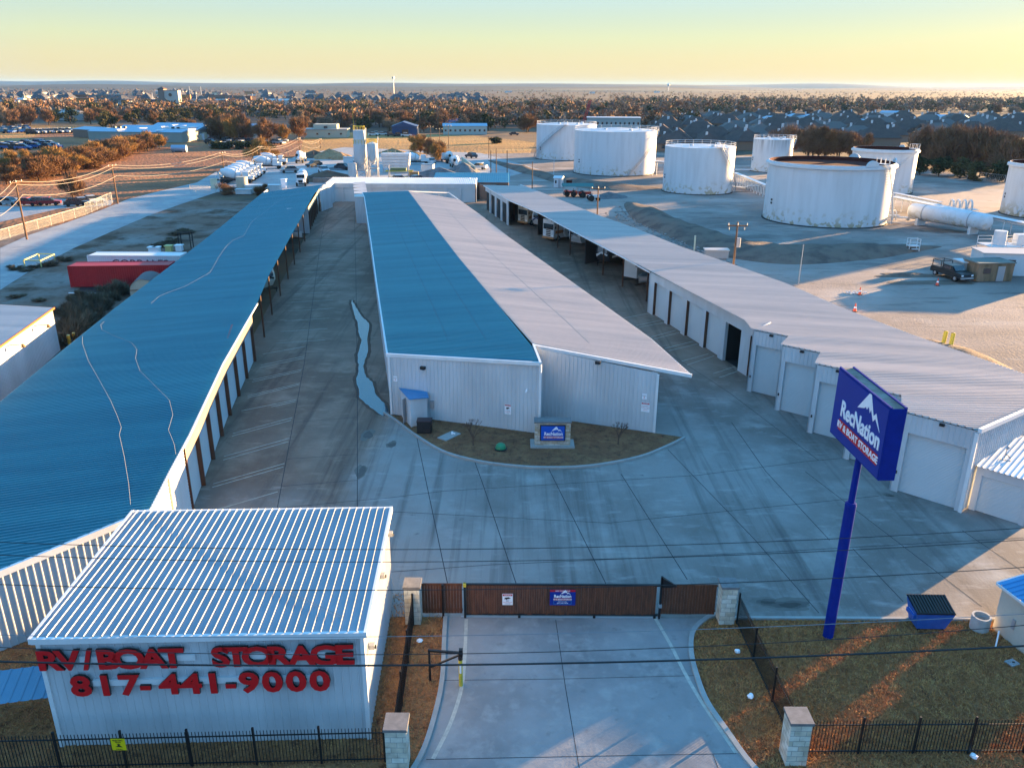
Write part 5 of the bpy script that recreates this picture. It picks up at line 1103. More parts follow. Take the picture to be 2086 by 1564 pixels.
# ---------------- back row, workshop ----------------
bb=thing('garage_row','white row of ten roller doors closing the far end of the yard','building',(-24,179,0),world=True)
xa,xb,yb_=-40.6,-8.0,178.6; mb=MB(); wbox(mb,(xa,yb_),(xb,yb_),3.05,3.85,.25); pit=(xb-xa-.6)/10
for i in range(11):
    x=xa+.05+i*pit; wbox(mb,(x,yb_),(x+.55,yb_),0,3.05,.25)
wbox(mb,(xb,yb_),(xb,yb_+8),0,3.8,.2); mb.build('wall',M_wall,bb)
for i in range(10):
    x=xa+.6+i*pit; MB().b0(x,x+pit-.55,yb_+.18,yb_+.24,0,3.05).build('roller_door',M_door,bb); MB().b0(x-.04,x,yb_+.02,yb_+.18,0,3.05).build('door_jamb',M_black,bb)
mb=MB(); ribroof(mb,[(xa-.1,yb_-.15,3.88),(xb+.1,yb_-.15,3.88)],[(xa-.1,yb_+8.2,4.3),(xb+.1,yb_+8.2,4.3)],R(90.001),.42,.09); mb.build('roof',M_trim,bb)
wk=thing('workshop','brown walled workshop with a blue metal roof behind the far garage row','building',(-10,192,0),world=True)
xl=S(884,370,3.7)[0]; xr_=S(1036,371,3.7)[0]; yw=S(960,371,3.7)[1]
M_tan=mat('brown_wall_panel',(.20,.13,.10),.8)
MB().b0(xl,xr_,yw,yw+8,0,3.6).build('wall',M_tan,wk); MB().b0(-7.4,-3.6,182.5,yw-.1,0,3.3).build('side_room',M_tan,wk)
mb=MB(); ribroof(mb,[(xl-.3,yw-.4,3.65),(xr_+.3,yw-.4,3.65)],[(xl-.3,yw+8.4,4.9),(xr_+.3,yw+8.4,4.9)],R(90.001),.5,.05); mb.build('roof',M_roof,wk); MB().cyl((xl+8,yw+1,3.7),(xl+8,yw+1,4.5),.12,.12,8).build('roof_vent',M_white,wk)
# ---------------- concrete plant ----------------
M_silo=mat('silo_paint',(.56,.58,.60),.5,0,(.42,.43,.43),.8,.6,stretch=(1,1,.3))
def silo(label,px,py,r,zt,zb_,zc,extra=None):
    g=S2(px,py); t=thing('silo',label,'silo',(g[0],g[1],0)); MB().lathe([(.35,zc),(r,zb_),(r,zt),(.1,zt+.5)],24).build('bin',M_silo,t,smooth=True)
    for sx in(-1,1):
        for sy in(-1,1): MB().box((sx*r*.8,sy*r*.8,zb_/2),(.22,.22,zb_)).build('leg',M_steel,t)
    mb=MB()
    for z0,z1 in((.3,zb_*.45),(zb_*.5,zb_*.95)):
        for s in(-1,1): mb.beam((-r*.8,s*r*.8,z0),(r*.8,s*r*.8,z1),.1,.1); mb.beam((r*.8,s*r*.8,z0),(-r*.8,s*r*.8,z1),.1,.1); mb.beam((s*r*.8,-r*.8,z0),(s*r*.8,r*.8,z1),.1,.1)
    for z in(zb_*.48,): 
        for s in(-1,1): mb.beam((-r*.9,s*r*.85,z),(r*.9,s*r*.85,z),.16,.2); mb.beam((s*r*.85,-r*.9,z),(s*r*.85,r*.9,z),.16,.2)
    mb.build('brace',M_steel,t)
    mb=MB(); pts=[(r*.95*math.cos(2*math.pi*i/12),r*.95*math.sin(2*math.pi*i/12),zt+1.1) for i in range(13)]; mb.tube(pts,.05,4); mb.tube([(p[0],p[1],zt+.6) for p in pts],.04,4); [mb.cyl((p[0],p[1],zt),p,.04,.04,4) for p in pts[:-1]]; mb.build('top_rail',M_yellow,t); return t
s1=silo('tallest double-stacked white silo of the concrete plant',737,364,1.75,9.0,4.6,2.6)
MB().cyl((0,0,9.0),(0,0,12.6),1.6,1.6,24).build('upper_bin',M_silo,s1,smooth=True); MB().cyl((-1.4,.5,9),(-1.5,.5,19),.06,.04,5).build('whip_antenna',M_yellow,s1); MB().cyl((1.5,-.6,8),(1.9,-.6,13.2),.14,.14,8).build('fill_pipe',M_tw,s1); MB().box((0,0,3.2),(2.2,2.2,1.8)).build('weigh_hopper',M_silo,s1)
mb=MB(); pts=[(1.55*math.cos(2*math.pi*i/12),1.55*math.sin(2*math.pi*i/12),13.6) for i in range(13)]; mb.tube(pts,.05,4); [mb.cyl((p[0],p[1],12.6),p,.04,.04,4) for p in pts[:-1]]; mb.build('upper_rail',M_yellow,s1)
s2=silo('shorter white silo on a cross-braced tower right of the tallest silo',762,365,1.45,9.2,5.8,3.9); MB().cyl((1.2,0,8),(1.6,0,11),.12,.12,8).build('fill_pipe',M_tw,s2)
g=S2(719,366); t=thing('silo','squat grey standing cylinder left of the tallest silo','silo',(g[0],g[1],0)); MB().cyl((0,0,0),(0,0,4.4),1.15,1.15,20).build('bin',M_silo,t,smooth=True); MB().lathe([(1.2,4.4),(.3,4.7)],16).build('lid',M_steel,t)
g=S2(778,352); t=thing('aggregate_bin','pale boarded aggregate bin hopper right of the silos','hopper',(g[0],g[1],0)); w_=S2(836,352)[0]-g[0]
mb=MB()
for i in range(5): mb.b0(-.2*i*.5+.4,w_-.4+.2*i*.5,-.1*i-.02,3,1.2+i*.85,1.98+i*.85)
mb.build('boarded_wall',M_silo,t); cyls('rail_post',M_steel,t,[((w_*i/4,0,5.4),(w_*i/4,0,6.3),.06,.06,5) for i in range(5)]); boxes('leg',M_steel,t,[((x,0.3,.6),(.25,.25,1.2)) for x in(.5,w_/2,w_-.5)])
g=S2(792,367); t=thing('conveyor_frame','yellow steel conveyor frame with a green hopper in front of the boarded bin','conveyor',(g[0],g[1],0)); w_=S2(832,367)[0]-g[0]
boxes('leg',M_steel,t,[((x,y,1.9),(.18,.18,3.8)) for x in(0,w_) for y in(0,2)]); mb=MB(); [mb.beam((-1,y,z),(w_+1.2,y,z),.15,.2) for y in(0,2) for z in(2.3,)]; mb.beam((-.2,0,.8),(w_,0,.8),.15,.15); mb.build('beam',M_yellow,t)
mb=MB(); mb.prism([(.5,.2),(w_-.5,.2),(w_-.5,1.8),(.5,1.8)],2.4,3.1); mb.build('hopper',mat('olive_hopper',(.14,.17,.08),.6),t); MB().box((w_+1.5,1,1.6),(2.4,1.4,1.0)).build('drive_box',M_sand,t)
blocks=mat('grey_concrete_block',(.24,.22,.21),.85,0,(.14,.13,.12),1,.7)
a=Vector(S(638,372));b=Vector(S(708,372)); t=thing('block_wall','low grey concrete block wall in front of the brown soil heap','wall',(a.x,a.y,0),world=True); n=7
for i in range(n): p=a.lerp(b,(i+.5)/n); MB().box((p.x,p.y,.6),((b-a).length/n-.08,.7,1.2)).build('block',blocks,t)
a=Vector(S(941,331));b=Vector(S(968,352)); t=thing('retaining_wall','cream concrete wall beside the steep gravel heap','wall',(a.x,a.y,0),world=True); MB().beam(a+Vector((0,0,.9)),b+Vector((0,0,.9)),.3,1.8).build('slab',M_cream,t)

# ---------------- mixer trucks ----------------
M_mix=mat('mixer_white',(.62,.64,.66),.4,0,(.5,.52,.54),1,.4); M_blued=mat('truck_chassis_dark',(.03,.03,.035),.6)
def mixer(label,px,py,rz):
    g=S2(px,py); t=thing('mixer_truck',label,'mixer truck',(g[0],g[1],0),rz,'concrete mixer trucks at the plant')
    MB().box((0,.2,.85),(1.0,8.6,.35)).build('chassis',M_blued,t)
    mb=MB(); mb.box((0,-3.1,1.95),(2.2,1.5,1.9)); mb.build('cab',M_mix,t); MB().box((0,-4.3,1.35),(1.5,1.3,.9)).build('bonnet',M_mix,t); MB().box((0,-3.88,2.4),(1.9,.06,.75)).build('windscreen',M_glass,t); MB().box((0,-4.97,1.3),(1.0,.05,.6)).build('grille',M_black,t)
    boxes('headlight',M_white,t,[((s*.6,-4.97,1.05),(.2,.05,.2)) for s in(-1,1)]); boxes('fender',M_mix,t,[((s*.95,-4.2,1.15),(.35,1.2,.25)) for s in(-1,1)])
    ax=Vector((0,1,-.0)); q=Vector((0,.97,.24)).normalized().to_track_quat('Z','Y').to_matrix(); MB().lathe([(.6,-2.4),(1.15,-1.5),(1.28,0),(1.1,1.4),(.55,2.7),(.4,2.7)],18,(0,.6,2.45),q).build('drum',M_mix,t,smooth=True)
    MB().lathe([(1.2,-.1),(1.3,-.08),(1.3,.08),(1.2,.1)],18,Vector((0,.6,2.45))+q@Vector((0,0,-1.2)),q).build('drum_ring',M_steel,t)
    mb=MB(); mb.beam((0,3.4,2.9),(.0,4.7,1.5),.6,.12); mb.build('chute',M_mix,t); MB().box((0,3.6,1.9),(1.2,.2,1.8)).build('rear_frame',M_mix,t); MB().cyl((.5,3.9,2.6),(.5,4.0,2.6),.45,.45,12).build('spare_tyre',M_rubber,t)
    for x in(-1,1):
        for y in(-4.0,1.6,2.8): MB().cyl((x*.85,y,.52),(x*1.2,y,.52),.52,.52,14).build('wheel',M_rubber,t)
    return t
m0=mixer('nearest white mixer truck of the parked row beside the leaning pole',478,373,R(98))
def mcopy(label,px,py,rz): g=S2(px,py); return copy_tree(m0,(g[0],g[1],0),rz,label)
for i,(x,y) in enumerate([(485,369),(492,365),(499,361),(507,355)]): mcopy(['second','third','fourth','farthest'][i]+' white mixer truck of the front parked row',x,y,R(98))
mcopy('mixer truck with a pale drum in the second parked group, nearest one',541,344,R(97)); mcopy('mixer truck in the second parked group, far one with only its cab clear',553,336,R(97))
mcopy('mixer truck backed against the far heaps, sunlit drum',613,331,R(185)); mcopy('mixer truck driving toward the camera on the gravel road',617,376,R(8)); mcopy('mixer truck right of the boarded bin',843,335,R(95)); mcopy('mixer truck facing away by the pale field behind the gravel heap',913,332,R(200)); mcopy('mixer truck with a domed drum beside the steep gravel heap',927,342,R(190))
g=S2(495,390); t=thing('water_tank','sunlit cream upright water tank in front of the mixer row','tank',(g[0],g[1],0)); MB().cyl((0,0,.5),(0,0,3.4),1.35,1.35,20).build('tank_body',M_beige,t,smooth=True); cyls('leg',M_steel,t,[((x,y,0),(x,y,.6),.08,.08,5) for x in(-.9,.9) for y in(-.9,.9)])
def boxthing(name,label,cat,px,py,dims,rz,m,roofm=None,door=True,pitch=0,group=None):
    g=S2(px,py); t=thing(name,label,cat,(g[0],g[1],0),rz,group); w,l,h=dims; MB().b0(0,w,0,l,0,h).build('wall',m,t)
    mb=MB()
    if pitch: mb.add([(-.2,-.2,h),(w+.2,-.2,h),(w+.2,l+.2,h),(-.2,l+.2,h),(-.2,l/2,h+pitch),(w+.2,l/2,h+pitch)],[(0,1,5,4),(3,4,5,2),(0,4,3),(1,2,5),(0,3,2,1)])
    else: mb.b0(-.12,w+.12,-.12,l+.12,h,h+.14)
    mb.build('roof',roofm or m,t)
    if door: MB().b0(w*.55,w*.55+min(1,w*.3),-.05,.01,.02,min(2.05,h*.85)).build('door',M_steel,t); MB().b0(w*.15,w*.35,-.05,.01,h*.45,h*.75).build('window',M_glass,t)
    return t
a,b=S2(500,392),S2(556,384); boxthing('low_shed','long low grey container shed in front of the mixer trucks','shed',500,393,(8.0,2.4,1.6),R(3),M_silo,None,False); boxthing('skip_bin','small grey open bin left of the low grey shed','bin',480,396,(3.6,2,1.0),R(3),M_silo,None,False)
boxthing('portable_toilet','small white cabin at the plant gate by the roof end','cabin',573,383,(1.2,1.2,2.0),0,M_white,None,False); boxthing('sign_hoarding','upright cream board standing beside the gravel road','board',430,384,(1.6,.3,2.2),R(20),M_cream,None,False)

# ---------------- right yard objects ----------------
boxthing('electrical_hut','small white electrical hut with a louvre left of the green canopy','hut',1128,382,(2.0,2.4,2.3),R(-14),M_tw,M_tw,True,.5)
boxthing('control_box','small dark control box beside the white electrical hut','box',1154,377,(1.4,1.0,1.1),0,M_rust,M_dark,False)
cn=thing('canopy','green metal canopy on thin posts sheltering red tractors','canopy',(*S2(1147,402),0)); boxes('post',M_steel,cn,[((x,y,1.2),(.1,.1,2.4)) for x in(.2,3.4,6.6) for y in(.2,3.2)])
MB().add([(0,0,0)],[]) if 0 else None
mb=MB(); mb.add([(-.2,-.2,2.4),(7,-.2,2.4),(7,1.7,3.0),(-.2,1.7,3.0),(-.2,3.6,2.4),(7,3.6,2.4)],[(0,1,2,3),(3,2,5,4),(0,3,4),(1,5,2),(0,4,5,1)]); mb.build('roof',mat('green_metal_roof',(.03,.13,.12),.5,.2),cn)
M_tr=mat('tractor_red',(.42,.03,.015),.5)
def tractor(label,px,py,rz,m,name='tractor'):
    g=S2(px,py); t=thing(name,label,'tractor',(g[0],g[1],0),rz); MB().box((0,-.5,.95),(.7,1.6,.55)).build('bonnet',m,t); MB().box((0,.6,.8),(.9,.9,.4)).build('body',m,t); MB().box((0,.75,1.25),(.5,.45,.5)).build('seat',M_black,t); boxes('fender',m,t,[((s*.75,.7,1.2),(.35,1.0,.12)) for s in(-1,1)])
    MB().tube([(0,.15,1.1),(0,.35,1.55)],.03,5).build('steering_column',M_black,t); MB().cyl((.0,-.9,1.2),(0,-.9,1.8),.04,.04,6).build('exhaust',M_black,t)
    for s in(-1,1): MB().cyl((s*.6,.7,.65),(s*.95,.7,.65),.65,.65,16).build('wheel',M_rubber,t); MB().cyl((s*.5,-1.0,.38),(s*.72,-1.0,.38),.38,.38,14).build('wheel',M_rubber,t)
    return t
tractor('red tractor at the left end under the green canopy',1160,400,R(95),M_tr); tractor('red tractor in the middle under the green canopy',1175,401,R(80),M_tr); tractor('small red and yellow machine at the right end under the green canopy',1192,402,R(100),M_tr)
t=tractor('white and black utility buggy parked right of the green canopy',1209,409,R(100),M_rvw,'utility_buggy'); t['category']='buggy'
# pickup truck
def prof_body(w,prof):
    mb=MB(); k=len(prof); vs=[(-w/2,y,z) for y,z in prof]+[(w/2,y,z) for y,z in prof]; mb.add(vs,[tuple(range(k)),tuple(range(k,2*k))[::-1]]+[(i,i+k,(i+1)%k+k,(i+1)%k) for i in range(k)]); return mb
g=S2(1936,566); a=Vector(S(1903,556));b=Vector(S(1962,574)); hd=math.atan2((b-a).y,(b-a).x)+R(90)
pk=thing('pickup_truck','dark pickup truck with a rack in its bed parked beside the grey sheds','pickup truck',(g[0],g[1],0),hd)
M_pk=mat('dark_truck_paint',(.03,.035,.04),.3,.3)
prof_body(1.95,[(-2.85,.5),(-2.85,1.0),(-2.7,1.12),(-1.5,1.2),(2.85,1.2),(2.85,.5)]).build('body',M_pk,pk); prof_body(1.75,[(-1.5,1.2),(-.85,1.85),(.75,1.85),(.9,1.2)]).build('cab',M_pk,pk)
prof_body(1.55,[(-1.53,1.28),(-.92,1.80),(-.95,1.86),(-1.6,1.3)]).build('windscreen',M_glass,pk); mb=MB(); [mb.box((s*.88,-.1,1.52),(.04,1.4,.42)) for s in(-1,1)]; mb.build('side_windows',M_glass,pk)
boxes('headlight',M_white,pk,[((s*.75,-2.87,.9),(.3,.05,.18)) for s in(-1,1)]); MB().box((0,-2.9,.55),(1.9,.15,.2)).build('bumper',M_steel,pk); MB().box((0,1.9,1.22),(1.7,1.7,.1)).build('bed_floor',M_black,pk)
mb=MB()
for y in(1.1,2.7): mb.beam((-.85,y,2.1),(.85,y,2.1),.07,.07); [mb.beam((s*.85,y,1.2),(s*.85,y,2.1),.07,.07) for s in(-1,1)]
[mb.beam((s*.85,1.1,2.1),(s*.85,2.7,2.1),.07,.07) for s in(-1,1)]; mb.build('bed_rack',M_black,pk); wheels(pk,[(s*.92,y) for s in(-1,1) for y in(-1.9,1.8)],.4,.26)
M_old=mat('weathered_plywood',(.30,.19,.12),.9,0,(.10,.08,.045),1.2,.9,stretch=(1,1,.25))
boxthing('portable_building','weathered brown portable building with water stained walls','building',1988,574,(5.0,3.2,2.35),R(6),M_old,mat('weathered_roof',(.16,.17,.15),.8)); boxthing('small_shed','small pale shed between the pickup and the weathered building','shed',1958,566,(2.3,2.4,2.0),R(3),mat('pale_corrugated',(.36,.36,.35),.6,0,(.25,.25,.25),3,.7,stretch=(3,3,.3)),M_tw,False)
boxthing('portable_building','white portable office building cut off by the right edge','building',1996,560,(12,4,2.9),R(-7),M_tw,M_roofw)
boxthing('low_hut','low hut with a pale blue roof behind the right garage row beside a yellow post','hut',1436,527,(3.4,1.6,1.2),R(-4),M_steel,M_roofw,False); g=S2(1414,510); t=thing('marker_post','yellowish wooden marker post behind the right garage row','post',(g[0],g[1],0)); MB().box((0,0,1.1),(.22,.22,2.4)).build('shaft',M_cream,t)
M_or=mat('cone_orange',(.8,.10,.05),.5)
for x,y,l in((1751,600,'orange cone standing in the gravel beside scattered debris'),(1741,634,'orange and white cone close behind the right garage roof'),(1909,581,'red cone on dark gravel in front of the parked pickup')):
    g=S2(x,y); t=thing('traffic_cone',l,'cone',(g[0],g[1],-.03)); MB().box((0,0,.03),(.5,.5,.05)).build('base',M_black,t); MB().cyl((0,0,.05),(0,0,.95),.2,.05,12).build('cone',M_or,t); MB().cyl((0,0,.4),(0,0,.6),.155,.115,12).build('white_band',M_white,t)
for x,y,l in((1921,702,'left one of two leaning yellow bollards behind the right garage roof'),(1936,706,'right one of two leaning yellow bollards behind the right garage roof')):
    g=S2(x,y); t=thing('bollard',l,'bollard',(g[0],g[1],0)); MB().cyl((0,0,-.2),(.25,.35,1.25),.2,.2,14).build('post',M_yellow,t); MB().cyl((.25,.35,1.25),(.27,.37,1.3),.2,.1,14).build('cap',M_yellow,t)
r=random.Random(8); mb=MB(); 
for i in range(16): g=S2(1725+r.uniform(0,40),596+r.uniform(-2,3)); mb.box((g[0],g[1],.05),(r.uniform(.2,.7),.15,.12),r.uniform(0,3))
tag(mb.build('debris',M_tw),'scattered pale debris on the gravel beside the orange cone','debris',kind='stuff')
for (x,y,a,b) in((1915,470,5,2.6),(1905,575,6,1.6),(1700,472,0,0),(1800,455,3,2),(1560,360,3,1.5),(1660,520,5,1.2),(1500,390,4,1.2)):
    if a: blob('dark_ground_patch',x,y,a,b,M_berm,-.04,seed=x)

# ---------------- left lot ----------------
def container(name,label,cat,pa,pb,w,h,m,rz=None):
    a=Vector(S(*pa,2.62));b=Vector(S(*pb,2.62)); L=12.2; a.z=0; b.z=0; an=math.atan2((b-a).y,(b-a).x); t=thing(name,label,cat,(a.x,a.y,0),an)
    mb=MB(); ribwall(mb,(0,0),(L,0),.1,h,h,.28,.04); ribwall(mb,(L,0),(L,w),.1,h,h,.28,.04); ribwall(mb,(L,w),(0,w),.1,h,h,.28,.04); ribwall(mb,(0,w),(0,0),.1,h,h,.28,.04); mb.build('side_wall',m,t); MB().b0(0,L,0,w,h-.03,h+.02).build('roof',m,t); beams('frame_rail',m,t,[((0,y,z),(L,y,z),.12,.14) for y in(-.02,w+.02) for z in(.12,h)]); boxes('corner_post',m,t,[((x,y,h/2),(.14,.14,h)) for x in(0,L) for y in(0,w)]); return t
ct=container('shipping_container','red forty foot shipping container on the left lot','container',(138,543),(330,541),2.44,2.62,mat('container_red',(.42,.012,.02),.5,0,(.30,.012,.02),1,.6))
wt=container('trailer_box','white trailer box with dark CORRALES lettering behind the red container','trailer',(178,521),(370,522),2.44,2.62,M_rvw)
textobj('side_lettering','CORRALES',1.25,mat('dark_grey_lettering',(.06,.07,.09),.6),(6.9,-.08,1.65),(1,0,0),(0,0,1),.01,.01,wt,xs=1.25); MB().box((6.0,-.07,1.05),(8.5,.02,.12)).build('lettering_underline',M_black,wt)
a=Vector(S(268,614)); t=thing('quonset_shed','small beige barrel-roofed shed in front of the red container','shed',(a.x,a.y,0),R(12)); n=12; w_,h_=3.0,1.5; pr=[(w_/2-w_/2*math.cos(math.pi*i/n),1.3+1.25*math.sin(math.pi*i/n)) for i in range(n+1)]
mb=MB(); mb.add([(x,0,z) for x,z in[(0,0)]+pr+[(w_,0)]],[tuple(range(n+3))]); mb.add([(x,4.5,z) for x,z in[(0,0)]+pr+[(w_,0)]],[tuple(range(n+3))]); mb.b0(0,w_,.01,4.49,0,1.3); mb.build('wall',M_beige,t)
mb=MB(); [mb.quad((a[0],-.1,a[1]+.03),(b[0],-.1,b[1]+.03),(b[0],4.6,b[1]+.03),(a[0],4.6,a[1]+.03)) for a,b in zip(pr,pr[1:])]; mb.build('roof',mat('grey_shingle',(.13,.12,.12),.9),t); MB().b0(0,w_,-.05,0.0,1.28,1.36).build('trim_strip',M_brown,t)
fr=thing('yellow_frame','pale yellow rectangular steel stand on short legs by the gravel road','frame',(*S2(52,540),0)); c=[Vector(S(*p,.9)) for p in((48,530),(82,531),(110,518),(78,517))]; o=Vector(fr.location)
beams('rail',M_yellow:=mat('pale_yellow_paint',(.55,.50,.20),.6),fr,[((c[i]-o)[:],(c[(i+1)%4]-o)[:],.14,.14) for i in range(4)]); boxes('leg',M_yellow,fr,[(((p-o).x,(p-o).y,.45),(.12,.12,.9)) for p in c])
t=thing('ground_beam','long pale pipe lying on the ground in front of the red container','pipe',(*S2(140,598),0),world=True); MB().cyl(Vector(S(140,597,.1)),Vector(S(244,598,.1)),.08,.08,8).build('pipe',M_white,t)
tag(struct('dark_ground_patch',[S2(*p) for p in((165,583),(262,585),(262,596),(155,596))],-.04,M_dark))
for k,(x,y,m) in enumerate([(303,516,M_white),(312,516,M_white),(337,513,M_yellow),(358,512,M_white)]): boxthing('crate',['white crate left of the pair beside the brush','white crate right of the pair beside the brush','yellow crate beside the left roof edge','pale crate standing next to the black rack'][k],'crate',x,y,(.9,.8,.8),0,m,None,False)
t=thing('steel_rack','tall black steel rack behind the left roof edge','rack',(*S2(366,506),0)); mb=MB(); [mb.beam((x,y,0),(x,y,2.4),.12,.12) for x in(0,1.8) for y in(0,1.0)]; mb.build('upright',M_black,t); mb=MB(); [mb.beam((0,y,z),(1.8,y,z),.1,.1) for y in(0,1) for z in(1.1,2.4)]; mb.build('crossbar',M_black,t)
# cream warehouse at the left edge
wh=thing('warehouse','white warehouse with an orange eave trim and two gooseneck lamps at the left edge','building',(-43.2,73.2,0),world=True)
W=[(-43.3,73.4),(-40.6,58.2),(-38.4,45.0)]; mb=MB(); ribwall(mb,W[2],W[0],0,4.1,4.15,.3,.03); ribwall(mb,W[0],(-62,75.0),0,4.1,4.1,.3,.03); mb.build('wall',M_wall,wh)
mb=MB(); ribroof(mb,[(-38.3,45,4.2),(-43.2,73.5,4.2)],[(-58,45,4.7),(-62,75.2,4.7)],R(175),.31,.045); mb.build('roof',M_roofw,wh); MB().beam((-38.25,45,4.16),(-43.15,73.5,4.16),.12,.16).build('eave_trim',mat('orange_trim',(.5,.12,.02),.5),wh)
for k,(px,py) in enumerate([(70,664),(16,704)]):
    p=facepoint(px,py,W[2],W[0]); lm=MB(); nn=Vector((1,.17,0)); lm.tube([p,p+nn*.3+Vector((0,0,.05)),p+nn*1.1+Vector((0,0,.05))],.035,6); o=lm.build('gooseneck_arm',M_brown,wh); MB().cyl(p+nn*1.1+Vector((0,0,.1)),p+nn*1.15+Vector((0,0,-.18)),.08,.2,10).build('lamp_shade',mat('amber_shade',(.30,.16,.04),.5),o)
# chain link fences
def wire_fence(label,a,b,h,step,m,seg=.35,mesh=True):
    a=Vector(S(*a));b=Vector(S(*b)); L=(b-a).length;d=(b-a)/L; t=thing('chain_fence',label,'fence',(a.x,a.y,0),world=True)
    mb=MB(); s=0
    while s<L: p=a+d*s; mb.beam((p.x,p.y,.05),(p.x+d.x*seg*2,p.y+d.y*seg*2,h),.02,.02); mb.beam((p.x+d.x*seg*2,p.y+d.y*seg*2,.05),(p.x,p.y,h),.02,.02); s+=seg
    mb.beam((a.x,a.y,h),(b.x,b.y,h),.05,.05); mb.build('wire_mesh',m,t); n=max(1,int(L/step))
    for i in range(n+1): p=a+d*(L*i/n); MB().cyl((p.x,p.y,0),(p.x,p.y,h+.1),.05,.05,6).build('post',m,t)
M_galv=mat('galvanised_wire',(.45,.44,.40),.5,.2)
wire_fence('chain link fence running along the near side of the left gravel road',(-10,494),(176,438),1.7,4,M_galv); wire_fence('short chain link gate section by the second pole',(176,438),(229,414),2.2,3,M_galv)
wire_fence('chain link fence in front of the mixer truck lot',(388,392),(545,396),1.6,5,M_galv); wire_fence('long wire fence below the bare tree belt on the right',(1868,352),(2086,380),2.2,6,M_steel,.7)
# ---------------- trees ----------------
def crown_tris(r,n,rx,rz,z0,kind,ls):
    """leaf- or twig-sized triangles spread through clumps of a crown"""
    k=r.integers(9,15); cc=r.normal(0,1,(k,3)); cc/=np.linalg.norm(cc,axis=1)[:,None]; cc*=(r.uniform(.35,.85,k)[:,None]); cc*=np.array([rx,rx,rz]); cr=r.uniform(.28,.5,k)*rx
    idx=r.integers(0,k,n); d=r.normal(0,1,(n,3)); d/=np.linalg.norm(d,axis=1)[:,None]; rad=r.uniform(0,1,n)**(.45 if kind!='bare' else .7)
    p=cc[idx]+d*(rad*cr[idx])[:,None]*np.array([1,1,.85]); p[:,2]+=z0+rz
    P=np.zeros((n,3,3))
    if kind=='bare':
        o=p-np.array([0,0,z0]); o/=np.linalg.norm(o,axis=1)[:,None]; o+=r.normal(0,.45,(n,3)); o[:,2]+=.25; sd_=np.cross(o,r.normal(0,1,(n,3))); sd_/=np.linalg.norm(sd_,axis=1)[:,None]
        L=ls*r.uniform(.6,1.6,n)[:,None]; P[:,0]=p-o*L*.5-sd_*ls*.10; P[:,1]=p-o*L*.5+sd_*ls*.10; P[:,2]=p+o*L*.8
    else:
        for j in range(3): P[:,j]=p+r.normal(0,ls*.6,(n,3))
    return P
def tree_mat(name,c1,c2,c3): return ground(name,c1,[(c2,.35,.42,.6),(c3,1.3,.5,.72)],.95,0,1)
M_bark=mat('tree_bark',(.07,.045,.03),.95)
TM={'rust':tree_mat('rusty_twigs',(.16,.08,.04),(.21,.12,.055),(.08,.045,.025)),'brown':tree_mat('brown_twigs',(.17,.09,.05),(.24,.14,.08),(.09,.055,.035)),'olive':tree_mat('olive_foliage',(.065,.06,.025),(.09,.08,.03),(.03,.035,.015)),
    'green':tree_mat('evergreen_foliage',(.022,.035,.014),(.04,.05,.018),(.012,.02,.01)),'tan':tree_mat('tan_twigs',(.24,.17,.11),(.30,.22,.15),(.14,.09,.06)),'grey':tree_mat('grey_twigs',(.13,.105,.09),(.18,.15,.13),(.08,.06,.05)),'gold':tree_mat('golden_twigs',(.28,.15,.045),(.34,.20,.06),(.12,.07,.03))}
def make_tree(kind,h,n,seed,m,ls,name,label,group,wide=.42):
    r=np.random.default_rng(seed); t=thing(name,label,'tree',(0,0,0),0,group); tk=MB(); tk.cyl((0,0,-.2),(0,0,h*.35),h*.028,h*.018,6)
    for i in range(5): a=i*1.26+seed; tk.cyl((0,0,h*(.16+.04*i)),(h*.26*math.cos(a),h*.26*math.sin(a),h*(.5+.07*i)),h*.014,h*.004,4,False)
    tk.cyl((0,0,h*.35),(h*.03,0,h*.8),h*.018,h*.004,5,False); tk.build('trunk',M_bark,t)
    tris('crown',m,crown_tris(r,n,h*wide*1.12,h*.46,h*.03,'bare' if kind=='bare' else 'leaf',ls),t); return t
TM['brown2']=tree_mat('pale_brown_twigs',(.22,.135,.085),(.30,.19,.12),(.09,.06,.045)); PROTO={}; used=set()
specs={'rust':('bare','bare_tree'),'brown':('bare','bare_tree'),'olive':('leaf','broadleaf_tree'),'green':('leaf','evergreen_tree'),'tan':('bare','bare_tree'),'grey':('bare','bare_tree'),'gold':('bare','bare_tree')}
def proto(c,v,label,group):
    kd,nm=specs[c]; return make_tree(kd,8.0,3600 if kd=='bare' else 1800,hash((ord(c[0]),v))%999+v,TM[c],.55 if kd=='bare' else .42,nm,label,group,(.42,.50,.36)[v%3])
NT=[0]
def plant(x,y,h,c,label,group,wx=1.0):
    v=random.randrange(3); k=(c,v); NT[0]+=1
    if k not in PROTO:
        t=proto(c,v,label,group); PROTO[k]=t
    else: t=copy_tree(PROTO[k],label=label,group=group)
    t['label']=label; t['group']=group; t.location=(x,y,-.1-(h*.2 if h<5.2 else 0)); t.rotation_euler=(0,0,random.uniform(0,6.28)); s=h/8.0; t.scale=(s*wx,s*wx,s); return t
def belt(pts,n,hs,cols,label,group,wx=1.0,jit=3):
    """scatter n trees along a pixel polyline"""
    P=[S2(*p) for p in pts]; seg=[math.dist(a,b) for a,b in zip(P,P[1:])]; T=sum(seg)
    for i in range(n):
        d=T*(i+random.random()*.8)/n
        for (a,b),s in zip(zip(P,P[1:]),seg):
            if d<=s: q=lerp(a,b,d/s); break
            d-=s
        plant(q[0]+random.gauss(0,jit),q[1]+random.gauss(0,jit),random.uniform(*hs),random.choice(cols),label,group,wx)
belt([(0,378),(60,368),(110,358),(160,345),(205,335),(250,318),(300,302)],46,(5,7.5),['rust','gold','rust'],'bushy rust-brown tree in the hedge row slanting across the left field','hedge row in the left field',1.45,2)
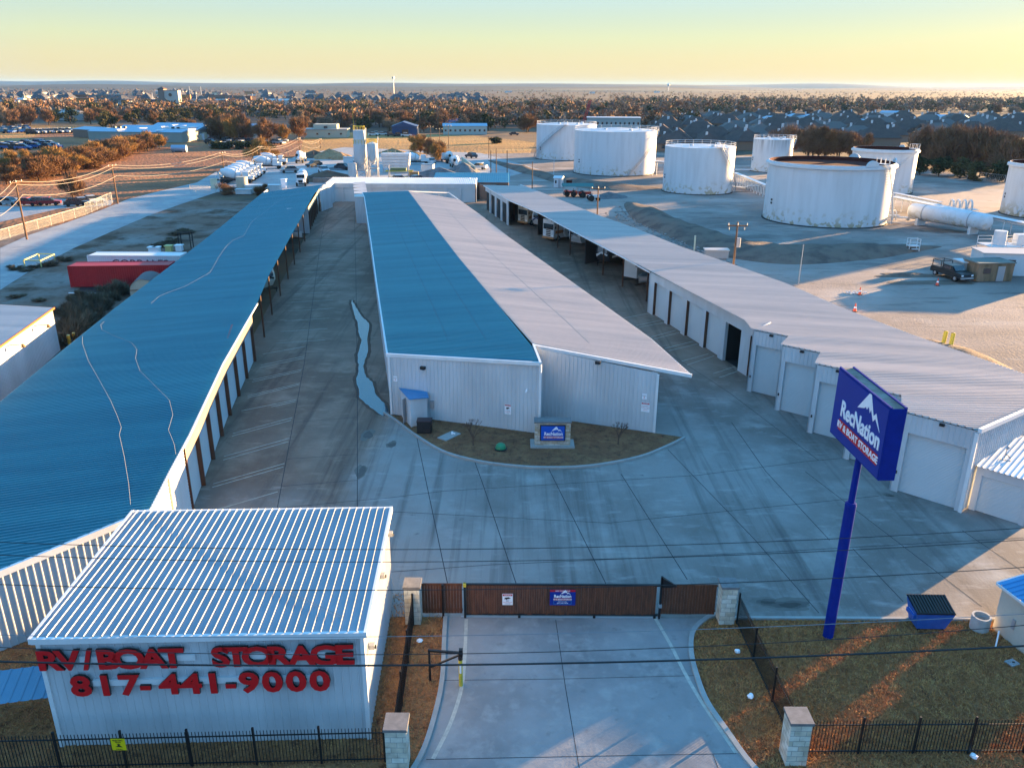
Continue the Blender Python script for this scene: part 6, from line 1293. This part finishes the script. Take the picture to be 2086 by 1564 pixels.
belt([(5,355),(90,340),(190,322)],18,(4,6),['gold','rust'],'bushy rust-brown tree in the hedge row slanting across the left field','hedge row in the left field',1.45,2)
plant(*S2(150,408),7.0,'brown','lone bare tree behind the left chain link fence','lone trees')
plant(*S2(325,303),6.5,'gold','small round rusty tree just right of the hedge row end','lone trees',1.2); plant(*S2(530,335),8.5,'gold','sunlit golden bare tree behind the second group of mixer trucks','lone trees'); plant(*S2(546,333),6.5,'gold','smaller golden bare tree right of the one behind the mixer trucks','lone trees')
plant(*S2(458,396),3.4,'brown','dark leafless bush left of the grey skips','lone trees',1.5); plant(*S2(532,397),3.6,'rust','reddish bush by the left roof edge in front of the mixers','lone trees',1.6)
belt([(448,282),(490,288),(540,290),(590,288)],14,(9,13),['rust','brown','gold','rust'],'tall rust-coloured tree behind the vehicle lot left of the cream building','rusty trees by the vehicle lot',1.0,6)
plant(*S2(385,268),8,'rust','rust tree in front of the blue-roofed warehouse','lone trees',1.3)
belt([(835,318),(850,312),(868,330),(900,322)],6,(6,9),['rust','gold'],'orange brown tree in the rough field right of the silos','orange trees right of the silos',1.1,3)
belt([(1010,293),(1020,292)],2,(4,5),['green'],'round dark green bush in the straw field','dark bushes in the straw field',1.5,1); belt([(1090,292)],1,(4,5),['green'],'','') if 0 else None
belt([(1640,318),(1700,322),(1750,325)],12,(9,12),['brown','rust'],'bare brown tree in the belt behind the big tanks','bare tree belt behind the tanks',1.15,4)
belt([(1870,338),(1930,345),(2000,352),(2086,362)],20,(10,14),['brown','brown','rust'],'bare brown tree in the belt behind the big tanks','bare tree belt behind the tanks',1.15,4)
belt([(1880,355),(1960,362),(2050,372)],9,(5,7),['olive','green'],'low green tree at the foot of the bare belt on the right','green trees at the foot of the right belt',1.3,3)
belt([(0,262),(50,256),(90,254)],9,(9,13),['rust','tan','brown'],'tan and rust tree at the far left beyond the fields','trees at the far left edge',1.1,8)
belt([(430,303),(560,303)],9,(4,5),['green'],'clipped dark green shrub in front of the vehicle lot','dark shrubs by the vehicle lot',1.5,1)
# mid woodland, individuals first
def area(px0,px1,py0,py1,n,hs,cols,label,group,wx=1.15):
    for i in range(n):
        py=py0+(py1-py0)*((i+.5)/n)**1.0; px=random.uniform(px0,px1); plant(*S2(px,py),random.uniform(*hs),random.choice(cols),label,group,wx)
area(110,460,234,262,34,(8,12),['olive','green','brown','rust','olive'],'green or brown tree in the wood behind the blue-roofed warehouse','wood behind the blue-roofed warehouse')
area(600,1080,240,270,70,(8,12),['brown','rust','olive','brown','green','tan'],'brown or green tree in the wood behind the silos','wood behind the silos')
area(1080,1420,228,250,26,(8,12),['brown','rust','green','grey'],'brown or green tree in the wood behind the widest tank','wood behind the widest tank')
area(1330,2086,226,240,30,(8,12),['brown','tan','grey','olive'],'bare tree beyond the grey-roofed houses','trees beyond the grey-roofed houses')
# everything farther: one mass of woodland
def woodland(label,rects,name,mats,seed):
    r=np.random.default_rng(seed); out=[[] for _ in mats]
    for (x0_,x1_,y0_,y1_,n,h0,h1,tri) in rects:
        for i in range(n):
            py=y0_+(y1_-y0_)*r.random(); px=r.uniform(x0_,x1_); x,y=S2(px,py); h=r.uniform(h0,h1); k=r.integers(0,len(mats)); ls=max(.9,h*.13)
            P=crown_tris(r,tri,h*r.uniform(.42,.6),h*.42,h*.06,'leaf',ls); P[:,:,0]+=x; P[:,:,1]+=y; out[k].append(P)
    for m,o in zip(mats,out): tag(tris(name,m,np.concatenate(o)),label,'woodland',kind='stuff')
woodland('far wooded country of bare brown and dark green trees',[(-60,640,232,246,160,8,12,120),(-60,640,214,232,200,8,12,80),(620,1420,232,262,260,8,12,120),(600,1500,214,234,560,8,12,70),(1250,2160,206,232,800,8,12,70),(-60,2160,196,214,800,6,9,40),(-60,2160,186,197,800,7,10,24),(-60,2160,180,187,900,7,12,16)],'woodland',[TM['brown'],TM['grey'],TM['brown'],TM['brown2'],TM['olive']],11)
tag(struct('woodland_floor',[S2(-200,250),S2(100,246),S2(460,256),S2(620,262),S2(900,262),S2(1100,262),S2(1330,250),S2(2200,250),S2(2300,180),S2(-300,180)],-.10,ground('leaf_litter_floor',(.08,.056,.046),[((.14,.095,.065),.004,.5,.62),((.06,.045,.035),.02,.48,.62),((.05,.04,.03),.08,.55,.7)],.95,.3,2)))
# brush on the near left lot
M_brush=tree_mat('dry_brush',(.10,.08,.055),(.15,.125,.085),(.05,.035,.03)); BP=[]
for v in range(3):
    r=np.random.default_rng(50+v); t=thing('bush','', 'bush',(0,0,0),0,'brush on the left lot'); tris('twigs',M_brush,crown_tris(r,900,.9,.55,0,'bare',.28),t); MB().cyl((0,0,0),(0,0,.5),.04,.03,5).build('stem',M_bark,t); BP.append(t)
bl=[(px,py) for px,py in [(150,618),(170,610),(185,625),(200,640),(160,640),(220,605),(150,650),(175,655),(205,620),(235,592),(140,670),(160,680),(190,660),(128,640),(248,600),(230,612),(180,640),(215,628),(138,700),(170,670)]]
for i,(px,py) in enumerate(bl):
    t=BP[i] if i<3 else copy_tree(BP[i%3]); x,y=S2(px,py); t.location=(x,y,-.08); s=random.uniform(1.1,1.9); t.scale=(s,s,s*.8); t.rotation_euler=(0,0,random.uniform(0,6)); t['label']='dry brown bush in the brush patch behind the left garage row'
for i,(px,py,lb) in enumerate([(30,548,0),(70,545,0),(100,540,0),(130,530,0),(55,552,0),(320,500,1),(328,498,1),(336,502,1),(345,495,1),(352,490,1),(362,478,1),(372,470,1),(380,474,1),(35,605,2),(80,612,2)]):
    t=copy_tree(BP[i%3]); x,y=S2(px,py); t.location=(x,y,-.08); s=random.uniform(.7,1.3); t.scale=(s*1.5,s*1.2,s*.42); t['label']=['low dry tuft beside the yellow steel stand','low dry bush in the scrub by the upper left roof edge','pale dry tuft near the white warehouse'][lb]; t['group']=['tufts by the yellow stand','bushes in the upper scrub','tufts near the white warehouse'][lb]
for k,(px,py) in enumerate([(143,705),(154,700)]): g=S2(px,py); t=thing('bollard',['left','right'][k]+' of two orange-yellow bollards behind the left garage row','bollard',(g[0],g[1],0)); MB().cyl((0,0,0),(0,0,1.1),.16,.16,12).build('post',mat('amber_paint',(.55,.30,.03),.6),t); MB().cyl((0,0,1.1),(0,0,1.16),.16,.08,12).build('cap',M_yellow,t)

# ---------------- cars ----------------
CARM=[mat('car_white',(.55,.56,.58),.3),mat('car_dark',(.03,.035,.045),.3),mat('car_silver',(.30,.31,.33),.3,.4),mat('car_blue',(.03,.10,.30),.3),mat('car_red',(.30,.02,.02),.3)]; CP={}
def car(px,py,rz,c,label,group,sc=1.0,name='parked_car',cat='car'):
    g=S2(px,py)
    if c not in CP:
        t=thing(name,label,cat,(0,0,0),0,group); prof_body(1.85,[(-2.3,.35),(-2.3,.75),(-1.2,.95),(2.2,1.0),(2.3,.4)]).build('body',CARM[c],t); prof_body(1.6,[(-1.2,.93),(-.5,1.5),(1.3,1.5),(1.9,1.0)]).build('cabin',M_glass,t); MB().box((0,.4,1.52),(1.45,1.5,.05)).build('roof',CARM[c],t)
        cyls('wheel',M_rubber,t,[((s*.75,y,.34),(s*.95,y,.34),.34,.34,10) for s in(-1,1) for y in(-1.45,1.4)]); CP[c]=t
    else: t=copy_tree(CP[c],label=label,group=group)
    t.location=(g[0],g[1],-.02); t.rotation_euler=(0,0,rz); t.scale=(sc,sc,sc*1.1); t['label']=label; t['group']=group; return t
for i in range(22): car(66+i*3.6,273-.1*i,R(random.uniform(70,110)),0 if i%4 else 1,'white vehicle in the packed row left of the blue-roofed warehouse','vehicles left of the blue-roofed warehouse',1.5)
for i in range(16): car(random.uniform(5,62),random.uniform(262,272),R(random.uniform(0,90)),random.choice([0,1,3]),'vehicle in the crowded lot at the far left edge','vehicles at the far left edge',1.3)
for i in range(26): car(random.uniform(425,590),random.uniform(289,301),R(random.uniform(60,120)),random.choice([0,0,1,2,1]),'vehicle in the lot left of the cream building','vehicles in the lot by the cream building',1.25)
for i in range(18): car(5+i*6.2+random.uniform(-1,1),304+random.uniform(-7,3)-.2*i,R(random.uniform(70,110)),3 if i%5 else 1,'dark blue vehicle or machine parked behind the left hedge','blue vehicles behind the hedge',1.3)
for i in range(8): car(760+i*9+random.uniform(-2,2),276+random.uniform(-2,2),R(90),random.choice([0,1,2]),'car parked left of the dark blue barn','cars by the dark blue barn',1.1)
car(828,279,R(95),0,'white car in front of the dark blue barn','car before the barn',1.2); car(1047,276,R(95),1,'dark car on the road right of the teal-roofed building','car on the far road',1.1)
for i,(x,y,c,l) in enumerate([(20,418,2,'grey machine part behind the left chain link fence'),(58,419,4,'red machine at the left behind the chain link fence'),(84,418,1,'dark machine behind the chain link fence'),(100,418,4,'orange red machine in the middle behind the chain link fence'),(155,420,1,'dark car behind the end of the chain link fence'),(172,418,0,'white car behind the end of the chain link fence'),(190,414,0,'white van behind the end of the chain link fence')]): car(x,y,R(80+i*9),c,l,'vehicles behind the chain link fence',1.0)

for i,(x,y,c) in enumerate([(660,352,0),(700,346,1),(815,372,0),(850,372,2),(880,334,0),(960,322,1),(975,345,0),(590,352,2),(640,340,1),(726,340,0)]): car(x,y,R(30+i*37),c,'vehicle or machine scattered around the concrete plant','vehicles around the concrete plant',1.15)
heap('pale gravel heap left of the boarded bin beyond the silos',800,312,6,4,1.8,M_sand,21); heap('low pale heap beside the silo feet',690,345,4,3,1.2,M_agg,22); heap('pale sand heap behind the boarded bin',840,316,5,3,1.6,M_sand,23)
boxthing('storage_shed','small pale shed standing between the silos and the sand heaps','shed',700,336,(4,3,2.2),R(5),M_tw,M_roofw,False); boxthing('storage_shed','small grey shed right of the boarded bin','shed',858,350,(3.5,2.5,2.0),R(-8),M_silo,M_bwr0:=mat('faded_blue_sheet',(.16,.28,.38),.6),False)
# ---------------- buildings farther out ----------------
def block(name,label,pa,pb,dep,h,m,roofm,wins=0,winm=M_glass,gable=0,rot=None,group=None,cat='building',extra=None):
    """pa, pb: photo pixels of the two ends of the front foot of the building"""
    a=Vector(S(*pa));b=Vector(S(*pb)); L=(b-a).length; t=thing(name,label,cat,(a.x,a.y,0),math.atan2((b-a).y,(b-a).x),group); MB().b0(0,L,0,dep,0,h).build('wall',m,t)
    mb=MB(); o=.3
    if gable: mb.add([(-o,-o,h),(L+o,-o,h),(L+o,dep+o,h),(-o,dep+o,h),(-o,dep/2,h+gable),(L+o,dep/2,h+gable)],[(0,1,5,4),(3,4,5,2),(0,4,3),(1,2,5),(0,3,2,1)])
    else: mb.b0(-o,L+o,-o,dep+o,h,h+.35)
    mb.build('roof',roofm,t)
    for i in range(wins): x=L*(i+.5)/wins; MB().b0(x-.5,x+.5,-.06,.02,h*.38,h*.62).build('window',winm,t)
    return t,L
M_bwr=mat('pale_blue_metal_roof',(.24,.36,.48),.4,.3,(.18,.29,.40),.1,.6); M_brick=mat('red_brick',(.24,.08,.04),.85,0,(.18,.06,.035),1,.5); M_brickl=mat('orange_brick',(.38,.17,.06),.85); M_navyr=mat('dark_blue_metal',(.03,.06,.15),.5,.2); M_dkroof=mat('dark_shingle_roof',(.105,.078,.070),.9,0,(.07,.052,.05),.5,.6,spec=.1); M_greyw=mat('grey_wall',(.30,.30,.29),.8)
bw,L=block('warehouse','wide warehouse with long pale blue roofs and white skylight ridges in the middle distance',(182,288),(372,291),14,4.2,mat('grey_green_metal',(.24,.27,.25),.6),M_bwr,0,gable=1.2)
MB().b0(4,L-2,14,30,0,4.2).build('wall',M_greyw,bw); mb=MB(); mb.add([(3,14.4,4.4),(L-1,14.4,4.4),(L-1,31,4.4),(3,31,4.4),(3,22.5,6),(L-1,22.5,6)],[(0,1,5,4),(3,4,5,2),(0,4,3),(1,2,5)]); mb.build('roof',M_bwr,bw)
mb=MB(); mb.add([(10,31.4,4.6),(L+18,31.4,4.6),(L+18,46,4.6),(10,46,4.6),(10,39,6.4),(L+18,39,6.4)],[(0,1,5,4),(3,4,5,2),(0,4,3),(1,2,5)]); mb.build('roof',M_bwr,bw); MB().b0(10.4,L+17.6,31.8,45.6,0,4.6).build('wall',M_greyw,bw)
boxes('skylight',M_white,bw,[((x,y,z),(1.4,4.2,.5),R(-20)) for x,y,z in((14,3,4.9),(33,3,4.9),(20,10,5.2),(26,18,5.6),(40,19,5.6),(44,9,5.2),(22,34,5.6),(38,35,5.6),(30,26,5.6))]); boxes('roof_fan',M_black,bw,[((x,8,5.6),(1.0,1.0,.9)) for x in(8,10.5,13,36,38.5)])
block('warehouse','lower warehouse with pale blue roof at the left end of the wide one',(150,279),(196,282),13,3.6,M_tan,M_bwr,0,gable=1.0)
t,L=block('workshop','long white workshop with sunlit tanks and boxes at its front',(372,288),(424,283),10,5.2,M_tw,M_roofw,0); 
for i in range(7): g=(2+i*2.1,-2.2); MB().b0(g[0],g[0]+1.5,-3,-1.4,0,2.2+(i%3)*.5).build('crate_stack',M_cream if i%2 else M_white,t)
mb=MB(); a=Vector(S(350,303,1.2));b=Vector(S(380,303,1.2)); t=thing('fuel_tank','blue horizontal cylinder tank in front of the white workshop','tank',(a.x,a.y,0),world=True); MB().cyl(a,b,1.3,1.3,16).build('shell',M_bwr,t,smooth=True); [MB().box((p.x,p.y,.3),(.4,2,.6)).build('saddle',M_steel,t) for p in(a.lerp(b,.2),a.lerp(b,.8))]
t,L=block('flat_roofed_building','cream flat-roofed building with a raised middle block behind the sand heaps',(611,281),(707,281),12,3.6,M_cream2:=mat('pale_cream_wall',(.42,.41,.33),.8),M_greyw,4); MB().b0(L*.28,L*.78,3,12,3.6,6.0).build('upper_storey',M_cream2,t); MB().b0(L*.5,L*.58,2.9,3.1,4.2,5.2).build('window',M_glass,t)
t,L=block('barn','dark navy blue metal barn with a low gable and arched opening',(799,277),(850,277),16,4.2,M_navyr,M_navyr,0,gable=0); 
mb=MB(); mb.prism([(-.3,-.4),(L+.3,-.4),(L+.3,16),(-.3,16)],4.2,[4.5,4.5,4.5,4.5]); mb.add([(-.3,-.5,4.4),(L+.3,-.5,4.4),(L*.45,-.5,6.6),(-.3,16,4.4),(L+.3,16,4.4),(L*.45,16,6.6)],[(0,1,2),(5,4,3),(0,2,5,3),(1,4,5,2)]); mb.build('gable',M_navyr,t); MB().b0(L*.4,L*.65,-.6,-.1,0,3).build('doorway',M_brown,t)
block('long_building','pale building with a teal blue roof and small square windows behind the straw field',(903,275),(992,275),11,4.3,mat('pale_teal_wall',(.36,.42,.40),.7),M_bwr,9,gable=1.2)
block('long_building','navy roofed building peeping over the teal-roofed building',(890,262),(945,262),10,3.6,M_greyw,M_navyr,0,gable=2)
block('long_building','low pale grey flat building with dark windows behind the widest tank',(1195,262),(1304,263),14,6,mat('pale_grey_wall',(.36,.37,.36),.8),M_tw,12); block('house','old two storey white house in the trees behind the widest tank',(1226,250),(1248,250),8,6.5,M_tw,M_dkroof,2,gable=2.5)
# church-like tower building and town blocks
t,L=block('tower_building','tall cream and brown civic tower with a dark round emblem in the far town',(337,218),(366,218),16,17,mat('town_cream',(.45,.42,.38),.8),mat('town_brown_wall',(.20,.15,.13),.8),0); MB().b0(-5.5,.4,-1,16,0,18.5).build('side_tower',mat('town_brown_wall',(.20,.15,.13),.8),t); mb=MB(); mb.add([(-6.5,-2,18.5),(1.4,-2,18.5),(1.4,17,18.5),(-6.5,17,18.5),(-2.5,7,21)],[(0,1,4),(1,2,4),(2,3,4),(3,0,4)]); mb.build('pyramid_roof',M_dkroof,t)
MB().cyl((L*.45,-.2,12.5),(L*.45,-.6,12.5),1.8,1.8,16).build('round_emblem',M_brown,t); boxes('tall_window',M_glass,t,[((L*k,-.2,3.5),(1.6,.3,6)) for k in(.3,.5,.7)]); block('side_wing','low dark wing left of the tower building',(310,218),(336,218),14,7,M_navyr,M_navyr,0)
TB=[(128,203,186,203,7,M_brick,'dark brick long block left part of the far town'),(154,216,184,216,8,M_brickl,'sunlit orange brick block below the long dark brick block'),(203,215,213,215,6,M_brickl,'small sunlit orange block right of the sunlit brick block'),(190,203,275,206,6,M_tan,'long brown block in the middle of the far left town'),(30,212,48,212,5,M_brickl,'small sunlit orange house at the far left'),(370,203,388,203,7,M_brickl,'orange lit block right of the cream tower'),(404,211,424,211,6,M_roofw,'white box building right of the cream tower'),(425,208,500,211,9,M_tan,'long brown apartment block in the far town'),(500,212,512,212,9,M_brick,'orange red end block of the brown apartments'),(535,214,595,214,5,M_roofw,'pale flat shed at the end of the far town'),(0,240,32,238,5,M_roofw,'pale building at the far left edge behind the trees'),(108,244,132,246,5,M_greyw,'grey gabled house in the trees left of the wide warehouse'),(225,212,262,213,4,M_tw,'pale low building row in the far left town')]
for x0_,y0_,x1_,y1_,h,m,lb in TB: block('town_building',lb,(x0_,y0_),(x1_,y1_),16,h,m,M_dkroof if h!=5 else M_roofw,6 if x1_-x0_>30 else 0,gable=0 if h>6 else 2)
r=random.Random(77); pal=[(M_tw,M_dkroof),(M_tan,M_roofw),(M_brickl,M_dkroof),(M_greyw,M_roofw),(M_brick,M_greyw),(M_cream,M_dkroof)]
for i in range(64):
    x_=r.uniform(0,640); y_=r.uniform(191,217); wd=r.uniform(6,22); wm,rm=r.choice(pal); block('town_building','low town building among the trees of the far left town',(x_,y_),(x_+wd,y_),r.uniform(10,20),r.uniform(3.5,6),wm,rm,0,gable=r.choice([0,0,1.5]),group='low buildings of the far left town')
for i in range(14):
    x_=r.uniform(1000,2000); y_=r.uniform(182,192); block('town_building','tiny pale farm building on the far right plain',(x_,y_),(x_+r.uniform(5,12),y_),16,5,M_tw,M_roofw,0,group='far farm buildings')
def upmast(name,label,px,py,h,r,m,base): g=S2(*base); t=thing(name,label,'mast',(g[0],g[1],0)); MB().cyl((0,0,0),(0,0,h),r,r*.5,6).build('mast',m,t); return t
t=upmast('radio_mast','thin radio mast rising above the horizon left of centre',0,0,37,.9,M_steel,(803,205)); MB().lathe([(2,33),(2,36)],8).build('antenna_ring',M_steel,t)
for x,y,h in((313,214,14),(402,214,15),(412,206,20),(388,200,20),(516,210,12),(52,210,14),(103,206,14)): upmast('light_mast','thin pale light mast in the far left town',0,0,h,.4,M_tw,(x,y))['group']='light masts in the far town'
g=S2(1183,262); t=thing('crane','red lattice crane boom leaning right behind the widest tank','crane',(g[0],g[1],0)); M_cr=mat('crane_red',(.55,.02,.03),.5); mb=MB()
for k in range(10): a=Vector((k*.45,0,k*1.6));b=a+Vector((.45,0,1.6)); mb.beam(a,b,.3,.3); mb.beam(a+Vector((1.3,0,0)),b+Vector((1.3-.08,0,0)),.3,.3); mb.beam(a,b+Vector((1.2,0,0)),.2,.2)
mb.build('boom',M_cr,t); MB().box((0,0,1.2),(4,3,2.4)).build('cab',M_cr,t)
# houses: hip-roofed, copied
def house_proto(name,wm,rm,label,group,steep=.9):
    t=thing(name,label,'house',(0,0,0),0,group); MB().b0(-7,7,-5.5,5.5,0,3).build('wall',wm,t); mb=MB(); mb.add([(-7.5,-6,2.9),(7.5,-6,2.9),(7.5,6,2.9),(-7.5,6,2.9),(-2.5,0,2.9+4.6*steep),(2.5,0,2.9+4.6*steep)],[(0,1,5,4),(1,2,5),(2,3,4,5),(3,0,4),(0,3,2,1)])
    mb.add([(1.5,-8,2.9),(6.5,-8,2.9),(4,-8,2.9+2.6*steep),(4,-1,2.9+2.6*steep),(1.5,-5,2.9),(6.5,-5,2.9)],[(0,1,2),(0,2,3,4),(1,5,3,2)]); mb.build('roof',rm,t); MB().b0(2,6,-7.7,-5.4,0,2.9).build('porch_wall',wm,t); MB().box((-3,1,5.9),(.75,.8,3.0)).build('chimney',M_tw if 'right' in group else M_tan,t); boxes('window',M_glass,t,[((x,-5.55,1.6),(1.4,.1,1.3)) for x in(-5,-1)]); return t
hA=house_proto('house',mat('brick_house_wall',(.22,.15,.11),.85),M_dkroof,'','grey-roofed houses on the right'); hB=house_proto('house',mat('pale_house_wall',(.34,.31,.27),.85),mat('brownish_shingle',(.12,.105,.10),.9),'','grey-roofed houses on the right',.75); n=0
for row,py in enumerate([305,295,286,278,271,264,258,252,247]):
    x0_=1345 if py<290 else 1365; step=74*(py-172)/128+8
    px=x0_+random.uniform(0,20)
    while px<2110:
        if not(py>296 and 1620<px<2086) and not(py>284 and px>1830):
            g=S2(px,py+random.uniform(-2,2)); src=hA if random.random()<.7 else hB; t=src if src.get('u') is None and src.location.length<1 else copy_tree(src); t.location=(g[0],g[1],-.1); t.rotation_euler=(0,0,random.choice([0,0,90,180])*math.pi/180+random.uniform(-.25,.25)); s=random.uniform(.95,1.2); t.scale=(s,s,s); t['label']='house with a dark grey hip roof in the dense estate behind the tanks'; t['group']='grey-roofed houses on the right'; n+=1
        px+=step*random.uniform(.85,1.2)
for pa,pb,h in(((1545,254),(1585,256),4),((1596,252),(1635,254),5),((1895,250),(1955,252),4),((2035,256),(2060,257),4),((1728,262),(1750,263),4),((1790,240),(1830,241),4)): block('long_building','building with a bright blue-white roof among the estate houses',pa,pb,16,h,M_tw,M_bwr,0,gable=1.5,group='pale-roofed buildings in the estate')
# far white and dark houses
hC=house_proto('house',mat('white_house_wall',(.50,.48,.44),.8),mat('charcoal_roof',(.06,.065,.08),.85),'','far white and charcoal houses',1.1); first=True
def far_houses(x0_,x1_,y0_,y1_,n,lb,gp,s0=1.0):
    global first
    for i in range(n):
        g=S2(random.uniform(x0_,x1_),random.uniform(y0_,y1_)); t=hC if first else copy_tree(hC); first=False; t.location=(g[0],g[1],0); t.rotation_euler=(0,0,random.uniform(0,6.28)); s=random.uniform(.9,1.3)*s0; t.scale=(s,s,s*1.1); t['label']=lb; t['group']=gp
far_houses(600,985,197,214,70,'white walled house with charcoal roof in the far estate above the silos','far white and charcoal houses')
far_houses(0,640,188,214,75,'small far house in the town at the left','far houses of the left town',1.1)
far_houses(985,1130,176,181,14,'tiny pale house on the far ridge','houses on the far ridge',1.6)
g=S2(1361,188); t=thing('water_tower','tiny white water tower on the far right plain','water tower',(g[0],g[1],0)); MB().cyl((0,0,0),(0,0,24),1.5,1.5,8).build('column',M_tw,t); MB().lathe([(1.5,22),(6,26),(6,30),(1,34)],14).build('bowl',M_tw,t)
# low hills along the horizon
def hills(name,dist,hgt,seed,m,wid,dz=0):
    r=np.random.default_rng(seed); n=240; mb=MB(); vs=[]; ph=r.uniform(0,6.28,8)
    for i in range(n):
        x=-wid+2*wid*i/(n-1); k=sum(math.sin(x/(wid)*(3.1+j*2.7)*1.9+ph[j])/(1+j*.6) for j in range(8))*.28+.62
        h=max(1,hgt*k+dz*(-x/wid)); vs+=[(x,dist-900,-2),(x,dist-300,h*.7),(x,dist,h),(x,dist+1500,-5)]
    mb.add(vs,[(i*4+j,(i+1)*4+j,(i+1)*4+j+1,i*4+j+1) for i in range(n-1) for j in range(3)]); return tag(mb.build(name,m,smooth=True),kind='structure')
M_hill=ground('far_hill',(.06,.055,.05),[((.035,.038,.035),.003,.45,.6),((.20,.16,.10),.0012,.58,.7)],.95,0,1,stretch=(.35,1,1))
hills('hills',7000,38,2,M_hill,9000,6); hills('hills',10500,50,5,M_hill,12000,12); hills('hills',4200,20,8,M_hill,5000,2)
# ---------------- haze ----------------
hz=MB(); hz.b0(-14500,14500,-400,14500,-6,75); ho=hz.build('haze',(hm:=bpy.data.materials.new('haze_air'))); tag(ho,kind='stuff'); hm.use_nodes=True
hn=hm.node_tree; hn.nodes.remove(hn.nodes['Principled BSDF']); pv=hn.nodes.new('ShaderNodeVolumePrincipled'); pv.inputs['Color'].default_value=(.22,.5,1,1); pv.inputs['Density'].default_value=.00003; pv.inputs['Anisotropy'].default_value=.1
hn.links.new(pv.outputs[0],hn.nodes['Material Output'].inputs['Volume'])
for o_ in bpy.data.objects:
    if o_.get('label')=='' : del o_['label']
